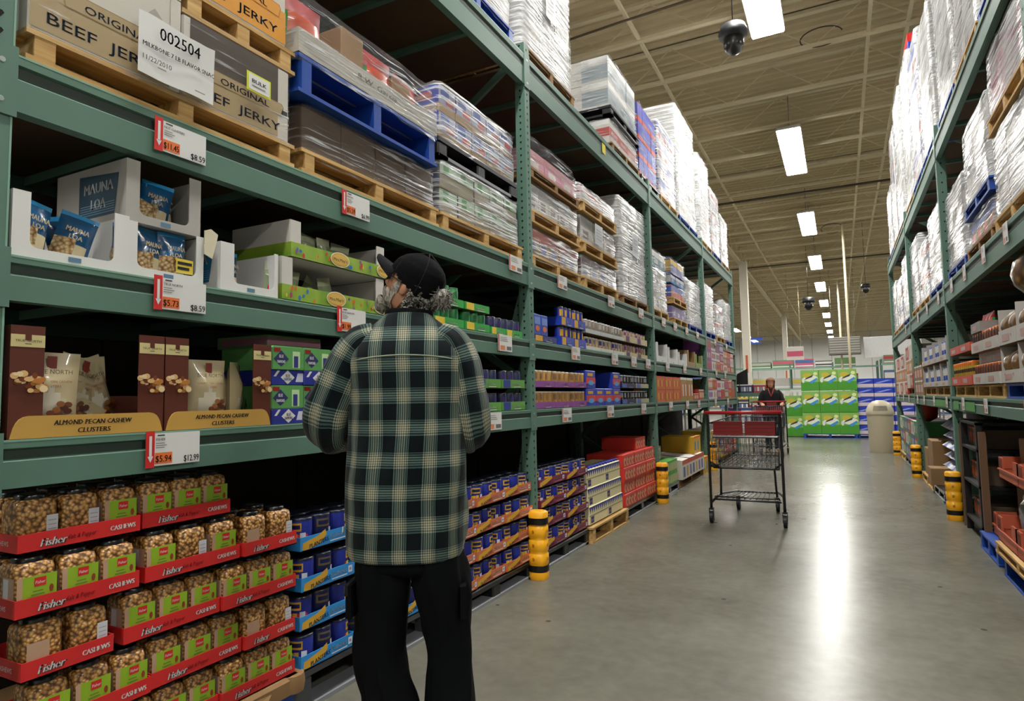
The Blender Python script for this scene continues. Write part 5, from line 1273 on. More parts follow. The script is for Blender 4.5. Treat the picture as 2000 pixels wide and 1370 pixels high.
tb = thing('brown_food_bag', 'x', 'bag'); bag_mesh(.26, .30, .16, BRB, zb, 21).obj('pouch', tb); BRK = Kind(tb)
z = RZ1+.102
for j in range(2):
    for i in range(2):
        a = 4.38+.49*i; rtray(a, a+.485, z+.25*j, .0, .10 if j else .085, WT, f'white tray of brown bags on the lowest right shelf, {["lower", "upper"][j]}, {["nearer the frame edge", "farther"][i]}', high=.245)
        for q in range(2): loc, rz = R_(a+.13+.23*q, z+.25*j+.005, .06); o = BRK.put(loc, rz, f'dark brown bag in a white tray, {["lower", "upper"][j]} tier, {ORD[2*i+q]} from the right edge'); o.scale = (.8, .8, .72)
t = thing('mesh_sack', 'big round sack printed brown, red and gold atop the right trays', 'sack', loc=R_(4.87, z+.515, .26)[0], rz=-PH)
MBK = mat_vor('printed_sack', '#b8924f', '#3d2a16', 16, .35, .5, '#6b4a26')
b = MB(); prof = [(.06, 0), (.19, .02), (.24, .08), (.26, .15), (.24, .23), (.19, .29), (.10, .33), (.03, .34)]
b.lathe(prof, 0, 0, MBK, 20, sq=2.3); b.v = [(x+.02*noise.noise(Vector((x*9, y*9, zz*9))), y+.02*noise.noise(Vector((x*9+5, y*9, zz*9))), zz) for x, y, zz in b.v]; b.obj('sack_body', t)
OJ = can_root('glass_jar', 'jar', .045, .15, C('#7c4424', .3, 0, .2, 20, 0, .5), C('#c96a34', .35), art_g(C('#2f2838', .4), C('#a85a2c', .4)))
for j in range(2):
    for i in range(2):
        a = 5.42+.49*i; rtray(a, a+.485, z+.25*j, .0, .085, WT, f'white tray of orange-capped jars, {["lower", "upper"][j]} tier, {["nearer", "farther"][i]} one, right shelf')
        for q in range(5): OJ.put((XR+.055, a+.05+.097*q, z+.25*j+.005), -PH, f'orange-capped dark jar in the {["lower", "upper"][j]} white trays, right shelf', f'orange-capped jars, {["lower", "upper"][j]} tier')
        if j == 0: rtray(a, a+.485, z+.165, .05, .083, WT, f'white divider tray between jar tiers, {["nearer", "farther"][i]}, right shelf')
for k in range(3): OK_.put(R_(6.05+.12*k, z+.412, .10)[0], -PH+.1*k, f'orange snack bag on top of the jar trays, {ORD[k]} from the front edge').scale = (.5, .5, .5)
for k in range(3): rtray(5.98, 6.35, z+.407, .0, .08, C('#8d8a86', .6), 'grey lid tray holding the orange pouches', high=None) if k == 0 else None
OT = C('#c4452e', .5); YB = can_root('yellow_bottle', 'bottle', .045, .20, C('#b8a52c', .35, 0, .1, 9), C('#e07a2a', .35), lambda b, r, h: (cyl_patch(b, r, -1.2, .2, h*.3, h*.5, C('#c9502a', .4)), cyl_patch(b, r, -.6, 1., h*.55, h*.7, C('#4a2a20', .4)), cyl_patch(b, r, -1.1, 1.1, h*.82, h*.95, C('#e07a2a', .4))))
for i in range(2):
    a = 6.46+.54*i; rtray(a, a+.535, z, .0, .085, OT, f'red tray of yellow bottles on the right shelf, {["nearer", "farther"][i]}', tcol=C('#b9a0a0', .5)); rtray(a, a+.535, z+.285, .0, .075, OT, f'red tray stacked above the yellow bottles, {["nearer", "farther"][i]}', tcol=C('#b9a0a0', .5))
    for q in range(5): YB.put((XR+.06, a+.06+.104*q, z+.005), -PH, 'yellow bottle with orange cap in the red trays, right shelf', 'yellow bottles with orange caps')
BJ = can_root('blue_bottle', 'bottle', .05, .2, C('#d5d3d0', .35), C('#3a6ab8', .4), lambda b, r, h: cyl_patch(b, r, -.9, .7, h*.2, h*.55, C('#2a56b4', .4)))
for i in range(4):
    for j in range(2):
        a = 7.82+.54*i; t = rtray(a, a+.53, z+.27*j, .0, .06, WT, f'pale box of white and blue bottles, {["lower", "upper"][j]}, {ORD[i]} past the upright', high=.25)
        for q in range(3): BJ.put((XR+.07, a+.1+.16*q, z+.27*j+.005), -PH, f'white and blue bottle in the {["lower", "upper"][j]} pale boxes, right shelf', f'white and blue bottles, {["lower", "upper"][j]} tier')
for i in range(7):
    for j in range(3):
        cs = (C('#b5382c', .5), C('#b88a5a', .6), C('#cfc9c0', .6), C('#c9702a', .5)); single(simple_box(.44, .4, .22, cs[(i*2+j) % 4], cs[(i+j+1) % 4], WHITE), 'mixed_box', f'red, tan or white box, {ORD[j]} layer, {ORD[i]} along the far right shelf', 'box', R_(11.55+.46*i, RZ1+.103+.222*j if i < 2 else RZ1+.222*j, .0)[0], -PH)
for i in range(3):
    for j in range(2): single(simple_box(.3, .4, .2, KRAFT, C('#c4452e', .5), WHITE), 'mixed_box', f'brown box low on the right shelf before the far upright, {["lower", "upper"][j]} {ORD[i]}', 'box', R_(10.2+.33*i, RZ1+.202*j, .0)[0], -PH)
for i, y in enumerate((4.7, 5.9, 6.9, 7.9, 8.9, 9.9, 10.7, 12, 13, 14)): price(y, 1.197, f'blurred white tag on the lowest right beam, {ORD[i]} from the right edge', side='r', w=.14, h=.11)
for i, y in enumerate((4.9, 5.6, 6.4, 7.1, 8.0, 9.0, 10.0, 11.8)): price(y, 2.3, f'blurred white tag on the middle right beam, {ORD[i]} from the right edge', side='r', w=.13, h=.13)
for i, (a, c) in enumerate(((6.3, 7.0), (7.1, 7.55), (7.9, 8.9))): tag(MB().box(XR-.0065, XR-.005, a+.08, c-.08, 1.085, 1.16, C('#4f9a52', .5)).obj('green_label_strip'), f'bright green label strip on the lowest right beam, {ORD[i]} from the right edge', 'label strip')
# floor level: plastic crates
SC_ = C('#b8583c', .5, 0, .08)
def crate(y0, y1, z, back, label, d=.9, h=.17):
    t = thing('plastic_crate', label, 'crate', loc=R_((y0+y1)/2, z, back)[0], rz=-PH); w = y1-y0; b = tray_mesh(w, d, h*.45, SC_, SC_, .006)
    for x in (-w/2, w/2-.12): b.box(x, x+.12, 0, .012, h*.45, h, SC_).box(x, x+.12, d-.012, d, h*.45, h, SC_)
    for s in (-1, 1): b.box(*(sorted((s*w/2, s*(w/2-.012)))), .0, .15, h*.45, h, SC_).box(*(sorted((s*w/2, s*(w/2-.012)))), d-.15, d, h*.45, h, SC_)
    b.box(-w/2-.01, w/2+.01, -.008, .004, h*.40, h*.47, SC_)
    for k in range(5): b.quad(-w/2+.015+.02*k, -w/2+.027+.02*k, h*.5, h*.92, C('#7a3524', .6), -.001)
    b.obj('crate_body', t); return t
def kbox(y, z, back, w, d, h, label, m_=KRAFT): single(carton_mesh(w, d, h, m_, None, C('#a98a5e', .5), name='carton'), 'brown_carton', label, 'carton', R_(y, z, back)[0], -PH)
WB = C('#a8a6a8', .3, 0, .2, 9, .3, .4); tw = thing('white_bag', 'x', 'bag'); bag_mesh(.34, .42, .22, WB, lambda u, v: WB if abs(u) > .5 or v > .7 or v < .3 else C('#8f8f96', .4), 31).obj('pouch', tw); WK = Kind(tw)
pallet('blue', 'r', 4.35, 5.5, 0, .13, 'blue pallet under the near wooden pallet at the right edge', -.04)
pallet('wood', 'r', 4.35, 5.62, .132, .075, 'pale wooden pallet under the lower salmon crates', -.06)
for i, (a, c) in enumerate(((4.55, 5.10), (5.12, 5.66))):
    crate(a, c, .21, -.03, f'salmon plastic crate of white bags, {["nearer", "farther"][i]} of the lower pair'); crate(a, c, .64, .0, f'salmon plastic crate under a brown carton, {["nearer", "farther"][i]} of the upper pair', .9, .15)
    loc, rz = R_((a+c)/2, .222, .16); WK.put(loc, rz, f'grey-white bag slumped in the {["nearer", "farther"][i]} lower salmon crate')
    loc, rz = R_((a+c)/2+.1, .222, .5); WK.put(loc, rz+.5, f'grey-white bag at the back of the {["nearer", "farther"][i]} lower crate')
kbox(5.42, .652, .12, .44, .6, .27, 'large brown carton in the farther upper salmon crate', KRAFT); kbox(4.84, .652, .15, .46, .6, .24, 'large brown carton in the nearer upper salmon crate', KRAFT_D)
for i, (a, c) in enumerate(((5.75, 6.25),)):
    pallet('blue', 'r', 5.72, 6.4, 0, .13, 'small blue pallet foot beside the black display frame', -.03, .9)
    crate(5.76, 6.3, .135, .05, 'salmon crate low beside the black display frame', .8); kbox(6.03, .147, .2, .4, .5, .5, 'brown carton standing in the low salmon crate', KRAFT_D)
t = thing('display_stand', 'black metal display stand with hanging orange packets, beside the blue pallet', 'display frame'); bl = C('#0c0c0e', .5)
for nm, (x, y) in (('post', (XR+.0, 6.46)), ('post', (XR+.0, 7.2)), ('post', (XR+.5, 6.46)), ('post', (XR+.5, 7.2))): MB().box(x, x+.05, y, y+.05, 0, 1.0, bl).obj(nm, t)
for zz in (.12, .45, .75, .97): MB().box(XR, XR+.55, 6.46, 7.25, zz, zz+.02, bl).obj('shelf', t)
pk = simple_box(.14, .3, .16, C('#5a4a38', .5), C('#d4602c', .5), C('#d4602c', .5))
for j in range(3):
    for i in range(4): single(pk, 'packet_box', f'brown box with orange patches on the {["lowest", "middle", "upper"][j]} shelf of the black frame', 'box', R_(6.62+.165*i, (.142, .472, .772)[j], .06)[0], -PH, f'orange-patched boxes, {["lowest", "middle", "upper"][j]} shelf of the black frame')
for i, y in enumerate((6.40, 7.38)): tag(MB().box(XR+.0, XR+.05, y-.04, y-.01, 0, .92, KRAFT_D).obj('corner_board'), ['brown upright corner board beside the black frame, nearer', 'brown upright corner board beside the black frame, farther'][i], 'corner board')
# second bay floor
pallet('blue', 'r', 7.75, 8.6, 0, .12, 'blue pallet past the nearest right yellow guard', .0); pallet('black', 'r', 8.65, 9.6, 0, .12, 'black pallet under stacked white and blue bags, right side', .0); pallet('wood', 'r', 9.65, 10.9, 0, .12, 'wooden pallet with a brown carton, right side', .0)
fb = thing('flat_sack', 'x', 'sack'); bag_mesh(.42, .5, .17, C('#9aa2bc', .4, 0, .2, 8), lambda u, v: C('#3a54a0', .45) if .35 < v < .6 else C('#9a9cab', .4, 0, .25, 8), 41).obj('pouch', fb); FB = Kind(fb)
for j in range(7):
    for i in range(3):
        y = 7.98+.47*i; o = FB.put((XR+.02+.03*(j % 2), y, .16+.115*j if i else .16+.09*j), 0, f'white and blue sack lying flat, {ORD[j]} layer, {ORD[i]} pile past the nearest right guard', 'piled white and blue sacks'); o.rotation_euler = (PH, 0, 0); o.location.x = XR+.27+.02*(j % 2); o.location.y = y+.24
kbox(10.0, .122, .03, .5, .6, .5, 'brown carton on the wooden pallet between the right guards'); kbox(10.5, .122, .03, .4, .6, .36, 'lower brown carton beside the middle right guard')
kbox(9.45, .122, -.05, .3, .4, .2, 'tilted small brown carton at the pallet edge, right side')
for i in range(6):
    for j in range(3): single(simple_box(.5, .5, .22, (C('#3f8a4a', .5), C('#c9c6c0', .5), C('#b5382c', .5), C('#4a5a9a', .5))[(i+2*j) % 4], WHITE, C('#3a6a44', .5)), 'mixed_box', f'green, white or red box on the floor pallets, {ORD[j]} layer, {ORD[i]} along, far right bay', 'box', R_(11.6+.53*i, .122+.222*j, .02)[0], -PH)
for i, (a, c) in enumerate(((11.3, 12.4), (12.45, 13.5), (13.55, 14.7))): pallet(('blue', 'black', 'wood')[i], 'r', a, c, 0, .12, f'{("blue", "black", "wooden")[i]} pallet on the floor of the farthest right bay', .0)
tag(MB().lathe([(.03, 0), (.12, .05), (.15, .25), (.12, .42), (.03, .48)], 0, 0, C('#b3281f', .4, 0, .15, 9), 14).obj('red_sack', None, (XR+.2, 11.7, .79)), 'red sack on top of boxes beyond the middle right guard', 'sack')
# near-black cartons added to block light deep in the right rack
for bi in range(3):
    a, c = RY[bi], RY[bi+1]
    for z_, h, ln in ((0, .95, 'floor'), (RZ1, .8, 'lowest'), (RZ2, 1.1, 'middle')):
        for j in range(3):
            w_ = (c-a-.1)/3; y = a+.05+w_*(j+.5); t = thing('light_block_stack', f'added light-blocking carton stack deep in the right rack, {ln} level, {RB[bi]}, {ORD[j]}', 'carton stack', loc=(XR+1.12, y, z_), rz=-PH)
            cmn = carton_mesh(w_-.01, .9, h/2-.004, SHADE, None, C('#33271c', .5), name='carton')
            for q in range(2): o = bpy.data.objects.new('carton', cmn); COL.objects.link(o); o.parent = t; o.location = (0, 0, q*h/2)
        if z_: t = thing('shelf_deck', f'brown deck of the rack behind the right rack, {ln} level, {RB[bi]}', 'shelf deck'); MB().box(XR+1.1, XR+2.15, a+.045, c-.045, z_-.03, z_-.004, DECKB).obj('board', t)
for i, y in enumerate(RY): frame((XR+2.2, y, 0), PH, 'green upright backing the right rack, '+RPN[i])
# ------------------------------------------------------------ beyond the aisle
PTG = C('#569c2a', .45, 0, .06); PTW = C('#dfe6d2', .5)
def art_towel(b, w, h):
    b.quad(-w/2+.002, w/2-.002, h*.01, h*.42, C('#47962a', .45, 0, .06), -.0008); b.quad(-w/2+.002, w/2-.002, h*.42, h*.99, C('#86b356', .5), -.0008); b.ell(w*.05, h*.60, w*.40, h*.16, C('#e4ead8', .5), -.0011, 14)
    for sgn, e in ((1, 0),):
        b.ell(-w*.14, h*.74, w*.24, h*.13, C('#c3b23a', .5), -.0014, 12); b.poly([(-w*.32, -.002, h*.52), (w*.14, -.002, h*.66), (w*.2, -.002, h*.78), (-w*.2, -.002, h*.62)], C('#2a3440', .5))
        b.poly([(-w*.05, -.0022, h*.42), (w*.38, -.0022, h*.62), (w*.44, -.0022, h*.54), (w*.1, -.0022, h*.34)], C('#3a8fd0', .5)); b.ell(-w*.36, h*.5, w*.08, h*.12, WHITE, -.0024, 8); b.ell(w*.32, h*.82, w*.12, h*.08, C('#e0e4a0', .5), -.0016, 8)
tm = carton_mesh(.455, .5, .575, PTG, art_towel, name='towel_pack')
RN = ['bottom', 'middle', 'top']
for i in range(3):
    for j in range(3):
        for k in range(2): single(tm, 'paper_towel_pack', f'green paper towel pack, {RN[j]} row, {["left", "middle", "right"][i]} column, {["front", "back"][k]}', 'towel pack', (-.755+.42*i+.04*i, 19.6+.52*k, .125+.585*j+(.01 if j == 2 else 0)), 0, 'green paper towel packs')
for j in range(2): single(tm, 'paper_towel_pack', f'darker edge green towel pack standing out left, {["lower", "upper"][j]}', 'towel pack', (-1.22, 20.1, .02+.578*j), 0)
tag(MB().box(-.99, -.53, 19.6, 20.1, 1.286, 1.296, WHITE).obj('paper_sheet'), 'white sheet between the middle and top left towel packs', 'sheet')
pr = pallet_root('blue', 1.36, 1.05, .12); pr.put((-.32, 19.6, 0), 0, 'blue pallet under the green towel packs')
BWP = C('#1f38b0', .45, 0, .08)
def art_bw(b, w, h):
    b.quad(-w/2+.002, w/2-.002, 0.02*h, h*.40, C('#d0bfcb', .5), -.0008); b.poly([(-w*.45, -.0014, h*.48), (w*.2, -.0014, h*.80), (w*.45, -.0014, h*.78), (-w*.2, -.0014, h*.45)], C('#8fa2e0', .5))
bm = carton_mesh(.44, .5, .235, BWP, art_bw, name='case')
for i in range(4):
    for j in range(6): single(bm, 'blue_white_case', f'blue and pinkish case right of the green packs, {ORD[j]} layer, {ORD[i]} column', 'case', (.56+.45*i, 19.7, .12+.25*j), 0, 'blue and pinkish cases')
pr = pallet_root('blue', 1.8, 1.05, .115); pr.put((1.24, 19.68, 0), 0, 'blue pallet under the blue and pinkish cases')
# litter bin
t = thing('litter_bin', 'beige domed litter bin at the end of the right rack', 'litter bin', loc=(.70, 15.45, 0)); BE = C('#c9bfa6', .4, 0, .04)
MB().lathe([(.215, 0), (.225, .02), (.245, .78)], 0, 0, BE, 28).obj('bin_body', t)
MB().lathe([(.26, .775), (.265, .80), (.26, .83), (.245, .90), (.20, .99), (.13, 1.05), (.04, 1.075)], 0, 0, BE, 28).obj('domed_lid', t)
b = MB(); vs = []
for k in range(7): a = -PH-.55+1.1*k/6; vs += [(.258*math.cos(a), .258*math.sin(a), .86), (.226*math.cos(a), .226*math.sin(a), .96)]
b.add(vs, [(2*i, 2*i+2, 2*i+3, 2*i+1) for i in range(6)], C('#8f8874', .6)); b.obj('swing_flap', t)
# low end rack and goods near the left rack end
t = thing('low_rack', 'low green display rack crossing beyond the left rack end', 'display rack')
for x in (-2.5, -1.62): MB().box(x, x+.06, 16.0, 16.06, 0, 1.28, GREEN).obj('post', t)
for x in (-2.5, -1.62): MB().box(x, x+.06, 16.8, 16.86, 0, 1.28, GREEN).obj('post', t)
for y_ in (15.99, 16.8): MB().box(-2.6, -1.5, y_, y_+.05, 1.19, 1.28, GREEN).obj('beam', t)
MB().box(-2.5, -1.56, 16.05, 16.8, 1.25, 1.275, DECKB).obj('shelf', t); MB().box(-2.5, -1.56, 16.05, 16.8, .30, .325, DECKB).obj('shelf', t)
for i in range(3):
    single(simple_box(.28, .4, .2, (C('#14141a', .4), C('#3a3560', .5), C('#b5382c', .5))[i], (C('#8f92a8', .5)), WHITE), 'small_box', f'small dark box on the low rack beyond the cart, {ORD[i]} from the left', 'box', (-2.3+.3*i, 16.1, 1.276), 0)
    single(simple_box(.28, .4, .6, (C('#a9342c', .5), C('#c9c6be', .5), C('#b0566a', .5))[i], WHITE, (C('#4a5a9a', .5))), 'tall_box', f'tall carton under the low rack beyond the cart, {ORD[i]} from the left', 'carton', (-2.3+.3*i, 16.1, .326), 0)
t = thing('display_monitor', 'black slanted display panel beside the cream column', 'display panel'); b = MB(); b.add([(-2.3, 16.3, 1.48), (-1.98, 16.3, 1.48), (-1.98, 16.3, 1.86), (-2.22, 16.3, 1.74), (-2.3, 16.34, 1.5), (-1.98, 16.34, 1.5), (-1.98, 16.34, 1.86), (-2.22, 16.34, 1.74)], [(0, 1, 2, 3), (7, 6, 5, 4), (0, 4, 5, 1), (1, 5, 6, 2), (2, 6, 7, 3), (3, 7, 4, 0)], C('#0c0c10', .4)); b.obj('panel', t)
# display tables with clothing and seasonal goods mid distance
r = random.Random(12)
tc_ = [C('#b9b6b0', .6), C('#8a8478', .6), C('#c25a7a', .5), C('#c9b24a', .5), C('#4a6a9a', .5), C('#6a8a5a', .5), C('#d8d4cc', .6), C('#3a3a40', .6), C('#a84a3a', .5)]
def table(x, y, w, label):
    t = thing('display_table', label, 'table', loc=(x, y, 0)); MB().box(-w/2, w/2, -.5, .5, .74, .78, C('#8a8a88', .5)).obj('tabletop', t)
    for sx in (-1, 1):
        for sy in (-1, 1): MB().box(sx*(w/2-.06)-.025, sx*(w/2-.06)+.025, sy*.44-.025, sy*.44+.025, 0, .74, C('#6a6a68', .5)).obj('leg', t)
k = 0
for ti, (x, y, w) in enumerate(((-2.4, 21.5, 1.6), (-4.2, 23, 1.8), (-1.0, 25, 2.0), (-3.2, 26.5, 2.0), (1.6, 26, 2.0), (3.6, 24, 1.8), (-6.0, 26, 2), (-8, 24, 2))):
    table(x, y, w, f'grey display table of mixed goods beyond the aisle, {ORD[ti]} placed')
    n_ = 5
    for i in range(n_):
        for j in range(2):
            h = r.choice((.16, .22, .28)); m_ = simple_box(w/n_-.02, .8, h, r.choice(tc_), r.choice(tc_), WHITE)
            single(m_, 'display_box', f'small coloured box on the {ORD[ti]} distant table, {ORD[i]} along, {["lower", "upper"][j]}', 'box', (x-w/2+w*(i+.5)/n_, y-.4, .782+.30*j), 0)
            if j == 0: single(carton_mesh(w/n_-.02, .8, .30-h-.002, r.choice(tc_), None, name='carton'), 'display_box', f'flat box under the upper one on the {ORD[ti]} distant table, {ORD[i]} along', 'box', (x-w/2+w*(i+.5)/n_, y-.4, .782+h), 0)
# far racks against the back, seen low over the tables
for ri, (x0, x1, y) in enumerate(((-12, -5, 40), (-5, 2, 42), (2, 9, 40), (9, 16, 42), (-18, -12, 44))):
    t = thing('far_rack', f'distant green rack beyond the tables, {ORD[ri]} placed', 'rack')
    n_ = int((x1-x0)/2.3)
    for q in range(n_+1): xx = x0+(x1-x0-.1)*q/n_; MB().box(xx, xx+.08, y, y+.1, 0, 3.0, GREEN).obj('post', t); MB().box(xx, xx+.08, y+1, y+1.1, 0, 3.0, GREEN).obj('post', t)
    for z_ in (1.5, 2.75):
        MB().box(x0, x1, y-.01, y+.04, z_-.1, z_, GREEN_L).obj('beam', t); MB().box(x0, x1, y+.04, y+1.0, z_-.03, z_, DECKB).obj('shelf', t)
    for lv, (z_, hh) in enumerate(((0.02, 1.3), (1.502, 1.1), (2.752, .55))):
        q = x0+.15
        while q < x1-1.2:
            w_ = r.uniform(.9, 1.15); h = hh*r.uniform(.55, .98)
            single(carton_mesh(w_, .9, h, r.choice(tc_), art_stripes([(.5, .85, r.choice(tc_)), (.1, .25, WHITE)], side=False), name='carton'), 'far_carton', f'distant coloured carton on far rack {ORD[ri]} placed, {["floor", "middle", "top"][lv]} level', 'carton', (q+w_/2, y+.06, z_), 0, f'distant cartons, {ORD[ri]} far rack, {["floor", "middle", "top"][lv]} level'); q += w_+.12
t = thing('duct_unit', 'grey slatted air unit hung above the far racks', 'air unit', loc=(.3, 40, 3.35)); b = MB().bbox(-.8, .8, 0, 1.2, 0, .95, C('#7d7a74', .6), .03)
for q in range(6): b.quad(-.75, .75, .1+.14*q, .15+.14*q, C('#b9b6ae', .5), -.004)
b.obj('unit_body', t); b = MB()
for x in (-.6, .6): b.tube([(x, .6, .95), (x, .6, 4.9)], .012, C('#7a7468', .6))
b.obj('hanger', t)
t = thing('white_board_panel', 'white hanging wall panel with bright top edge, right of the air unit', 'panel', loc=(2.6, 40.3, 3.1)); MB().bbox(-1.35, 1.35, 0, .12, 0, 1.15, C('#d8d8d8', .6), .02).obj('panel', t); b = MB()
for x in (-1.1, 1.1): b.tube([(x, .06, 1.15), (x, .06, 5.15)], .01, C('#7a7468', .6))
b.obj('hanger', t)
t = thing('red_white_sign', 'red and white hanging sign left of the green packs', 'sign', loc=(-2.2, 39.5, 3.1)); MB().bbox(-.45, .45, 0, .05, 0, .75, C('#d8d0ce', .6), .01).quad(-.42, .42, .2, .5, C('#c4506a', .5), -.003).obj('panel', t); MB().tube([(-.3, .02, .75), (-.3, .02, 5.18)], .01, C('#7a7468', .6)).obj('hanger', t); MB().tube([(.3, .02, .75), (.3, .02, 5.18)], .015, STEEL).obj('hanger', t)
BLS = C('#3a5fd0', .5)
for i, (x, y, z_) in enumerate(((-8.2, 33, 5.6), (-7.4, 37, 4.9), (-5.2, 46, 4.6))):
    t = thing('blue_banner', f'blue double-bar banner hung beyond the left rack, {["highest", "middle", "lowest"][i]}', 'banner', loc=(x, y, z_)); MB().box(-.7, .7, 0, .03, .25, .42, BLS).obj('upper_bar', t); MB().box(-.55, .55, 0, .03, 0, .12, BLS).obj('lower_bar', t)
    MB().tube([(-.4, .015, .1), (-.4, .015, 8.28-z_)], .012, STEEL).obj('hanger', t); MB().tube([(.4, .015, .1), (.4, .015, 8.28-z_)], .012, STEEL).obj('hanger', t)
# ------------------------------------------------------------ shopping carts
CH = C('#3a3c40', .3, .7, .1); CHL = C('#6a6d72', .28, .8, .1); CRED = C('#7c1a1c', .4, 0, .1); RUB = C('#101012', .5)
def cart_root():
    t = thing('shopping_cart', 'x', 'shopping cart')
    W = .335; F = .93                                                   # handle at y=0, basket nose at y=F
    b = MB()
    for s in (-1, 1):
        b.tube([(s*W, .0, .13), (s*W, -.01, .55), (s*W, -.02, 1.02), (s*W*.99, -.06, 1.075)], .013, CH, 8)
        b.tube([(s*W, .0, .20), (s*W*.9, .35, .24), (s*.21, .88, .20)], .012, CH, 8)
        b.tube([(s*W, .0, .60), (s*.25, .12, .53), (s*.26, .14, .26)], .011, CH, 8)
    b.obj('frame', t)
    MB().tube([(-W-.02, -.07, 1.085), (W+.02, -.07, 1.085)], .017, C('#a8282a', .35), 10).obj('handle', t)
    # basket of wire
    b = MB(); zb, zt = .54, .98
    def side(s, u, v):                       # u along depth, v up
        xb = W-.035-(.075*u); xt = W-.01-(.055*u); return (s*(xb+(xt-xb)*v), .02+(F-.02)*u+.04*v*u, zb+.05*u+(zt-zb-.02*u)*v)
    wr = .0026
    for s in (-1, 1):
        for k in range(19): u = k/18; b.tube([side(s, u, 0), side(s, u, 1)], wr, CHL, 4)
        for v in (.25, .5, .75): b.tube([side(s, 0, v), side(s, 1, v)], wr, CHL, 4)
    for k in range(15):
        q = k/14*2-1; f = Vector(side(1, 1, 0)); g = Vector(side(1, 1, 1)); b.tube([(f.x*q, f.y, f.z), (g.x*q, g.y, g.z)], wr, CHL, 4)
        a = Vector(side(1, 0, 0)); b.tube([(a.x*q, a.y, a.z), (f.x*q, f.y, f.z)], wr, CHL, 4)
    for k in range(10): u = k/9; p = Vector(side(1, u, 0)); b.tube([(-p.x, p.y, p.z), p], wr*1.3, CHL, 4)
    for v in (.25, .5, .75): p = Vector(side(1, 1, v)); b.tube([(-p.x, p.y, p.z), p], wr, CHL, 4)
    b.obj('basket_wires', t)
    b = MB()
    for v in (0, 1):
        a, c, d, e = side(-1, 0, v), side(-1, 1, v), side(1, 1, v), side(1, 0, v); b.tube([a, c, d, e], .0065, CH, 6)
        b.tube([a, e], .008 if v == 0 else .0065, CH, 6)
    b.obj('basket_rim', t)
    # hinged back gate and red child seat panels
    b = MB()
    for k in range(17): q = k/16*2-1; b.tube([(q*.31, .03, .83), (q*.31, .0, .56)], wr, CHL, 4)
    for z in (.62, .70, .78): b.tube([(-.31, .015, z), (.31, .015, z)], wr, CHL, 4)
    b.obj('back_gate', t)
    for s in (-1, 1):
        b = MB().bbox(-.138, .138, 0, .014, 0, .135, CRED, .004)
        for q in range(3): b.quad(-.12, .12, .03+.035*q, .034+.035*q, C('#4a0f12', .5), -.0012)
        b.text('SEAT', 0, .05, .03, C('#5a1417', .5), -.0014, w=.12, al='c') if False else None
        o = b.obj('seat_panel', t, (s*.148, -.015, .865)); 
    b = MB(); b.box(-.3, .3, .0, .22, .835, .845, C('#1a1a1c', .5)); b.obj('child_seat', t)
    b = MB()
    for k in range(12): q = k/11*2-1; b.tube([(q*.3, .02, .245), (q*.2, .84, .205)], .004, CH, 5)
    b.tube([(-.31, .0, .235), (.31, .0, .235)], .009, CH, 6).tube([(-.3, .0, .262), (.3, .0, .262)], .006, CH, 6).tube([(-.21, .85, .20), (.21, .85, .20)], .009, CH, 6); b.obj('bottom_rack', t)
    for x, y in ((-W, .0), (W, .0), (-.20, .86), (.20, .86)):
        b = MB(); b.box(x-.022, x-.018, y-.02, y+.03, .05, .145, CH).box(x+.018, x+.022, y-.02, y+.03, .05, .145, CH).box(x-.022, x+.022, y-.02, y+.03, .135, .15, CH); c = b.obj('caster_fork', t)
        b = MB(); vs = []
        n = 18
        for xx, rr in ((-.014, .052), (-.016, .058), (.016, .058), (.014, .052)):
            for k in range(n): a = 2*math.pi*k/n; vs.append((x+xx, y+.012+rr*math.cos(a), .059+rr*math.sin(a)))
        fs = [(i*n+k, i*n+(k+1) % n, (i+1)*n+(k+1) % n, (i+1)*n+k) for i in range(3) for k in range(n)]+[tuple(range(n-1, -1, -1)), tuple(range(3*n, 4*n))]
        b.add(vs, fs, RUB); b.obj('wheel', c)
    return Kind(t)
CK = cart_root()
CK.put((-.86, 6.60, 0), .0, 'empty dark wire shopping cart with red handle standing in the aisle')
CK.put((-1.38, 14.62, 0), math.pi+.12, 'second shopping cart pushed by the woman farther down the aisle')
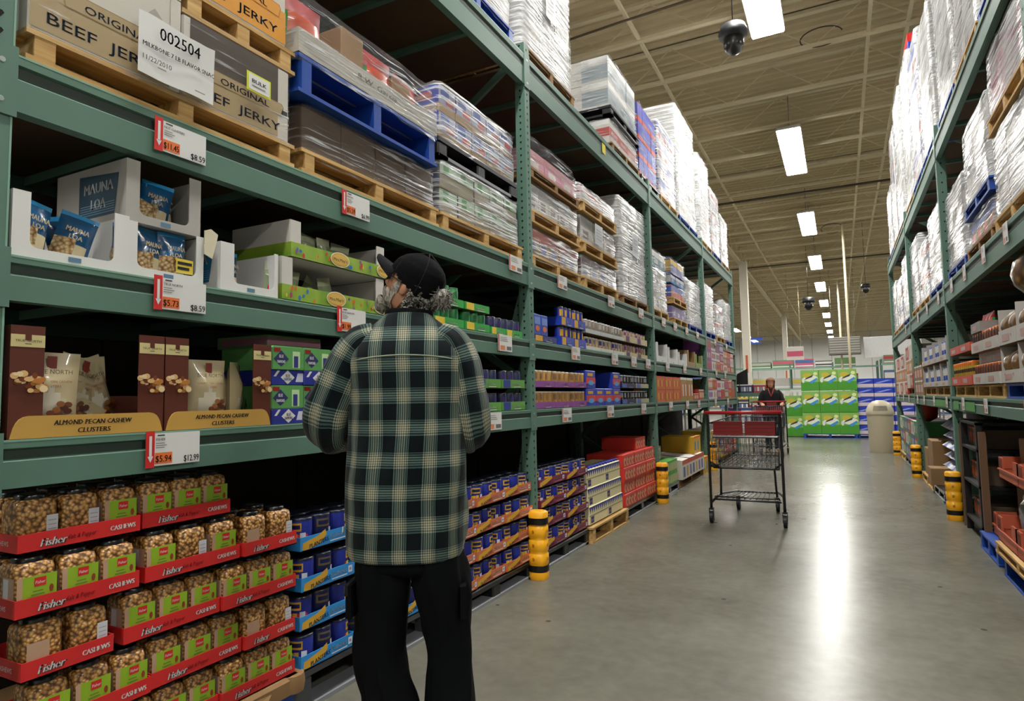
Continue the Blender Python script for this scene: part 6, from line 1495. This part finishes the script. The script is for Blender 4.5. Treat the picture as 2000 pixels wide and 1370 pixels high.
# ------------------------------------------------------------ people
SKIN = C('#c08a6e', .5, 0, .12, 14, .15); SKIN.node_tree.nodes['Principled BSDF'].inputs['Subsurface Weight'].default_value = .08
PLAID = mat_plaid('plaid_fleece'); PANTS = C('#090b0e', .9, 0, .3, 6, .3); CAPM = C('#0d0c10', .9, 0, .25, 60, .2)
GHAIR = mat_hair('grey_hair', '#3d3a36', '#b9b5ab'); BEARD = mat_hair('grey_beard', '#77716a', '#cfc9bd', (30, 30, 14)); COLL = C('#0c0d10', .95, 0, .2, 40)
BILLM = C('#1c1b1e', .9, 0, .2, 60, .2)
for _m in (CAPM, PANTS, COLL, BILLM): _m.node_tree.nodes['Principled BSDF'].inputs['Specular IOR Level'].default_value = .12
def sm(t): t = max(0, min(1, t)); return t*t*(3-2*t)
def rings_loft(b, rings, mat, n=40, v0=0., uoff=0., cap0=False, cap1=False, fold=0., seed=0):
    """rings: dict(c, u, w, rx, ry, p) superellipses; UVs are lengths in metres along the cloth"""
    vs = []; uv = []; V = v0; prev = None
    R0 = sum((r['rx']+r['ry'])/2 for r in rings)/len(rings)
    for j, r in enumerate(rings):
        c = Vector(r['c']); u = Vector(r.get('u', (1, 0, 0))).normalized(); w_ = Vector(r.get('w', (0, 1, 0))).normalized(); p = r.get('p', 2.3)
        if prev is not None: V += (c-prev).length
        prev = c
        pts = []
        for k in range(n+1):
            a = 2*math.pi*k/n-PH; ca, sa = math.cos(a), math.sin(a); f = 1/(abs(ca)**p+abs(sa)**p)**(1/p)
            q = c+u*(r['rx']*ca*f)+w_*(r['ry']*sa*f)
            if fold:
                d = (q-c).normalized(); kk = k % n; aa = 2*math.pi*kk/n
                g = noise.noise(Vector((math.cos(aa)*2.2+seed, math.sin(aa)*2.2, V*4)))*fold+noise.noise(Vector((math.cos(aa)*4+seed, math.sin(aa)*4, V*10)))*fold*.45
                q = q+d*g*r.get('fk', 1)
            pts.append(q)
        s = 0; L = [0]
        for k in range(n): s += (pts[k+1]-pts[k]).length; L.append(s)
        for k in range(n+1): vs.append(pts[k]); uv.append(((L[k]-s/2 if L[k] > s/2 else L[k]) + uoff, V))
        # measure the girth from the back centre both ways so the check meets there
        for k in range(n+1):
            uv[-(n+1)+k] = ((L[k] if k <= n/2 else L[k]-s)+uoff, V)
    m = n+1; fs = []
    uvl = []
    for j in range(len(rings)-1):
        for k in range(n): fs.append((j*m+k, j*m+k+1, (j+1)*m+k+1, (j+1)*m+k))
    b.add(vs, fs, mat, True, uv)
    if cap0: b.add([vs[k] for k in range(n)], [tuple(range(n-1, -1, -1))], mat)
    if cap1: b.add([vs[(len(rings)-1)*m+k] for k in range(n)], [tuple(range(n))], mat)
def interp(keys, n):
    """smooth the ring list by Catmull-Rom"""
    out = []; N_ = len(keys)
    def vec(k): return list(k['c'])+[k['rx'], k['ry'], k.get('p', 2.3)]+list(k.get('u', (1, 0, 0)))+list(k.get('w', (0, 1, 0)))+[k.get('fk', 1)]
    P = [vec(k) for k in keys]
    for i in range(N_-1):
        p0, p1, p2, p3 = P[max(i-1, 0)], P[i], P[i+1], P[min(i+2, N_-1)]
        for s in range(n):
            t = s/n; o = [.5*((2*b)+(-a+c)*t+(2*a-5*b+4*c-d)*t*t+(-a+3*b-3*c+d)*t**3) for a, b, c, d in zip(p0, p1, p2, p3)]
            out.append(dict(c=o[0:3], rx=o[3], ry=o[4], p=o[5], u=o[6:9], w=o[9:12], fk=o[12]))
    q = P[-1]; out.append(dict(c=q[0:3], rx=q[3], ry=q[4], p=q[5], u=q[6:9], w=q[9:12], fk=q[12]))
    return out
def limb(pts, n=5):
    """path of (point, rx, ry) to ring keys whose planes follow the path"""
    keys = []
    for i, (p, rx, ry) in enumerate(pts):
        d = (Vector(pts[min(i+1, len(pts)-1)][0])-Vector(pts[max(i-1, 0)][0])).normalized()
        ref = Vector((0, 1, 0)) if abs(d.y) < .75 else Vector((0, 0, 1))
        u = d.cross(ref).normalized() if abs(d.y) < .75 else d.cross(ref).normalized(); w_ = u.cross(d).normalized()
        if keys and Vector(keys[-1]['u']).dot(u) < 0: u = -u
        if keys and Vector(keys[-1]['w']).dot(w_) < 0: w_ = -w_
        keys.append(dict(c=p, rx=rx, ry=ry, u=u, w=w_, p=2.1))
    return interp(keys, n)
def head_mesh(b, M, mat, inflate=0, zlo=-.2, zhi=.2, sel=None, n=44):
    """face forward is +y in head space; M places it"""
    prof = [(-.118, .020, .028, .050, .020), (-.112, .036, .060, .030, .018), (-.095, .052, .082, .035, .012), (-.070, .061, .090, .062, .004), (-.045, .066, .090, .080, 0), (-.020, .070, .091, .092, 0),
            (.005, .073, .094, .098, 0), (.035, .075, .094, .100, 0), (.060, .071, .085, .094, 0), (.085, .056, .063, .074, 0), (.102, .033, .034, .045, 0), (.110, .008, .008, .010, 0)]
    keys = [dict(c=(0, 0, z), rx=hw, ry=1, p=2.2, fk=0, u=(fr, bk, 0), w=(0, 0, 0)) for z, hw, fr, bk, o in prof]
    vs = []; m = 0
    def at(z):
        for i in range(len(prof)-1):
            if prof[i][0] <= z <= prof[i+1][0]:
                t = (z-prof[i][0])/(prof[i+1][0]-prof[i][0]); return [a+(c-a)*t for a, c in zip(prof[i], prof[i+1])]
    zs = [-.118+.228*i/34 for i in range(35)]; rows_ = []
    for z in zs:
        q = at(min(max(z, -.118), .1099)); hw, fr, bk = q[1]+inflate, q[2]+inflate, q[3]+inflate; row_ = []
        for k in range(n):
            a = 2*math.pi*k/n; c, s = math.cos(a), math.sin(a); f = 1/(abs(c)**2.2+abs(s)**2.2)**(1/2.2)
            x = hw*c*f; y = (fr if s > 0 else bk)*s*f
            if not inflate and s > 0:
                g = math.exp(-(x/.011)**2)
                y += g*.026*math.exp(-((z+.038)/.013)**2)+g*.013*math.exp(-((z+.018)/.016)**2)       # nose
                y += .006*math.exp(-((z-.012)/.008)**2)*math.exp(-(x/.04)**2)                          # brow
                y -= .010*math.exp(-((z+.006)/.009)**2)*(math.exp(-((abs(x)-.031)/.014)**2))            # eye sockets
                y += .005*math.exp(-((z+.068)/.006)**2)*math.exp(-(x/.02)**2)                          # lips
                y += .006*math.exp(-((z+.100)/.014)**2)*math.exp(-(x/.02)**2)                          # chin
            row_.append((x, y, z))
        rows_.append(row_)
    for row_ in rows_: vs += [M @ Vector(p) for p in row_]
    fs = []
    for j in range(len(rows_)-1):
        for k in range(n):
            c = rows_[j][k]; d = rows_[j+1][(k+1) % n]
            if sel and not sel(((c[0]+d[0])/2, (c[1]+d[1])/2, (c[2]+d[2])/2)): continue
            fs.append((j*n+k, j*n+(k+1) % n, (j+1)*n+(k+1) % n, (j+1)*n+k))
    if not sel: fs += [tuple(range(n-1, -1, -1)), tuple((len(rows_)-1)*n+k for k in range(n))]
    b.add(vs, fs, mat, True)
def hand_edges(w_, d, s, verts, edges, rad, root, curl=.9, palm=(0, 0, -1)):
    """palm and five separate fingers grown from the wrist; d = pointing direction, palm = inner side"""
    d = Vector(d).normalized(); pn = Vector(palm).normalized(); sx = d.cross(pn).normalized()*s; w_ = Vector(w_)
    def add(p, r, par): verts.append(p); rad.append(r); edges.append((par, len(verts)-1)); return len(verts)-1
    pc = add(w_+d*.045, .026, root); 
    for k, (off, ln) in enumerate(((-.030, .068), (-.010, .078), (.010, .073), (.028, .058))):
        kn = add(w_+d*.088+sx*off, .0105, pc); ang = .25; p = verts[kn]; cur = kn
        for q, fr in enumerate((.45, .32, .23)):
            ang += curl*(.45 if q else .3); p = p+(d*math.cos(ang)+pn*math.sin(ang))*ln*fr; cur = add(p, .0088-.0008*q, cur)
    a = add(w_+d*.030-sx*.032, .0125, pc); p = verts[a]; cur = a
    for q in range(2): p = p+(d*.75-sx*.45+pn*.45*(q+.4)).normalized()*.03; cur = add(p, .0105-.001*q, cur)
def body(name, parent, joints, head_M, hands):
    """one continuous skin: skeleton skinned, head merged, remeshed"""
    verts = []; edges = []; rad = []; idx = {}
    for nm, p, r, par in joints:
        verts.append(Vector(p)); rad.append(r); idx[nm] = len(verts)-1
        if par: edges.append((idx[par], idx[nm]))
    for nm, d, s, palm in hands: hand_edges(verts[idx[nm]], d, s, verts, edges, rad, idx[nm], palm=palm)
    me = bpy.data.meshes.new('skel'); me.from_pydata([tuple(v) for v in verts], edges, [])
    o = bpy.data.objects.new('skel', me); COL.objects.link(o)
    o.modifiers.new('s', 'SKIN'); 
    sv = me.skin_vertices[0].data if me.skin_vertices else None
    if sv is None:
        bm = bmesh.new(); bm.from_mesh(me); bm.verts.layers.skin.verify(); bm.to_mesh(me); bm.free(); sv = me.skin_vertices[0].data
    for k, r in enumerate(rad): sv[k].radius = (r, r)
    sv[0].use_root = True
    o.modifiers.new('b', 'SUBSURF').levels = 2; o.modifiers['b'].render_levels = 2
    dg = bpy.context.evaluated_depsgraph_get(); dg.update(); m1 = bpy.data.meshes.new_from_object(o.evaluated_get(dg))
    b = MB(); b.add([tuple(v.co) for v in m1.vertices], [tuple(p.vertices) for p in m1.polygons], SKIN, True); head_mesh(b, head_M, SKIN)
    for s in (-1, 1):                                                   # ears
        vs = []
        for i in range(9):
            for k in range(8):
                a = math.pi*i/8; c = 2*math.pi*k/8; vs.append(head_M @ Vector((s*(.069+.012*math.sin(a)*math.cos(c)*.8+.006), -.008+.016*math.sin(a)*math.sin(c), -.022+.031*math.cos(a))))
        b.add(vs, [(i*8+k, i*8+(k+1) % 8, (i+1)*8+(k+1) % 8, (i+1)*8+k) for i in range(8) for k in range(8)], SKIN, True)
    COL.objects.unlink(o)
    o2 = bpy.data.objects.new('raw', b.mesh('raw')); COL.objects.link(o2); md = o2.modifiers.new('r', 'REMESH'); md.mode = 'VOXEL'; md.voxel_size = .0042; md.use_smooth_shade = True
    sm_ = o2.modifiers.new('sm', 'SMOOTH'); sm_.factor = .5; sm_.iterations = 2
    dg = bpy.context.evaluated_depsgraph_get(); dg.update(); m2 = bpy.data.meshes.new_from_object(o2.evaluated_get(dg)); m2.name = name
    bm = bmesh.new(); bm.from_mesh(m2); bm.verts.ensure_lookup_table(); seen = [0]*len(bm.verts); comps = []
    for v0 in bm.verts:
        if seen[v0.index]: continue
        st = [v0]; seen[v0.index] = 1; cp = []
        while st:
            q = st.pop(); cp.append(q)
            for e in q.link_edges:
                u_ = e.other_vert(q)
                if not seen[u_.index]: seen[u_.index] = 1; st.append(u_)
        comps.append(cp)
    comps.sort(key=len); bmesh.ops.delete(bm, geom=[q for cp in comps[:-1] for q in cp], context='VERTS'); bm.to_mesh(m2); bm.free()
    COL.objects.unlink(o2); m2.materials.clear(); m2.materials.append(SKIN)
    r = bpy.data.objects.new(name, m2); COL.objects.link(r); r.parent = parent; return r
import bmesh
# --- the man: local x right, y away from the camera, z up
MANX, MANY, AZ = -1.254, 1.717, YAW
man = thing('person', 'man seen from behind in a green plaid fleece and black cap, looking up at shelves', 'person', loc=(MANX, MANY, 0), rz=AZ)
yawh = math.radians(76); pitch = math.radians(30)
HC = Vector((.008, .035, 1.655))
HM = Matrix.Translation(HC) @ Matrix.Rotation(yawh, 4, 'Z') @ Matrix.Rotation(pitch, 4, 'X') @ Matrix.Diagonal((.93, .88, .91, 1))
J_ = [('pel', (-.005, 0, .86), .11, None), ('sp1', (-.005, 0, 1.05), .12, 'pel'), ('sp2', (0, 0, 1.28), .13, 'sp1'), ('nk0', (0, .0, 1.46), .075, 'sp2'), ('nk', (0, .015, 1.55), .055, 'nk0'), ('hd', (.01, .03, 1.62), .055, 'nk'),
      ('lh', (-.09, 0, .78), .085, 'pel'), ('lk', (-.095, .02, .48), .055, 'lh'), ('la', (-.045, -.01, .10), .035, 'lk'), ('lf', (-.06, .10, .05), .03, 'la'),
      ('rh', (.09, 0, .78), .085, 'pel'), ('rk', (.115, .02, .48), .055, 'rh'), ('ra', (.14, -.01, .10), .035, 'rk'), ('rf', (.15, .10, .05), .03, 'ra'),
      ('ls', (-.165, 0, 1.42), .055, 'nk0'), ('le', (-.262, .01, 1.20), .042, 'ls'), ('lw', (-.13, .235, 1.20), .026, 'le'), ('rs', (.155, 0, 1.41), .055, 'nk0'), ('re', (.192, .02, 1.17), .042, 're' if 0 else 'rs'), ('rw', (.07, .24, 1.19), .026, 're')]
body('body', man, J_, HM, [('lw', (.75, .6, .1), 1, (0, -.2, -1)), ('rw', (-.75, .6, .1), -1, (0, -.2, -1))])
b = MB()
T = [dict(c=(-.018, 0, .772), rx=.174, ry=.127, p=2.4, fk=.0), dict(c=(-.018, 0, .782), rx=.181, ry=.133, p=2.4, fk=.0), dict(c=(-.018, 0, .805), rx=.187, ry=.138, p=2.4, fk=.25), dict(c=(-.016, 0, .86), rx=.192, ry=.145, p=2.4), dict(c=(-.014, 0, .95), rx=.196, ry=.148), dict(c=(-.008, .0, 1.08), rx=.192, ry=.145), dict(c=(0, 0, 1.22), rx=.190, ry=.143),
     dict(c=(0, -.005, 1.33), rx=.192, ry=.142, fk=.5), dict(c=(-.003, -.008, 1.41), rx=.190, ry=.132, p=2.5, fk=.15), dict(c=(-.004, -.005, 1.465), rx=.168, ry=.112, p=2.3, fk=.3), dict(c=(-.006, .0, 1.505), rx=.128, ry=.092, p=2.1, fk=.15), dict(c=(-.008, .008, 1.535), rx=.092, ry=.080, fk=.1, p=2.), dict(c=(-.008, .012, 1.55), rx=.076, ry=.074, fk=0, p=2.)]
rings_loft(b, interp(T, 6), PLAID, 72, fold=.016, seed=2); 
# turned hem inside
b.obj('fleece_body', man)
for nm, pts, sd in (('left', [((-.105, -.0, 1.475), .05, .075), ((-.150, -.002, 1.455), .064, .088), ((-.190, 0, 1.40), .073, .090), ((-.230, .0, 1.31), .078, .088), ((-.262, .0, 1.225), .080, .085), ((-.258, .035, 1.178), .070, .080), ((-.205, .13, 1.172), .060, .062), ((-.150, .215, 1.19), .050, .052)], 5),
                    ('right', [((.095, 0, 1.475), .05, .075), ((.130, -.002, 1.455), .060, .086), ((.158, 0, 1.395), .066, .086), ((.174, .0, 1.31), .070, .082), ((.186, .005, 1.22), .070, .080), ((.188, .035, 1.165), .062, .074), ((.150, .135, 1.165), .056, .060), ((.095, .22, 1.185), .048, .050)], 9)):
    b = MB(); rings_loft(b, limb(pts, 6), PLAID, 40, uoff=.03 if nm == 'left' else .01, v0=.02, fold=.011, seed=sd, cap0=True); b.obj('sleeve', man)
# shoulder yoke seam
b = MB(); path = []
for k in range(15): u = -1+2*k/14; path.append((u*.15-.003, -.008-.1355*(1-abs(u*.15/.19)**2.5)**.4, 1.395+.012*(1-u*u)))
b.tube(path, .0022, C('#9aa38c', .9), 6); b.obj('yoke_seam', man)
# collar
b = MB(); K = []
for z, rr, ty in ((1.515, .086, .0), (1.53, .084, .0), (1.548, .081, .003), (1.562, .078, .006), (1.565, .071, .006), (1.55, .066, .004)): K.append(dict(c=(-.006, .018+ty, z), rx=rr, ry=rr*1.0, p=2, u=(1, 0, -.04), w=(0, 1, 0)))
rings_loft(b, interp(K, 3), COLL, 40, fold=.004, seed=4); b.obj('collar', man)
# trousers
b = MB(); L1 = [((-.012, 0, .90), .150, .105), ((-.012, 0, .80), .160, .112), ((-.010, 0, .745), .160, .112), ((-.006, 0, .722), .10, .085), ((-.004, 0, .712), .03, .05)]
rings_loft(b, interp([dict(c=p, rx=a, ry=c_, p=2.4) for p, a, c_ in L1], 4), PANTS, 48, fold=.006, seed=1)
for s, pts in ((-1, [((-.090, 0, .79), .080, .108), ((-.094, 0, .70), .088, .112), ((-.098, .005, .60), .083, .098), ((-.098, .01, .50), .080, .088), ((-.088, .005, .42), .080, .085), ((-.064, .0, .32), .086, .092), ((-.05, -.01, .18), .090, .098), ((-.045, -.015, .045), .088, .105)]),
               (1, [((.078, 0, .79), .078, .108), ((.090, 0, .70), .084, .112), ((.106, .005, .60), .076, .098), ((.116, .01, .50), .070, .086), ((.119, .005, .42), .070, .084), ((.124, .0, .32), .072, .090), ((.132, -.01, .18), .080, .096), ((.138, -.015, .045), .084, .104)])):
    rings_loft(b, interp([dict(c=p, rx=a, ry=c_, p=2.2) for p, a, c_ in pts], 6), PANTS, 40, fold=.020, seed=7+s)
b.obj('trousers', man)
b = MB().obox((-.176, -.04, .655), (.009, -.004, 0), (.004, .055, 0), (0, .0, .05), PANTS); b.obox((-.182, -.042, .69), (.006, -.004, 0), (.004, .056, 0), (0, 0, .016), C('#0b0c0f', .9)); b.obj('cargo_pocket', man)
b = MB().obox((.166, -.02, .64), (.009, .004, 0), (-.004, .055, 0), (0, .0, .05), PANTS); b.obj('cargo_pocket', man)
for s, x in ((-1, -.05), (1, .138)):
    b = MB(); K = []
    for y, zc, rx, rz_ in ((-.095, .045, .028, .035), (-.06, .05, .038, .048), (.0, .05, .042, .05), (.08, .042, .046, .038), (.14, .034, .042, .028), (.175, .028, .022, .018)): K.append(dict(c=(x, y, zc), rx=rx, ry=rz_, u=(1, 0, 0), w=(0, 0, 1), p=2.6))
    rings_loft(b, interp(K, 4), C('#141414', .6), 24, cap0=True, cap1=True); b.obj('shoe', man)
b = MB().obox((-.2045, -.058, .868), (.0015, -.001, 0), (.001, .004, 0), (0, 0, .008), WHITE); b.obj('side_tag', man)
# cap (head space)
b = MB(); n = 40
def capc(a, v):
    """a point on the crown: angle round the head, 0 at the rim to 1 at the top"""
    c, s = math.cos(a), math.sin(a); prof = [(-.05, .078, .104, .092), (-.02, .082, .104, .104), (.005, .085, .106, .110), (.035, .087, .106, .112), (.060, .083, .097, .106), (.085, .068, .075, .086), (.102, .045, .046, .057), (.122, .004, .004, .004)]
    y0 = .1*s; z = capline(y0)+(.121-capline(y0))*v
    for p, q in zip(prof, prof[1:]):
        if p[0] <= z <= q[0]:
            t = (z-p[0])/(q[0]-p[0]); hw, fr, bk = [x+(y_-x)*t for x, y_ in zip(p[1:], q[1:])]; break
    else: hw, fr, bk = prof[-1][1:]
    f = 1/(abs(c)**2.2+abs(s)**2.2)**(1/2.2)
    return Vector((hw*c*f, (fr if s > 0 else bk)*s*f, z*1.06))
def capline(y): return -.010+.36*y
CAPX = Matrix.Diagonal((1.0, 1.0, 1.06, 1))
head_mesh(b, HM @ CAPX, CAPM, .012, sel=lambda p: p[2] > capline(p[1]), n=64); head_mesh(b, HM @ CAPX, CAPM, .009, sel=lambda p: p[2] > capline(p[1]), n=64)
b.obj('cap_crown', man)
b = MB(); vs = []
for th in (0, 1):
    for i in range(8):
        for k in range(13):
            u = k/12*2-1; a = PH+u*.95; r0 = capc(a, .08); ex = .078*(1-abs(u)**4.5)*(i/7); p = Vector((r0.x*(1-.05*i/7), r0.y+ex, r0.z-.004+ex*.20-.028*(u*u)*(i/7)-.004*(i/7)-th*.006)); vs.append(HM @ p)
m = 13; q = 8*m
b.add(vs, [(i*m+k, i*m+k+1, (i+1)*m+k+1, (i+1)*m+k) for i in range(7) for k in range(12)]+[(q+i*m+k, q+(i+1)*m+k, q+(i+1)*m+k+1, q+i*m+k+1) for i in range(7) for k in range(12)]+[(7*m+k, 7*m+k+1, q+7*m+k+1, q+7*m+k) for k in range(12)]+[(i*m, (i+1)*m, q+(i+1)*m, q+i*m) for i in range(7)]+[(i*m+12, q+i*m+12, q+(i+1)*m+12, (i+1)*m+12) for i in range(7)], C('#1c1b1e', .9, 0, .2, 60, .2), True); b.obj('cap_bill', man)
b = MB()
for a0, w0 in ((PH, .34), ):
    vs = [];
    for i in range(7):
        for vv in (.30, .50): p = capc(a0+(i/6-.5)*w0*2, vv); vs.append(HM @ (p*1.018))
    b.add(vs, [(2*i, 2*i+2, 2*i+3, 2*i+1) for i in range(6)], C('#c9bd8c', .7), True)
b.obj('cap_emblem', man)
b = MB()
for k in range(6):
    a = math.pi*k/3+.5; b.tube([HM @ (capc(a, v/8)*1.004) for v in range(9)], .0012, C('#262428', .9), 4)
b.lathe([(.008, 0), (.007, .006), (.002, .008)], 0, 0, CAPM, 10) if False else None
b.obj('cap_seam', man)
# glasses
b = MB(); GF = C('#0b0b0d', .25)
for s in (-1, 1):
    c = Vector((s*.032, .100, -.012)); ring = [c+Vector((.023*math.cos(2*math.pi*k/20), -.018*abs(math.cos(2*math.pi*k/20))*(1 if math.cos(2*math.pi*k/20)*s > 0 else 0), .017*math.sin(2*math.pi*k/20))) for k in range(21)]
    b.tube([HM @ p for p in ring], .0022, GF, 6)
    b.tube([HM @ Vector(p) for p in ((s*.056, .088, -.006), (s*.076, .05, -.006), (s*.080, .0, -.010), (s*.078, -.02, -.022))], .0018, GF, 6)
b.tube([HM @ Vector(p) for p in ((-.010, .1, -.010), (0, .103, -.006), (.010, .1, -.010))], .002, GF, 6)
b.obj('glasses', man)
# beard, side hair, tied tail
def jit(b, amp, sc, sd):
    b.v = [tuple(Vector(p)+Vector((noise.noise(Vector(p)*sc+Vector((sd, 0, 0))), noise.noise(Vector(p)*sc+Vector((0, sd, 0))), noise.noise(Vector(p)*sc+Vector((0, 0, sd)))))*amp) for p in b.v]
b = MB(); head_mesh(b, HM, BEARD, .006, sel=lambda p: p[2] < -.050 and p[1] > .022 and (p[2] < -.060 or abs(p[0]) > .030 or p[1] < .06)); 
K = [dict(c=(0, .070, -.092), rx=.046, ry=.034, p=2), dict(c=(0, .074, -.115), rx=.042, ry=.032, p=2), dict(c=(0, .076, -.138), rx=.030, ry=.024, p=2), dict(c=(0, .076, -.152), rx=.014, ry=.012, p=2)]
b2 = MB(); rings_loft(b2, interp(K, 4), BEARD, 24, cap1=True); b2.v = [tuple(HM @ Vector(p)) for p in b2.v]; b.add(b2.v, b2.f, BEARD, True)
head_mesh(b, HM, BEARD, .004, sel=lambda p: p[2] > -.06 and p[2] < .02 and abs(p[1]-.028) < .010 and abs(p[0]) > .05)
jit(b, .008, 60, 3); b.obj('beard', man)
b = MB(); head_mesh(b, HM, GHAIR, .010, sel=lambda p: -.085 < p[2] < .005 and p[1] < -.026); jit(b, .012, 70, 8)
r = random.Random(5)
for k in range(130):                                                     # curly locks below the cap
    a = r.uniform(math.pi*1.10, math.pi*1.90); z = r.uniform(-.088, -.020); p = Vector((.080*math.cos(a), .098*math.sin(a) if math.sin(a) < 0 else 0, z)); d = Vector((math.cos(a), math.sin(a)-.4, -.5)).normalized()
    path = [HM @ (p+d*.006*q+Vector((.004*math.sin(q*1.7+k), .004*math.cos(q*1.9+k), .003*math.sin(q+k)))) for q in range(5)]
    b.tube(path, [.0034, .0032, .0028, .002, .0008], GHAIR, 5)
b.obj('hair', man)
b = MB(); tc_c = HC+Vector((.098, -.03, -.055)); vs = []
for j in range(15):
    for k in range(20):
        v = math.pi*j/14; a = 2*math.pi*k/20; vs.append(tc_c+Vector((.032*math.sin(v)*math.cos(a), .030*math.sin(v)*math.sin(a), .034*math.cos(v))))
b.add(vs, [(j*20+k, j*20+(k+1) % 20, (j+1)*20+(k+1) % 20, (j+1)*20+k) for j in range(14) for k in range(20)], GHAIR, True); jit(b, .007, 90, 2)
for k in range(170):
    a = r.uniform(0, 6.28); v = r.uniform(-.95, .95); q = math.sqrt(1-v*v); d = Vector((q*math.cos(a), q*math.sin(a), v)); p = tc_c+d*.029
    tw = Vector((r.uniform(-1, 1), r.uniform(-1, 1), r.uniform(-1, .3)))
    b.tube([p+d*.005*t_+tw*.0025*t_*t_*.5 for t_ in range(4)], [.0022, .002, .0014, .0005], GHAIR, 4)
b.tube([HC+Vector((.060, -.025, -.060)), HC+Vector((.078, -.03, -.056)), tc_c], [.022, .016, .02], GHAIR, 10)
b.obj('tied_hair', man)
# --- the woman farther down
wo = thing('person', 'woman in black top with red collar pushing a cart far down the aisle', 'person', loc=(-1.36, 15.0, 0), rz=.12)
HM2 = Matrix.Translation((0, -.03, 1.49)) @ Matrix.Rotation(math.pi, 4, 'Z') @ Matrix.Rotation(-.1, 4, 'X')
J2 = [('pel', (0, 0, .84), .10, None), ('sp2', (0, 0, 1.15), .11, 'pel'), ('nk0', (0, 0, 1.30), .06, 'sp2'), ('nk', (0, 0, 1.38), .045, 'nk0'), ('hd', (0, -.01, 1.46), .05, 'nk'),
      ('lh', (-.08, 0, .76), .08, 'pel'), ('lk', (-.09, -.02, .45), .05, 'lh'), ('la', (-.09, .02, .09), .033, 'lk'), ('lf', (-.09, -.10, .04), .028, 'la'), ('rh', (.08, 0, .76), .08, 'pel'), ('rk', (.09, -.02, .45), .05, 'rh'), ('ra', (.09, .02, .09), .033, 'rk'), ('rf', (.09, -.10, .04), .028, 'ra'),
      ('ls', (-.16, 0, 1.27), .045, 'nk0'), ('le', (-.23, -.06, 1.05), .036, 'ls'), ('lw', (-.19, -.27, 1.04), .024, 'le'), ('rs', (.16, 0, 1.27), .045, 'nk0'), ('re', (.24, -.05, 1.06), .036, 'rs'), ('rw', (.2, -.27, 1.04), .024, 're')]
body('body', wo, J2, HM2, [('lw', (.1, -1, -.1), 1, (0, 0, -1)), ('rw', (-.1, -1, -.1), -1, (0, 0, -1))])
BT = C('#0d0e12', .85); b = MB()
rings_loft(b, interp([dict(c=(0, 0, .72), rx=.20, ry=.15), dict(c=(0, 0, .9), rx=.185, ry=.14), dict(c=(0, 0, 1.1), rx=.18, ry=.135), dict(c=(0, 0, 1.25), rx=.185, ry=.12), dict(c=(0, 0, 1.32), rx=.13, ry=.09), dict(c=(0, 0, 1.36), rx=.07, ry=.06)], 5), BT, 36, fold=.01)
for s in (-1, 1): rings_loft(b, limb([((s*.12, 0, 1.31), .05, .06), ((s*.175, 0, 1.24), .06, .065), ((s*.21, -.03, 1.13), .055, .058), ((s*.235, -.065, 1.05), .052, .055), ((s*.225, -.15, 1.04), .04, .042)], 4), BT, 20, fold=.005, cap0=True)
b.obj('top', wo)
b = MB(); b.tube([(-.055, -.05, 1.375), (-.03, -.125, 1.27), (0, -.145, 1.19), (.03, -.125, 1.27), (.055, -.05, 1.375)], .012, C('#b3402f', .6), 6); b.box(-.10, .10, -.158, -.150, .98, 1.06, C('#8a2f28', .6)); b.obj('red_collar', wo)
b = MB()
for s in (-1, 1): rings_loft(b, interp([dict(c=(s*.085, 0, .80), rx=.09, ry=.12), dict(c=(s*.09, -.01, .45), rx=.07, ry=.075), dict(c=(s*.09, .015, .06), rx=.065, ry=.075)], 5), C('#232a3c', .8), 24, fold=.008, seed=s)
b.obj('trousers', wo)
b = MB(); head_mesh(b, HM2, mat_hair('auburn_hair', '#5b3420', '#a5673a'), .020, sel=lambda p: p[1] < .05 or p[2] > .05)
rings_loft(b, interp([dict(c=(0, .03, 1.50), rx=.085, ry=.085), dict(c=(0, .04, 1.42), rx=.09, ry=.06), dict(c=(0, .05, 1.34), rx=.075, ry=.035)], 4), mat_hair('auburn_hair_b', '#5b3420', '#a5673a'), 24, cap1=True, fold=.01); b.obj('hair', wo)
